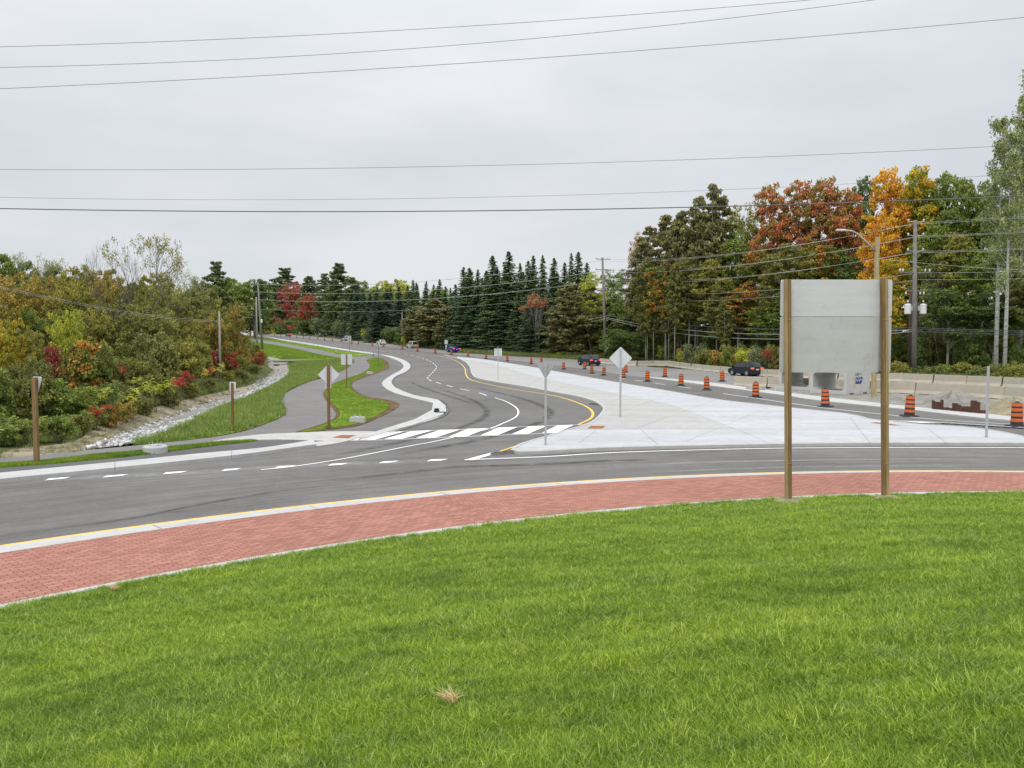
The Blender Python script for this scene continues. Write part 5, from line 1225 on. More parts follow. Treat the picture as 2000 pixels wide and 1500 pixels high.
for (k, p, z), L in _g.items():
    L.sort(key=lambda t: t[2]); look = (LOOK[p] + ' ') if p and k != 'birch' else ''
    for i, t in enumerate(L):
        s = '%s%s in %s' % (look, WHAT[k], z)
        if len(L) > 1: s = '%s, %s from the left' % (s, ORD[i]) if i < len(L) - 1 or len(L) > 6 else s + ', the rightmost of them'
        tag(t[0], s.replace('in the ditch bank', 'on the ditch bank').replace('in the far left crest', 'on the far left crest').replace('in the far verge', 'on the far verge').replace('in the right roadside', 'on the right roadside').replace('in the far road end', 'at the far road end').replace('in the left wood edge', 'at the left wood edge').replace('in the right wood edge', 'at the right wood edge'), CAT.get(k, 'tree'), '%ss of %s' % (CAT.get(k, 'tree'), z.replace('the ', '', 1)))

# ================================================================== poles, wires, lamp
M_pole = flat('weathered_pole', (0.20, 0.18, 0.165), 0.9, var=0.25, scale=2, bmp=0.5)
M_polep = flat('pale_pole', (0.30, 0.29, 0.24), 0.9, var=0.2, scale=2)
M_wire = flat('cable', (0.10, 0.10, 0.10), 0.6); M_wirep = flat('aluminium_cable', (0.40, 0.40, 0.38), 0.5)
M_ins = flat('porcelain', (0.62, 0.60, 0.57), 0.35); M_galv = flat('galvanised', (0.44, 0.45, 0.45), 0.5, metal=0.25, var=0.1, scale=10)
M_alu = flat('aluminium_back', (0.60, 0.61, 0.62), 0.45, metal=0.15, var=0.05, scale=3)
M_white = flat('white_enamel', (0.70, 0.70, 0.68), 0.4); M_green = flat('green_sticker', (0.10, 0.50, 0.12), 0.5)
def wood(name, c, s=(14, 14, 0.9)):
    m, nt, bs = newmat(name); p = opos(nt); mp = node(nt, 'ShaderNodeMapping'); mp.inputs['Scale'].default_value = s; nt.links.new(p, mp.inputs[0])
    f = noise(nt, mp.outputs[0], 1.6, 6, 0.65, 0.5); g = noise(nt, p, 1.2, 3)
    col = ramp(nt, f, [(0.28, mul(c, 0.55)), (0.5, c), (0.75, mul(c, 1.3))]); col = mixc(nt, 0.6, col, ramp(nt, g, [(0.3, (0.38, 0.38, 0.38)), (0.7, (0.6, 0.6, 0.6))]), 'OVERLAY')
    nt.links.new(col, bs.inputs['Base Color']); bs.inputs['Roughness'].default_value = 0.8; bs.inputs['Specular IOR Level'].default_value = 0.2; bump(nt, bs, f, 0.4, 0.004); return m
M_wood = wood('treated_wood', (0.235, 0.155, 0.070)); M_wood2 = wood('brown_wood', (0.20, 0.105, 0.048)); M_woodp = wood('fresh_pole_wood', (0.40, 0.33, 0.18))
def hw(u, v, Y): return onplane_h(u, v, Y)
def gx(u, Y): return (u - 1000) / F * (Y * cp + 0.0) if False else (u - 1000) / F * Y
def crossarm(parent, L, z, ang, lean=0.0, pins=(-1, -.6, .6, 1), up=True, mat=None):
    mb = MB().box((lean, 0, z), (L, 0.11, 0.13), rz=ang); mb.build('crossarm', mat or M_pole, parent)
    for p in pins:
        x, y = lean + p * L / 2 * 0.94 * math.cos(ang), p * L / 2 * 0.94 * math.sin(ang)
        MB().lathe((x, y, z + (0.065 if up else -0.40)), [(0.03, 0), (0.10, 0.05), (0.06, 0.12), (0.11, 0.17), (0.07, 0.26), (0.03, 0.33)], 8).build('insulator', M_ins, parent)
def utility_pole(u, Y, vtop, r, label, mat=M_pole, top_dx=0.0, hf=H, group='wooden utility poles'):
    x = gx(u, Y); g = hf(x, Y); h = hw(u, vtop, Y) - g; root = empty('utility_pole', (x, Y, g)); tag(root, label, 'utility pole', group)
    MB().tube([(0, 0, -0.4), (top_dx * .5, 0, h * .5), (top_dx, 0, h)], [r * 1.15, r, r * 0.72], 10).build('pole', mat, root, True); return root, x, g, h
A, ax, ag, ah = utility_pole(1183, 148, 503, 0.26, 'tall weathered utility pole with crossarms above the dark blue car', top_dx=-0.75)
for v, L, pins in ((505, 2.9, (-1, .55, 1)), (526, 3.0, (-1, .5, 1)), (545, 3.0, (-1, .5, 1))): crossarm(A, L, hw(1177, v, 147) - ag, 0.25, -0.6, pins)
crossarm(A, 2.6, hw(1177, 567, 147) - ag, 0.1, -0.5, (-1, -.75, -.5, -.25, .5, 1))
MB().box((0.12, -0.26, hw(1183, 681, 147) - ag), (0.62, 0.03, 1.15)).build('notice_board', M_white, A); MB().box((0.12, -0.28, hw(1183, 681, 147) - ag), (0.42, 0.02, 0.85)).build('green_panel', M_green, A)
B, bx, bg_, bh = utility_pole(1786, 82, 430, 0.24, 'tall weathered utility pole carrying two white transformers', top_dx=-0.3)
for v in (433, 460, 490):
    z = hw(1783, v, 82) - bg_
    for s in (-1, 1):
        m = MB().tube([(-0.25, 0, z - 0.08), (-0.25 + s * 0.75, -0.1, z + 0.02)], [0.05, 0.04], 6); m.build('bracket', M_galv, B); MB().lathe((-0.25 + s * 0.8, -0.1, z - 0.02), [(0.04, 0), (0.11, .05), (0.06, .12), (0.11, .18), (0.05, .28)], 8).build('insulator', M_ins, B)
z = hw(1783, 532, 82) - bg_; crossarm(B, 3.6, z, 0.12, -0.2, (-1, -.8, .7, 1))
z = hw(1783, 568, 82) - bg_; crossarm(B, 2.0, z, 0.0, -0.15, (-1, .6, 1), False)
z = hw(1783, 602, 82) - bg_
for s in (-1, 1):
    t = MB().lathe((-0.1 + s * 0.82, -0.1, z - 0.62), [(0.31, 0), (0.33, .06), (0.33, 1.0), (0.29, 1.06), (0.08, 1.1)], 14).build('transformer', M_white, B, False)
    MB().lathe((-0.1 + s * 0.82, -0.1, z + 0.62), [(0.06, 0), (0.09, .1), (0.05, .25)], 8).build('bushing', M_ins, t); MB().box((-0.1 + s * 0.4, -0.05, z), (0.25, 0.1, 0.5)).build('bracket', M_galv, B)
MB().tube([(0.05, 0, hw(1783, 440, 82) - bg_), (2.6, -0.5, 0)], 0.012, 4).build('guy_wire', M_wire, B)
# second dark pole just left of B
P2_, *_ = utility_pole(1776, 86, 560, 0.19, 'dark short pole standing just left of the transformer pole', M_barkd)
# far poles on the left of the road
C1, c1x, c1g, c1h = utility_pole(502.5, 205, 580, 0.20, 'pale utility pole left of the two at the far end of the ditch', M_polep)
C2, c2x, c2g, c2h = utility_pole(513, 195, 552, 0.27, 'dark utility pole with four crossarms and a small transformer', M_pole, top_dx=-0.9)
for v, a in ((555, 0.3), (570, 0.3), (585, 0.3), (604, 0.0)): crossarm(C2, 4.2, hw(508, v, 195) - c2g, a, -0.6, (-1, -.85, 1))
crossarm(C1, 2.6, hw(502, 616, 205) - c1g, 0.1, 0, (-1, 1))
z = hw(512, 627, 195) - c2g; t = MB().lathe((0.05, -0.45, z - 0.4), [(0.26, 0), (0.26, .75), (0.05, .85)], 10).build('transformer', M_white, C2)
C3, *_ = utility_pole(467, 330, 581, 0.25, 'small far utility pole beyond the left bushes', M_polep)
L1, l1x, l1g, l1h = utility_pole(430, 78, 608, 0.11, 'pale slim pole standing on the left bank among the sumacs', M_polep)
poles = []
for u, vb, vt, lab in ((596, 655, 614, 'slim pole with a green tag below the red maple'), (688.5, 662, 614, 'slim pole with a white tag behind the silver van'), (786, 675.5, 609, 'slim pole with a green tag left of the pale pickup'), (914.5, 686, 631, 'slim pole right of the blue car before the spruces')):
    Y = hit(u, vb, H0)[1] + 1.5; o, x, g, h = utility_pole(u, Y, vt, 0.13, lab, M_polep, group='slim roadside poles'); poles.append((u, Y, x, g, h))
    if u < 900: MB().box((0, -0.16, 1.6 if u != 786 else 2.0), (0.42, 0.03, 0.8 if u != 786 else 1.3)).build('tag', M_green if u != 688.5 else M_white, o)
# ---- wires
def wire(px_or_pts, r, label, mat=M_wire, sag=0.0, group=None, n=24, name='overhead_wire'):
    p, q = Vector(px_or_pts[0]), Vector(px_or_pts[1]); P = []
    for i in range(n + 1): t = i / n; a = p.lerp(q, t); a.z -= 4 * sag * t * (1 - t); P.append(a)
    o = MB().tube(P, r, 4).build(name, mat); tag(o, label, 'power line', group or 'overhead wires'); return o
def W3(u, v, Y): return (gx(u, Y), Y, hw(u, v, Y))
sky = [(92, -2, 1590, 30, 0.010, 'topmost', 45.5, 1000), (132, 0, 1690, 30, 0.010, 'second', 79, 1000), (174, 32, 2000, 30, 0.011, 'third', 117, 1000), (331, 287, 1910, 34, 0.010, 'fourth', 322, 1000), (385, 367, 1490, 36, 0.008, 'fifth', 384, 1000), (407, 382, 2000, 28, 0.019, 'thick lowest', 411, 1000)]
for v0, v1, u1, Y, r, nm, vm, um in sky:
    # parabola through three image points, carried on beyond the frame
    X = [gx(0, Y), gx(um, Y), gx(u1, Y)]; Z = [hw(0, v0, Y), hw(um, vm, Y), hw(u1, v1, Y)]; c = np.polyfit(X, Z, 2)
    xs = np.linspace(-34, 34, 60); mb = MB().tube([(x, Y, float(np.polyval(c, x))) for x in xs], r, 5)
    o = mb.build('overhead_wire', M_wire if r > 0.015 else flat('sky_wire', (0.16, 0.16, 0.165), 0.5)); tag(o, '%s of the six wires crossing the grey sky' % nm if nm != 'thick lowest' else 'thick black cable, lowest of the six crossing the sky', 'power line', 'wires crossing the sky')
D = (78.0, 46.0)   # next pole, out of the picture on the right
def zD(k): return k
for i, (va, vb, dv) in enumerate(((506, 434, 0), (510, 438, 0.5), (527, 461, 0), (531, 464, 0.5), (546, 491, 0), (550, 494, 0.5), (568, 533, 0), (582, 546, 0))):
    ua, ub = (1168 if i % 2 else 1187), (1772 if i % 2 else 1795)
    if i >= 6: ua, ub = 1186, 1790
    p, q = W3(ua, va, 147), W3(ub, vb, 82); nm = ORD[i]
    wire((p, q), 0.018, '%s wire from the top, between the two tall crossarm poles' % nm, M_wirep, 1.3)
    e = (D[0], D[1], q[2] + 0.2); wire((q, e), 0.014, '%s wire from the top, leaving the transformer pole to the right' % nm, M_wirep, 0.9)
    if i < 7:
        c = (c2x + (-1.6 if i % 2 else 1.6) - .5, 195, hw(508, (555, 555, 570, 570, 585, 585, 604)[i], 195)); wire((c, p), 0.018, '%s wire from the top, left span of the middle crossarm pole' % nm, M_wirep, 1.9)
for i, (va, vb) in enumerate(((616, 640), (620, 643), (622, 647))):
    p, q = W3(1184, va, 147), W3(1786, vb, 82); nm = ('upper', 'middle', 'lower')[i]
    wire((p, q), 0.032, '%s telephone cable between the two tall crossarm poles' % nm, M_wirep if i else M_wire, 1.1 + i * .5); wire((q, (D[0], D[1], q[2])), 0.025, '%s telephone cable right of the transformer pole' % nm, M_wire, 0.8)
for i, (va, vb) in enumerate(((617, 636), (622, 640))):
    nm = ('upper', 'lower')[i]; P_ = [W3(1184, va, 147), W3(914.5, vb, poles[3][1]), W3(786, 638 + 3 * i, poles[2][1]), W3(688.5, 633 + 4 * i, poles[1][1]), W3(596, 626 + 5 * i, poles[0][1])]
    for k in range(4): wire((P_[k], P_[k + 1]), 0.030, '%s slack cable on the slim roadside poles, %s span from the right' % (nm, ORD[k]), M_wirep, 1.3)
for i, dv in enumerate((0, 3)):
    wire((W3(-120, 530 + dv, 34), W3(430, 626 + dv, 78)), 0.009, ('upper', 'lower')[i] + ' wire running to the slim pole on the left bank', M_wirep, 0.5)
for i in range(3): wire((W3(452, 580 + i * 7, 330), (c2x - 2.2, 195, hw(500, 596 + i * 12, 195))), 0.03, '%s slack wire left of the far dark pole' % ('upper', 'middle', 'lower')[i], M_wirep, 1.8)
wire((W3(1708, 505, 52), W3(2200, 530, 60)), 0.012, 'wire leaving the street lamp pole to the right', M_wirep, 0.3)
# ---- street lamp on a square wooden pole
lx, ly = hit(1709.5, 776, H0); root = empty('street_lamp', (lx, ly, 0)); tag(root, 'street lamp with a curved silver arm on a pale square wooden pole', 'street lamp')
lh = hw(1703, 463, ly); MB().box((-0.1, 0, lh / 2 - 0.2), (0.26, 0.26, lh + 0.4), top=(0.85, 0.85)).build('pole', M_woodp, root)
zarm = hw(1700, 490, ly); P = [(-0.22, 0, zarm), (-0.75, 0, zarm + 0.55), (-1.35, 0, zarm + 1.1), (-1.75, 0, zarm + 1.32), (-2.2, 0, zarm + 1.38)]
MB().tube(P, [0.05, 0.05, 0.045, 0.04, 0.035], 8).build('arm', M_galv, root, True)
MB().box((-2.55, 0, zarm + 1.40), (0.75, 0.24, 0.11), top=(0.7, 0.6)).build('lamp_head', M_galv, root); MB().box((-2.55, 0, zarm + 1.335), (0.5, 0.18, 0.04)).build('lens', flat('lamp_lens', (0.5, 0.5, 0.48), 0.2), root)

# ================================================================== signs
def rounded(w, h, r=0.05, n=4):
    P = []
    for cx, cy, a0 in ((w / 2 - r, h / 2 - r, 0), (-w / 2 + r, h / 2 - r, 90), (-w / 2 + r, -h / 2 + r, 180), (w / 2 - r, -h / 2 + r, 270)):
        for i in range(n + 1): a = rad(a0 + 90 * i / n); P.append((cx + r * math.cos(a), cy + r * math.sin(a)))
    return P
def vplate(mb, poly, y, z, th=0.012, dx=0.0):
    """upright plate in the XZ plane"""
    n = len(poly); vs = [(p[0] + dx, y - th / 2, p[1] + z) for p in poly] + [(p[0] + dx, y + th / 2, p[1] + z) for p in poly]
    mb.add(vs, [tuple(range(n)), tuple(range(2 * n - 1, n - 1, -1))] + [(i, n + i, n + (i + 1) % n, (i + 1) % n) for i in range(n)]); return mb
def tri(s, r=0.06):
    """rounded triangle, point down, side s"""
    h = s * 0.866; C = [(0, -h / 2), (s / 2, h / 2), (-s / 2, h / 2)]; P = []
    cx = sum(c[0] for c in C) / 3; cy = sum(c[1] for c in C) / 3
    for k, (x, y) in enumerate(C):
        dx, dy = cx - x, cy - y; l = math.hypot(dx, dy); ox, oy = x + dx / l * 2 * r, y + dy / l * 2 * r; a0 = math.atan2(-dy, -dx)
        for i in (-2, -1, 0, 1, 2): a = a0 + rad(30) * i; P.append((ox + r * math.cos(a), oy + r * math.sin(a)))
    A = area(P); return P if A > 0 else P[::-1]
def sign_post(u, vb, vtop, label, cat='road sign', wood_=None, w=0.06, hf=H0, dz=0.0, name='road_sign', group=None, rz=0.0, postname='post'):
    x, y = hit(u, vb, lambda a, b: hf(a, b) + dz); g = hf(x, y) + dz; h = hw(u, vtop, y) - g; root = empty(name, (x, y, g), rz); tag(root, label, cat, group)
    if wood_: MB().box((0, 0, h / 2 - .1), (w, w, h + .2)).build(postname, wood_, root)
    else:
        mb = MB(); mb.box((0, 0, h / 2), (w, 0.035, h)); o = mb.build(postname, M_galv, root)
        hb = MB()
        for k in range(int(h / 0.1)): hb.box((0, -0.0185, 0.08 + k * 0.1), (0.012, 0.002, 0.014))
        hb.build('bolt_holes', M_joint, o)
    return root, y, h
def zloc(u, v, y, root): return hw(u, v, y) - root.location.z
r_, y, h = sign_post(1065.5, 869, 712, 'back of a grey triangular sign on a metal post at the median nose', w=0.075, dz=0.135)
vplate(MB(), tri(0.66), 0.03, zloc(1065, 724.5, y, r_)).build('sign_plate', flat('dull_alu', (0.40, 0.41, 0.42), 0.45, metal=0.2, var=0.06, scale=3), r_)
r_, y, h = sign_post(1211.5, 814, 681, 'back of a large white diamond sign on a metal post in the median', w=0.09, dz=0.135)
d = 0.555 * (y / 38); D_ = [(p[0] * math.cos(rad(45)) - p[1] * math.sin(rad(45)), p[0] * math.sin(rad(45)) + p[1] * math.cos(rad(45))) for p in rounded(0.80 * y / 37.5, 0.80 * y / 37.5, 0.06)]
vplate(MB(), D_, 0.03, zloc(1210, 699.5, y, r_)).build('sign_plate', M_alu, r_)
r_, y, h = sign_post(972.8, 742, 678, 'back of a small square sign on a metal post in the middle of the median', w=0.06, dz=0.135)
vplate(MB(), rounded(0.77, 0.77, 0.04), 0.03, zloc(972, 688, y, r_)).build('sign_plate', M_alu, r_)
for s in (-1, 1): MB().box((0, 0.0, zloc(972, 688, y, r_) + s * 0.38), (0.74, 0.03, 0.025)).build('bracket', M_galv, r_)
r_, y, h = sign_post(1926.5, 854, 715, 'bare galvanised post near the right end of the median', cat='post', w=0.085, dz=0.135, name='sign_post')
# left side signs on wooden posts
r_, y, h = sign_post(642.5, 838, 712, 'back of a diamond sign with a small plate on a brown post', wood_=M_wood2, w=0.105)
vplate(MB(), [(p[0] * .7071 - p[1] * .7071, p[0] * .7071 + p[1] * .7071) for p in rounded(0.64, 0.64, 0.03)], 0.065, zloc(642, 732, y, r_)).build('sign_plate', M_alu, r_)
sm = vplate(MB(), rounded(0.24, 0.22, 0.015), 0.064, zloc(642, 753, y, r_), dx=-0.02).build('small_plate', M_white, r_)
for k, (dx, dz2, ww) in enumerate(((-0.10, .07, .06), (-0.10, .02, .05), (-0.09, -0.05, .07))): MB().box((dx, 0.055, zloc(642, 753, y, r_) + dz2), (ww, 0.004, 0.022), ry=0.35 if k == 0 else 0).build('blue_mark', flat('blue_print', (0.03, 0.06, 0.28), 0.5), sm)
r_, y, h = sign_post(677.3, 759, 692, 'back of a square sign on a slim brown post in the teardrop grass', wood_=M_wood2, w=0.075)
vplate(MB(), rounded(0.90, 0.86, 0.03), 0.05, zloc(677, 702, y, r_)).build('sign_plate', M_alu, r_)
r_, y, h = sign_post(455, 841.5, 748, 'back of a small rectangular sign on a thin wooden post on the grass bank', wood_=M_wood2, w=0.085)
vplate(MB(), rounded(0.25, 0.37, 0.02), 0.055, zloc(455, 755, y, r_)).build('sign_plate', M_white, r_)
r_, y, h = sign_post(72, 906, 737, 'wooden post with a triangular sign turned aside at the left edge', wood_=M_wood, w=0.115)
vplate(MB(), [(p[0] * 0.36, p[1]) for p in tri(0.66)], 0.0, 0).build('sign_plate', M_alu, r_)
pl = [c for c in r_.children if c.name.startswith('sign_plate')][0]; bpy.data.meshes.remove(pl.data) if False else None
me = vplate(MB(), tri(0.60), 0.0, 0).mesh('sign_plate', (M_alu,)); pl.data = me; pl.location = (0.03, 0.085, zloc(72, 753, y, r_)); pl.rotation_euler = (0, 0, rad(-34))
for k, (u, vb, vt, pu, pv, pw, ph, lab) in enumerate(((739.7, 717.5, 674, 738.5, 674, .5, .12, 'thin dark post with a flat topped plate at the grass tip'), (682.4, 686, 657, 682, 662, .9, 1.5, 'narrow pale sign on a post beside the silver van'), (619.7, 682, 653, 0, 0, 0, 0, 'left of two thin bare posts on the far grass strip'), (631.2, 680, 652, 0, 0, 0, 0, 'right of two thin bare posts on the far grass strip'), (729, 697, 690, 0, 0, 0, 0, 'short dark bollard where the side path meets the road'))):
    r_, y, h = sign_post(u, vb, vt, lab, cat='post' if not pw else 'road sign', w=0.06 if k != 4 else 0.16, name='thin_post' if not pw else 'road_sign', wood_=M_polep if k in (2, 3) else (M_joint if k == 4 else flat('dark_post', (0.12, 0.09, 0.07), 0.8)))
    if pw: vplate(MB(), rounded(pw, ph, 0.02), 0.05, zloc(pu, pv, y, r_)).build('sign_plate', M_white if k == 0 else M_galv, r_)
x, y = hit(871.5, 684.5, H0); r_ = empty('road_sign', (x, y, H0(x, y))); tag(r_, 'white double plate sign left of the blue car', 'road sign')
MB().box((0, 0, 1.0), (0.10, 0.08, 2.2)).build('post', M_galv, r_); vplate(MB(), rounded(0.75, 0.95, 0.03), -0.06, zloc(871, 668, y, r_)).build('sign_plate', M_white, r_); vplate(MB(), rounded(0.38, 1.05, 0.03), -0.06, zloc(871, 678, y, r_)).build('lower_plate', M_white, r_)

# ---- shallow saw cuts across the median
for (a, b) in (((985, 752), (1040, 734.5)), ((1075, 766), (1130, 744)), ((1170, 785), (1230, 756)), ((1190, 812), (1310, 769)), ((1240, 838), (1395, 782)), ((1340, 862), (1500, 796)), ((1700, 866), (1660, 815)), ((1850, 866), (1810, 836)), ((1130, 866), (1165, 840))):
    p, q = np.array(hit(*a, Hs)), np.array(hit(*b, Hs)); line('saw_cut', None, 0.014, M_joint, dz=0.132, world_pts=[tuple(p), tuple((p + q) / 2), tuple(q)], parent=med)
# ---- big blank sign board on two timber posts
gz = lambda x, y: zring(x, y)
posts = []
ym = POSTY; posts = [(q, ym, gz(q, ym)) for q in POSTX]; root = empty('sign_board', ((posts[0][0] + posts[1][0]) / 2, ym, posts[0][2])); tag(root, 'large blank grey sign board seen from behind on two timber posts in the lawn', 'sign board')
rx0, rz0 = root.location.x, root.location.z
M_wd = wood('post_shaded_wood', (0.235, 0.150, 0.065)); M_wl = wood('post_lit_wood', (0.36, 0.26, 0.13))  # same post timber, with shaded and lit tones put into the colour
for k, (x, y, g) in enumerate(posts):
    ztop = hw((1537, 1727)[k], (545.5, 543)[k], ym); xt = gx((1538.5, 1727)[k], ym - 0.08)
    h = ztop - rz0; lean = xt - x
    for j, (dx, wid, mt) in enumerate(((-0.037, 0.044, M_wl), (0.022, 0.070, M_wd)) if k == 0 else ((-0.033, 0.054, M_wd), (0.026, 0.064, M_wl))):  # each post is two boards, painting its lit and its shaded face
        m = MB(); hh = h + 0.5; n = 1
        w2 = wid / 2 - 0.003; vs = []
        for zz, q in ((-0.5, 0), (h, 1)):
            cx = x - rx0 + dx + lean * q; vs += [(cx - w2, -0.045, zz), (cx + w2, -0.045, zz), (cx + w2, 0.075, zz), (cx - w2, 0.075, zz)]
        m.add(vs, [(0, 3, 2, 1), (4, 5, 6, 7), (0, 1, 5, 4), (1, 2, 6, 5), (2, 3, 7, 6), (3, 0, 4, 7)])
        p_ = m.build('post' if j == 0 else 'post', mt, root)
    for vv in (625, 790, 905): MB().box((x - rx0 + lean * (1 - (vv - 545) / 430), -0.048, hw(1546, vv, ym) - rz0), (0.108, 0.008, 0.012)).build('strap', M_wl, root)
def board_mat(name, c):
    m, nt, bs = newmat(name); p = opos(nt); mp = node(nt, 'ShaderNodeMapping'); mp.inputs['Scale'].default_value = (0.5, 1, 4); nt.links.new(p, mp.inputs[0])
    a = noise(nt, mp.outputs[0], 1.5, 5, 0.6); b = noise(nt, p, 3.2, 6, 0.75, 1.0)
    col = ramp(nt, a, [(0.3, mul(c, 0.95)), (0.7, mul(c, 1.05))]); col = mixc(nt, 0.45, col, ramp(nt, b, [(0.30, (0.28, 0.28, 0.29)), (0.44, (0.5, 0.5, 0.5)), (0.7, (0.56, 0.56, 0.56))]), 'OVERLAY')
    nt.links.new(col, bs.inputs['Base Color']); bs.inputs['Roughness'].default_value = 0.5; bs.inputs['Metallic'].default_value = 0.1; return m
xl, xr = gx(1523.5, ym + .1), gx(1739, ym + .1); zt, zm, zb = hw(1630, 546, ym + .1) - rz0, hw(1630, 618.5, ym + .1) - rz0, hw(1630, 727.5, ym + .1) - rz0
def bevpanel(z0, z1, name, mat):
    w = xr - xl; h = z1 - z0; o = vplate(MB(), rounded(w, h, 0.035, 3), 0.12, (z0 + z1) / 2, 0.05, (xl + xr) / 2 - rx0).build(name, mat, root)
    bv = MB()
bevpanel(zm + 0.004, zt, 'upper_panel', board_mat('board_light', (0.62, 0.61, 0.625))); bevpanel(zb, zm - 0.004, 'lower_panel', board_mat('board_grey', (0.53, 0.515, 0.515)))
for s, uu in ((0, 1532.5), (1, 1717.5)): MB().box((gx(uu, ym + .1) - rx0, 0.078, (zt + zb) / 2), (0.055, 0.03, zt - zb - 0.06)).build('stiffener', flat('stiffener_grey', (0.30, 0.29, 0.29), 0.5), root)
MB().box((gx(1717, ym + .1) - rx0, 0.10, zb - 0.012), (0.10, 0.08, 0.02)).build('bottom_bracket', M_black, root)
# spoil round the post feet
for k, (x, y, g) in enumerate(posts):
    m = MB(); n = 18; vs = [(0, 0, 0.075)]; R_ = (0.15, 0.26, 0.36)
    for j, R0 in enumerate(R_):
        for i in range(n): a = 2 * math.pi * i / n; rr0 = R0 * random.uniform(.75, 1.25); px, py = rr0 * math.cos(a), rr0 * math.sin(a) * 0.8; vs.append((px, py, gz(x + px, y + py) - g + (0.065, 0.035, -0.01)[j] * random.uniform(.7, 1.3)))
    fs = [(0, 1 + i, 1 + (i + 1) % n) for i in range(n)] + [(1 + j * n + i, 1 + (j + 1) * n + i, 1 + (j + 1) * n + (i + 1) % n, 1 + j * n + (i + 1) % n) for j in range(2) for i in range(n)]
    o = m.add(vs, fs).build('soil_heap', M_soil); o.location = (x, y - 0.02, g + 0.02); tag(o, 'pale dug soil round the foot of the %s sign board post' % ('left', 'right')[k], 'soil heap', 'soil heaps at the sign board posts')
    me = tuft('straw_ring', 70, 0.05, 0.30, 0.008, M_straw, 2.2, 90 + k); s_ = link('loose_straw', me, None, o); s_.location = (0, 0, 0.03)

# ================================================================== concrete lamp bases
def lamp_base(u, vb, w, h, label, rect=False):
    x, y = hit(u, vb, H0); r = w / 2 / F * y; hh = h / F * y; root = empty('lamp_base', (x, y + r * .8, H0(x, y))); tag(root, label, 'lamp base', 'concrete lamp bases')
    if rect: o = MB().box((0, 0, hh / 2), (2 * r, 1.3 * r, hh), top=(0.96, 0.94)).build('base', M_curb, root)
    else: MB().lathe((0, 0, -0.05), [(r, 0), (r, hh), (r - 0.03, hh + .04)], 24).build('base', M_curb, root)
    if h > 8:
        for sx in (-1, 1):
            for sy in (-1, 1): MB().lathe((sx * r * .38, sy * r * .3, hh - .02), [(0.018, 0), (0.018, 0.12)], 6).build('anchor_bolt', M_galv, root)
        MB().lathe((0, 0, hh - .03), [(r * .5, 0), (r * .5, .05), (r * 0.45, .06)], 16).build('flange', M_galv, root)
lamp_base(295, 887, 46, 15, 'round concrete lamp base in the thin grass strip at lower left')
lamp_base(696, 827, 29, 11.5, 'squat concrete lamp base at the lower end of the teardrop grass', True)
lamp_base(721.5, 731, 12, 5.5, 'small concrete lamp base at the upper end of the teardrop grass', True)

# ================================================================== traffic barrels
M_or = flat('barrel_orange', (0.62, 0.130, 0.022), 0.45, var=0.08, scale=5); M_bk = flat('barrel_black', (0.030, 0.028, 0.035), 0.5, var=0.15)
def make_barrel():
    root = empty('traffic_barrel', (0, 0, 0)); R = lambda z: 0.245 - 0.055 * (z / 1.02)
    def ringb(z0, z1, e): return [(R(z0) + e - .004, z0), (R(z0) + e, z0 + .008), (R(z1) + e, z1 - .008), (R(z1) + e - .004, z1)]
    body = [(R(0.04), 0.04), (R(0.2), 0.2), (R(1.0), 1.0), (R(1.0) - .02, 1.015), (R(1.0) - .05, 1.02)]
    MB().lathe((0, 0, 0), body, 18).build('drum', M_bk, root, False)
    for z0 in (0.20, 0.43, 0.645, 0.855): MB().lathe((0, 0, 0), ringb(z0, z0 + 0.135, 0.006), 18).build('orange_band', M_or, root, False)
    MB().box((0, 0, 0.03), (0.72, 0.62, 0.06), top=(0.9, 0.9)).build('rubber_base', M_black, root)
    MB().box((0, 0, 1.045), (0.16, 0.035, 0.05)).build('handle', M_bk, root); return root
barrels = [(1986, 833), (1776, 813.5), (1612, 795), (1476, 776.5), (1380, 762.3), (1330, 754), (1264.5, 745.5), (1217.5, 738.6), (1222, 727.5), (1179, 733.5), (1156, 729.6), (1142, 721), (1101, 721.5), (1298.6, 736.5), (1410.4, 745.6), (1057.5, 709.5), (1037.5, 711), (991, 705.5), (949, 700.7), (914, 696.5), (881.5, 693), (850, 690), (815, 686.8), (785.5, 682.5), (749, 678), (727, 675.6), (700, 672.5), (687, 671), (712.7, 668.7), (667, 668), (649, 666.5), (634, 665), (620.5, 663.5), (605, 662), (592.7, 661), (579, 659.7), (566, 658.5), (548.5, 657), (536, 656), (522, 654.5)]
barrels.sort(key=lambda b: -b[0]); bproto = make_barrel()
for i, (u, v) in enumerate(barrels):
    x, y = hit(u, v, H0); o = bproto if i == 0 else copy_tree(bproto); o.location = (x, y, H0(x, y) + 0.012); o.rotation_euler = (random.gauss(0, .022), random.gauss(0, .022), random.uniform(0, 6.28) if i else 0.1)
    tag(o, 'striped traffic barrel, %s from the right along the road' % ORD[i], 'traffic barrel', 'striped barrels closing the far lane')

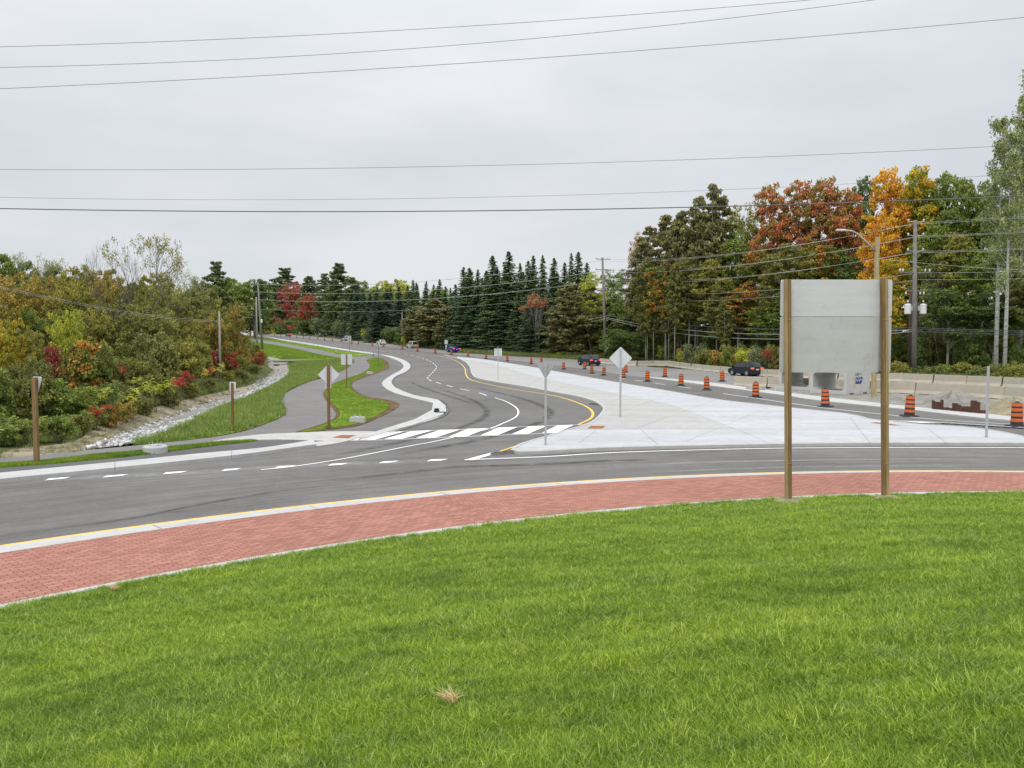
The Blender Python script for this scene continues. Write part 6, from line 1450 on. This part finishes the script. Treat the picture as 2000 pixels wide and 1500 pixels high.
# ================================================================== jersey barriers
M_jer = flat('barrier_concrete', (0.40, 0.36, 0.285), 0.9, var=0.12, scale=1.2, bmp=0.3)
def jersey_mesh(L):
    prof = [(-0.30, 0), (-0.30, 0.08), (-0.17, 0.30), (-0.085, 0.83), (-0.075, 0.85), (0.075, 0.85), (0.085, 0.83), (0.17, 0.30), (0.30, 0.08), (0.30, 0)]
    m = MB(); n = len(prof); h = L / 2 - 0.025; vs = []
    for x in (-h, -h + 0.03, h - 0.03, h):
        k = 0.93 if abs(x) > h - 0.01 else 1.0
        vs += [(x, p[0] * k, p[1] * (0.985 if k < 1 else 1)) for p in prof]
    fs = [(j * n + i, (j + 1) * n + i, (j + 1) * n + (i + 1) % n, j * n + (i + 1) % n) for j in range(3) for i in range(n)] + [tuple(range(n)), tuple(range(4 * n - 1, 3 * n - 1, -1))]
    m.add(vs, fs); return m.mesh('body', (M_jer,))
JM = jersey_mesh(3.2); JS = MB().box((0, -0.20, 0.02), (0.7, 0.25, 0.05)).mesh('drain_slot', (M_dark,)); JP = MB().box((0, 0, 0.42), (0.06, 0.20, 0.8)).mesh('joint_pin', (M_joint,)); JR = MB().box((0, 0, 0.89), (0.12, 0.06, 0.09)).mesh('reflector', (flat('reflector_amber', (0.75, 0.35, 0.12), 0.4),))
def barrier_row(pts, zone, grp, lst):
    P, Ln = resample(pts, 0.1); k = 0; s = 0
    while s + 3.2 <= Ln:
        a, b = P[int(s / 0.1)], P[min(int((s + 3.2) / 0.1), len(P) - 1)]; c = (a + b) / 2
        root = empty('concrete_barrier', (c[0], c[1], H0(*c) + 0.004), math.atan2(b[1] - a[1], b[0] - a[0])); root.rotation_euler[1] = -math.atan2(float(H0(*b) - H0(*a)), 3.2)
        if abs(root.rotation_euler[2]) > math.pi / 2: root.rotation_euler[2] += math.pi; root.rotation_euler[1] *= -1
        link('body', JM, None, root)
        for sx in (-0.9, 0.9): o = link('drain_slot', JS, None, root); o.location = (sx, -0.0, 0)
        o = link('joint_pin', JP, None, root); o.location = (1.61, 0, 0)
        if k % 3 == 0: o = link('reflector', JR, None, root); o.location = (1.4, 0, 0)
        lst.append((proj(c[0], c[1], .4)[0], root, zone, grp)); s += 3.24; k += 1
BL = []
rear = [hit(1166, 709, H0), hit(1232, 715.5, H0)] + [(float((u - 1000) / F * Y), Y) for u, Y in ((1300, 124), (1380, 105.5), (1486, 88.8), (1600, 80.5), (1741, 75.5), (1798, 72.7), (1900, 68), (2000, 63.8), (2080, 61))]
barrier_row(rear, 'rear row by the wood', 'concrete barriers of the rear row', BL)
front = [(19.6, 66.9), (22.4, 65.2), (24.4, 62.6), (26.2, 59.6), (28.1, 56.9), (30.4, 54.6), (32.6, 49.8), (35.5, 45)]
front = [hit(1436, 754, H0), hit(1512, 757.5, H0), (25.3, 62.8), hit(1714, 767.5, H0), hit(1834, 772, H0), hit(1936, 779, H0), hit(2010, 784, H0), hit(2100, 793, H0)]
barrier_row(front, 'front row by the gravel', 'concrete barriers of the front row', BL)
for g in ('concrete barriers of the rear row', 'concrete barriers of the front row'):
    L = sorted([b for b in BL if b[3] == g], key=lambda b: b[0])
    for i, b in enumerate(L): tag(b[1], 'beige concrete barrier, %s from left, %s' % (ORD[i] if i < len(ORD) else 'last', b[2]), 'barrier', g)

# ================================================================== precast box culverts
M_cul = flat('precast_concrete', (0.49, 0.485, 0.465), 0.85, var=0.10, scale=1.4, bmp=0.3)
def culvert(corner, label, logo):
    """corner = near bottom corner; opening faces left, plain side faces the camera-right"""
    x, y = corner; root = empty('box_culvert', (x, y, H0(x, y) + 0.03)); tag(root, label, 'box culvert', 'precast concrete box culverts')
    root.rotation_euler = (0, 0, rad(31)); W, D_, Hh = 3.0, 2.9, 1.78; t = 0.24
    # local: x along the side face, opening plane at x=0 spanning local y 0..D
    o = [(0, 0), (D_, 0), (D_, Hh), (0, Hh)]; c = 0.2
    i = [(t + c, t), (D_ - t - c, t), (D_ - t, t + c), (D_ - t, Hh - t - c), (D_ - t - c, Hh - t), (t + c, Hh - t), (t, Hh - t - c), (t, t + c)]
    vs = []; 
    for X in (0, W): vs += [(X, a, b) for a, b in o] + [(X, a, b) for a, b in i]
    fs = []
    for s, flip in ((0, False), (12, True)):
        F_ = [(0, 1, 5, 4), (1, 6, 5), (1, 2, 7, 6), (2, 8, 7), (2, 3, 9, 8), (3, 10, 9), (3, 0, 11, 10), (0, 4, 11)]
        for f in F_: f = tuple(k + s for k in f); fs.append(f[::-1] if not flip else f)
    for k in range(4): fs.append((k, (k + 1) % 4, 12 + (k + 1) % 4, 12 + k))
    for k in range(8): fs.append((4 + k, 16 + k, 16 + (k + 1) % 8, 4 + (k + 1) % 8))
    b = MB().add(vs, fs).build('box', M_cul, root); b.rotation_euler = (0, 0, 0)
    MB().box((0.62, -0.01, 0.03), (0.5, 0.03, 0.16)).build('lifting_slot', M_joint, root); MB().box((W - .62, -0.01, 0.03), (0.5, 0.03, 0.16)).build('lifting_slot', M_joint, root)
    if logo:
        blue = flat('logo_blue', (0.02, 0.04, 0.22), 0.6)
        def txt(s, x0, z0, size, w):
            cu = bpy.data.curves.new('lettering', 'FONT'); cu.body = s; cu.size = size; cu.extrude = 0.002; cu.offset = 0.010; cu.materials.append(blue); tmp = bpy.data.objects.new('lettering_tmp', cu); me_ = bpy.data.meshes.new_from_object(tmp); bpy.data.objects.remove(tmp); t_ = link('lettering', me_, None, root)
            t_.location = (x0, -0.006, z0); t_.rotation_euler = (rad(90), 0, 0); t_.scale = (w, 1, 1)
        txt('CO', 1.02, 1.33, 0.27, 1.2); txt('ANCHOR', 0.98, 1.05, 0.25, 0.98)
        MB().box((1.72, -0.006, 1.44), (0.42, 0.004, 0.03)).build('logo_rule', blue, root)
        n = MB(); P = [(0.98, 0.98), (1.25, 0.98), (1.27, 0.90), (1.36, 0.90), (1.38, 1.00), (1.50, 1.00), (1.52, 0.90), (1.66, 0.90), (1.70, 0.98), (2.0, 0.98), (1.82, 0.74), (1.10, 0.74)]
        vplate(n, P, -0.006, 0, 0.004); n.build('logo_ship', blue, root)
        MB().box((1.06, -0.012, 1.12), (0.085, 0.01, 1.35), ry=0.14).build('yellow_strap', flat('strap_yellow', (0.62, 0.42, 0.04), 0.6), root)
    return root
cc = hit(1654, 772, H0)
def aim(root, corner, side_px, D_px):
    """turn so that the side face runs from corner towards the pixel side_px"""
    s = hit(*side_px, H0); root.rotation_euler = (0, 0, math.atan2(s[1] - corner[1], s[0] - corner[0]))
c1 = culvert(cc, 'precast concrete box culvert with blue printed emblem and yellow strap', True); aim(c1, cc, (1706, 768.5), None)
cB = (23.15, 59.3); c2_ = culvert(cB, 'precast concrete box culvert with open end, left of the printed one', False); c2_.rotation_euler = c1.rotation_euler
x, y = hit(1521, 765, H0); o = MB().box((0, 0, 0.16), (0.75, 0.6, 0.36), top=(.97, .95)).build('concrete_block', M_curb); o.location = (x, y, 0.02); tag(o, 'small pale concrete block left of the box culverts', 'concrete block')
x, y = hit(1500, 759.5, H0); o = MB().box((0, 0, 0.06), (0.32, 0.2, 0.16)).add([(0.16, 0, .1)], []).build('dark_block', M_bk); o.location = (x, y, 0.02); tag(o, 'small dark box lying on the gravel by the front barriers', 'box')
# skid timbers
x, y = hit(1512, 757, H0); o = MB().box((0, 0, 0.07), (1.1, 0.16, 0.16), rz=-0.2).build('timber', M_wood); o.location = (x + .3, y - .35, 0.02); tag(o, 'dark timber lying at the foot of the front barriers', 'timber')
# gravel heap, excavation lip and rusty sheet piles
def heap(name, px, h, label, mat, seed, cat='heap'):
    W_ = np.array(gpts(px, H0, 4, True)); c = W_.mean(0); n = len(W_); r = random.Random(seed); vs = [(0, 0, h)]; R_ = (0.3, 0.55, 0.78, 1.0)
    for q in R_:
        for w in W_: p = (w - c) * q * r.uniform(.96, 1.04); vs.append((p[0], p[1], h * (1 - q) ** 0.8 * r.uniform(.7, 1.2) + (0.0 if q < 1 else -.03)))
    fs = [(0, 1 + i, 1 + (i + 1) % n) for i in range(n)] + [(1 + j * n + i, 1 + (j + 1) * n + i, 1 + (j + 1) * n + (i + 1) % n, 1 + j * n + (i + 1) % n) for j in range(3) for i in range(n)]
    o = MB().add(vs, fs).build(name, mat, None, True); o.location = (c[0], c[1], 0.02); tag(o, label, cat); return o
heap('gravel_heap', [(1800, 792), (1806, 783), (1835, 778), (1880, 783), (1930, 788), (1924, 800), (1880, 803), (1830, 799)], 0.85, 'heap of grey gravel behind the rusty sheet piles', M_gravel, 3)
heap('gravel_heap', [(1724, 784), (1735, 778), (1770, 779), (1790, 786), (1770, 790), (1740, 788)], 0.25, 'low spread of gravel between the lamp pole and the barrel', M_gravel, 4)
heap('earth_heap', [(1928, 806), (1930, 792), (1975, 792), (2030, 799), (2040, 816), (1980, 814)], 0.75, 'brown clay heap beside the rightmost barrel', M_mud if False else M_soil, 5)
heap('gravel_heap', [(1452, 760), (1470, 757), (1500, 760), (1495, 764), (1465, 763)], 0.35, 'small gravel heap before the leftmost front barrier', M_gravel, 6)
spw = empty('sheet_pile_wall', (*hit(1818, 800, H0), 0.0)); tag(spw, 'row of rusty steel sheet piles standing in the gravel', 'sheet piles')
a_, b_ = np.array(hit(1817, 801, H0)), np.array(hit(1923, 811, H0)); N = 12
for i in range(N):
    p = a_ + (b_ - a_) * (i + .5) / N - np.array(spw.location[:2]); ang = math.atan2(*(b_ - a_)[::-1]); w = np.linalg.norm(b_ - a_) / N; hh = (0.55, 0.50, 0.58, 0.20, 0.18, 0.45, 0.42, 0.36, 0.38, 0.72, 0.62, 0.25)[i]
    m = MB(); ys = (0.0, 0.09) if i % 2 else (0.09, 0.0)
    pts = [(-w / 2, ys[0]), (-w / 5, ys[0]), (w / 8, ys[1]), (w / 2, ys[1])]; pp = pts + [(x_, y_ + 0.025) for x_, y_ in pts[::-1]]
    R2 = lambda q: (p[0] + q[0] * math.cos(ang) - q[1] * math.sin(ang), p[1] + q[0] * math.sin(ang) + q[1] * math.cos(ang))
    m.prism([R2(q) for q in pp], -0.3, hh + random.uniform(-.04, .04)); m.build('sheet_pile', flat('rusted_steel', (0.085, 0.035, 0.022), 0.85, var=0.4, scale=5, bmp=0.4), spw)
# culvert headwall over the ditch and its pipe mouth
a_, b_ = np.array(hit(528, 707.5, H0)), np.array(hit(686, 701, H0)); ang = math.atan2(b_[1] - a_[1], b_[0] - a_[0]); L_ = float(np.linalg.norm(b_ - a_)); c = (a_ + b_) / 2
hd = empty('footbridge_slab', (c[0], c[1], float(H0(*c)) - .02), ang); tag(hd, 'thin grey concrete slab crossing the ditch beside the path', 'slab')
MB().box((0, 0, 0.12), (L_, 1.5, 0.26)).build('slab', M_curb, hd); MB().box((0, -.6, -0.1), (L_ * .98, 0.1, 0.2)).build('footing', M_joint, hd)
x, y = hit(539, 719, H); o = empty('drain_pipe', (x, y, H(x, y) + 0.28)); tag(o, 'black drain pipe mouth among the pale ditch stones', 'drain pipe')
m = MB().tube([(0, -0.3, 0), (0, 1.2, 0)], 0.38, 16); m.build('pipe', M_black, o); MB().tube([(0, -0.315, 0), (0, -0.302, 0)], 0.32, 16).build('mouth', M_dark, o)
# catch basin and clutter by the kerb
x, y = hit(853, 807, H0); o = empty('catch_basin', (x, y, H0(x, y) + .05)); tag(o, 'black filter bag over a catch basin in the white kerb bend', 'catch basin')
MB().box((0, 0, 0.10), (0.26, 0.22, 0.20), top=(.7, .8), rz=.4).build('bag', M_black, o); MB().box((0.25, -.1, 0.015), (0.45, 0.4, 0.03)).build('frame', M_joint, o)
for px, lab in (((1162, 791), 'dark drain inlet in the median kerb near the yellow curve'), ((988, 886.5), 'dark broken asphalt edge at the median nose')):
    x, y = hit(*px, H0); o = empty('drain_inlet', (x, y, 0.01), 1.95 if px[0] > 1100 else 0.55); tag(o, lab, 'drain inlet')
    MB().box((0, 0, 0.03), (1.3 if px[0] > 1100 else 1.1, 0.22, 0.07), top=(.9, .6)).build('grate', M_joint, o); MB().box((0, 0.03, 0.065), (0.8, 0.12, 0.02)).build('opening', M_bk, o)
    
# ================================================================== cars
M_glass = flat('car_glass', (0.015, 0.018, 0.02), 0.08, var=0.0, spec=0.8); M_tyre = flat('tyre', (0.02, 0.02, 0.02), 0.8); M_rim = flat('alloy_rim', (0.45, 0.45, 0.46), 0.3, metal=0.7)
def paintm(name, c): return flat(name, c, 0.25, metal=0.2, var=0.03, spec=0.6)
M_tail = flat('tail_lamp_lit', (0.5, 0.02, 0.015), 0.3, emit=((1.0, 0.12, 0.06), 1.6)); M_taild = flat('tail_lamp', (0.45, 0.03, 0.03), 0.3); M_plate = flat('number_plate', (0.6, 0.6, 0.62), 0.5)
def make_car(label, u, v, yaw_px, paint, L=4.5, W=1.85, Hh=1.66, kind_='suv', lit=True, dist=None, cat='car', az=None):
    x, y = hit(u, v, H0); p2 = hit(*yaw_px, H0); yaw = math.atan2(p2[1] - y, p2[0] - x) if az is None else rad(90 + az)
    root = empty('car', (x, y, H0(x, y) + 0.015), yaw); tag(root, label, cat, 'cars driving away in the far lane')
    slope = math.atan2(float(H0(*p2)) - float(H0(x, y)), math.hypot(p2[0] - x, p2[1] - y)); root.rotation_euler[1] = -slope
    # local x forward, y left, z up. outline in (x,z)
    b = 0.98 if kind_ != 'sedan' else 0.92
    roof = {'suv': [(-L / 2 + .10, b), (-L / 2 + .42, Hh - .10), (-L / 2 + .62, Hh), (0.35, Hh), (0.62, Hh - .05), (1.30, b + .08)],
            'sedan': [(-L / 2 + .75, b), (-L / 2 + 1.25, Hh - .06), (-L / 2 + 1.6, Hh), (0.15, Hh), (0.42, Hh - .05), (1.15, b + .04)]}[kind_]
    lower = [(-L / 2 + .12, .24), (-L / 2, .42), (-L / 2 + .01, .80), (roof[0][0] - (0.0 if kind_ == 'suv' else .55), b)]
    front = [(1.30 if kind_ == 'suv' else 1.15, b), (L / 2 - .35, b - .10), (L / 2 - .06, .74), (L / 2, .48), (L / 2 - .12, .24)]
    def hwid(z, xx):
        t = W / 2 - 0.05 * max(0, (abs(xx) - L / 2 + .7)) / .7
        if z < .45: t -= 0.04
        if z > b: t -= (z - b) * 0.33
        return t
    m = bmesh.new()
    def shell(P):
        A = [m.verts.new((px, hwid(pz, px), pz)) for px, pz in P]; B_ = [m.verts.new((px, -hwid(pz, px), pz)) for px, pz in P]; n = len(P)
        m.faces.new(A[::-1]); m.faces.new(B_)
        for i in range(n): m.faces.new((A[i], A[(i + 1) % n], B_[(i + 1) % n], B_[i]))
    shell(lower + front)
    shell([(roof[0][0], b - .01)] + roof[1:-1] + [(roof[-1][0], b + .02), (roof[-1][0] - .02, b - .01)])
    bmesh.ops.recalc_face_normals(m, faces=m.faces); bmesh.ops.bevel(m, geom=[e for e in m.edges if e.calc_face_angle(0) > 0.5], offset=0.045, segments=2, affect='EDGES')
    me = bpy.data.meshes.new('body'); m.to_mesh(me); m.free(); me.polygons.foreach_set('use_smooth', [True] * len(me.polygons)); body = link('body', me, paint, root)
    try: me.set_sharp_from_angle(angle=0.6)
    except Exception: pass
    e = 0.012
    def side_glass(P, s): 
        vs = [(px, s * (hwid(pz, px) + e), pz) for px, pz in P]; vs2 = [(px, s * (hwid(pz, px) - .02), pz) for px, pz in P]; n = len(P); f = tuple(range(n))
        MB().add(vs + vs2, [f if s < 0 else f[::-1]] + [(i, (i + 1) % n, n + (i + 1) % n, n + i) for i in range(n)]).build('side_window', M_glass, root)
    xr0 = roof[0][0] + .30; xf = roof[-1][0]; zt = Hh - .10
    def sg(x0, x1, s, cut0=0, cut1=0): side_glass([(x0, b + .05), (x1, b + .05), (x1 - cut1, zt), (x0 + cut0, zt)], s)
    for s in (-1, 1):
        if kind_ == 'suv': sg(xr0, xr0 + .62, s, .22, 0); sg(xr0 + .70, xr0 + 1.55, s); sg(xr0 + 1.63, xf - .14, s, 0, .62)
        else: sg(xr0 + .05, xr0 + 1.05, s, .4, 0); sg(xr0 + 1.13, xf - .12, s, 0, .62)
    # rear window and windscreen lie on the sloping faces
    def slope_glass(p, q, nm, k0=.12, k1=.88, out=1):
        dx, dz = q[0] - p[0], q[1] - p[1]; l = math.hypot(dx, dz); nx, nz = (-dz / l * e * 2, dx / l * e * 2); 
        if nx * out < 0: nx, nz = -nx, -nz
        a = (p[0] + dx * k0 + nx, p[1] + dz * k0 + nz); c_ = (p[0] + dx * k1 + nx, p[1] + dz * k1 + nz); ha, hc = hwid(a[1], a[0]) - .14, hwid(c_[1], c_[0]) - .12
        vs = [(a[0], ha, a[1]), (a[0], -ha, a[1]), (c_[0], -hc, c_[1]), (c_[0], hc, c_[1])]; vs += [(v_[0] - nx * 3, v_[1], v_[2] - nz * 3) for v_ in vs]
        MB().add(vs, [(0, 1, 2, 3), (0, 4, 5, 1), (1, 5, 6, 2), (2, 6, 7, 3), (3, 7, 4, 0)]).build(nm, M_glass, root)
    slope_glass(roof[0], roof[1], 'rear_window', .12, .92, -1); slope_glass((roof[-1][0], roof[-1][1]), roof[-2], 'windscreen', .08, .92, 1)
    for sx in (-L / 2 + .82, L / 2 - .86):
        for s in (-1, 1):
            yy = s * (W / 2 - .11)
            m2 = MB().tube([(sx, yy - s * .11, .34), (sx, yy - s * .10, .34), (sx, yy + s * .115, .34), (sx, yy + s * .125, .34)], [.30, .335, .335, .30], 18); wh = m2.build('wheel', M_tyre, root)
            rm = MB().tube([(sx, yy + s * .10, .34), (sx, yy + s * .132, .34)], .215, 14); ro = rm.build('rim', M_rim, wh)
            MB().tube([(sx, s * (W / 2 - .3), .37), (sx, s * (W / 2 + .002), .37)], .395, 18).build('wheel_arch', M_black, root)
    for s in (-1, 1):
        MB().box((-L / 2 + .07, s * (W / 2 - .20), .92), (.16, .34, .17)).build('tail_light', M_tail if lit else M_taild, root)
        MB().box((L / 2 - .18, s * (W / 2 - .28), .70), (.22, .36, .14), ry=.3).build('headlight', M_rim, root)
        MB().box((1.05, s * (W / 2 + .07), b + .10), (.12, .18, .14)).build('mirror', paint, root)
    MB().box((-L / 2 - .012, 0, .78), (.03, .36, .16)).build('number_plate', M_plate, root)
    MB().box((-L / 2 + .02, 0, .38), (.10, W - .14, .22)).build('rear_bumper', M_black if kind_ == 'suv' else paint, root)
    return root
make_car('dark navy family suv with lit tail lamps left of the tall crossarm pole', 1150, 713.5, (1116, 705.5), paintm('paint_navy', (0.012, 0.016, 0.045)), 4.75, 1.92, 1.74, az=22)
make_car('dark teal small suv with lit tail lamps beside the front barriers', 1455, 734, (1395, 725.5), paintm('paint_teal', (0.010, 0.022, 0.030)), 4.15, 1.8, 1.60, az=25)
make_car('bright blue car with lit tail lamps by the double plate sign', 885, 688.5, (868, 684.8), paintm('paint_blue', (0.010, 0.022, 0.24)), 4.4, 1.82, 1.5, 'sedan', az=27)
make_car('cream coloured pickup-like suv with an orange lamp', 805, 680.0, (785, 677), paintm('paint_cream', (0.60, 0.54, 0.42)), 4.7, 1.9, 1.85, lit=False, az=30)
make_car('white car followed by a striped barrel, left of the cream suv', 744.5, 673.2, (724, 670.2), paintm('paint_white', (0.72, 0.68, 0.68)), 4.4, 1.8, 1.5, 'sedan', lit=False, az=30)
make_car('silver van beside the narrow pale sign', 675, 665.5, (655, 662.8), paintm('paint_silver', (0.55, 0.58, 0.63)), 4.4, 1.8, 1.85, lit=False, az=27)
make_car('dark red car below the red maple', 563, 657.0, (545, 655), paintm('paint_red', (0.16, 0.012, 0.02)), 4.5, 1.85, 1.6, az=33)
make_car('deep blue car, farthest down the road at the left', 478, 652.2, (466, 651.2), paintm('paint_deep_blue', (0.02, 0.03, 0.25)), 4.6, 1.9, 1.6, lit=False, az=40)
# two white hoardings in the far distance
for k, (u, w, lab) in enumerate(((472, 1.9, 'left of the two small white boards far down the road'), (494.5, 2.6, 'right of the two small white boards far down the road'))):
    Y = 400; x = gx(u, Y); g = H(x, Y); z = hw(u, 637.5, Y) - g; root = empty('hoarding', (x, Y, g)); tag(root, lab, 'hoarding', 'far white hoardings')
    MB().box((0, 0, z), (w * 1.3, .1, 1.6)).build('board', M_white, root)
    for s in (-1, 1): MB().box((s * w * .6, 0.08, z / 2), (.15, .1, z)).build('post', M_polep, root)
print('scene objects', len(bpy.data.objects), 'tris', sum(sum(len(p.vertices) - 2 for p in m.polygons) for m in bpy.data.meshes))
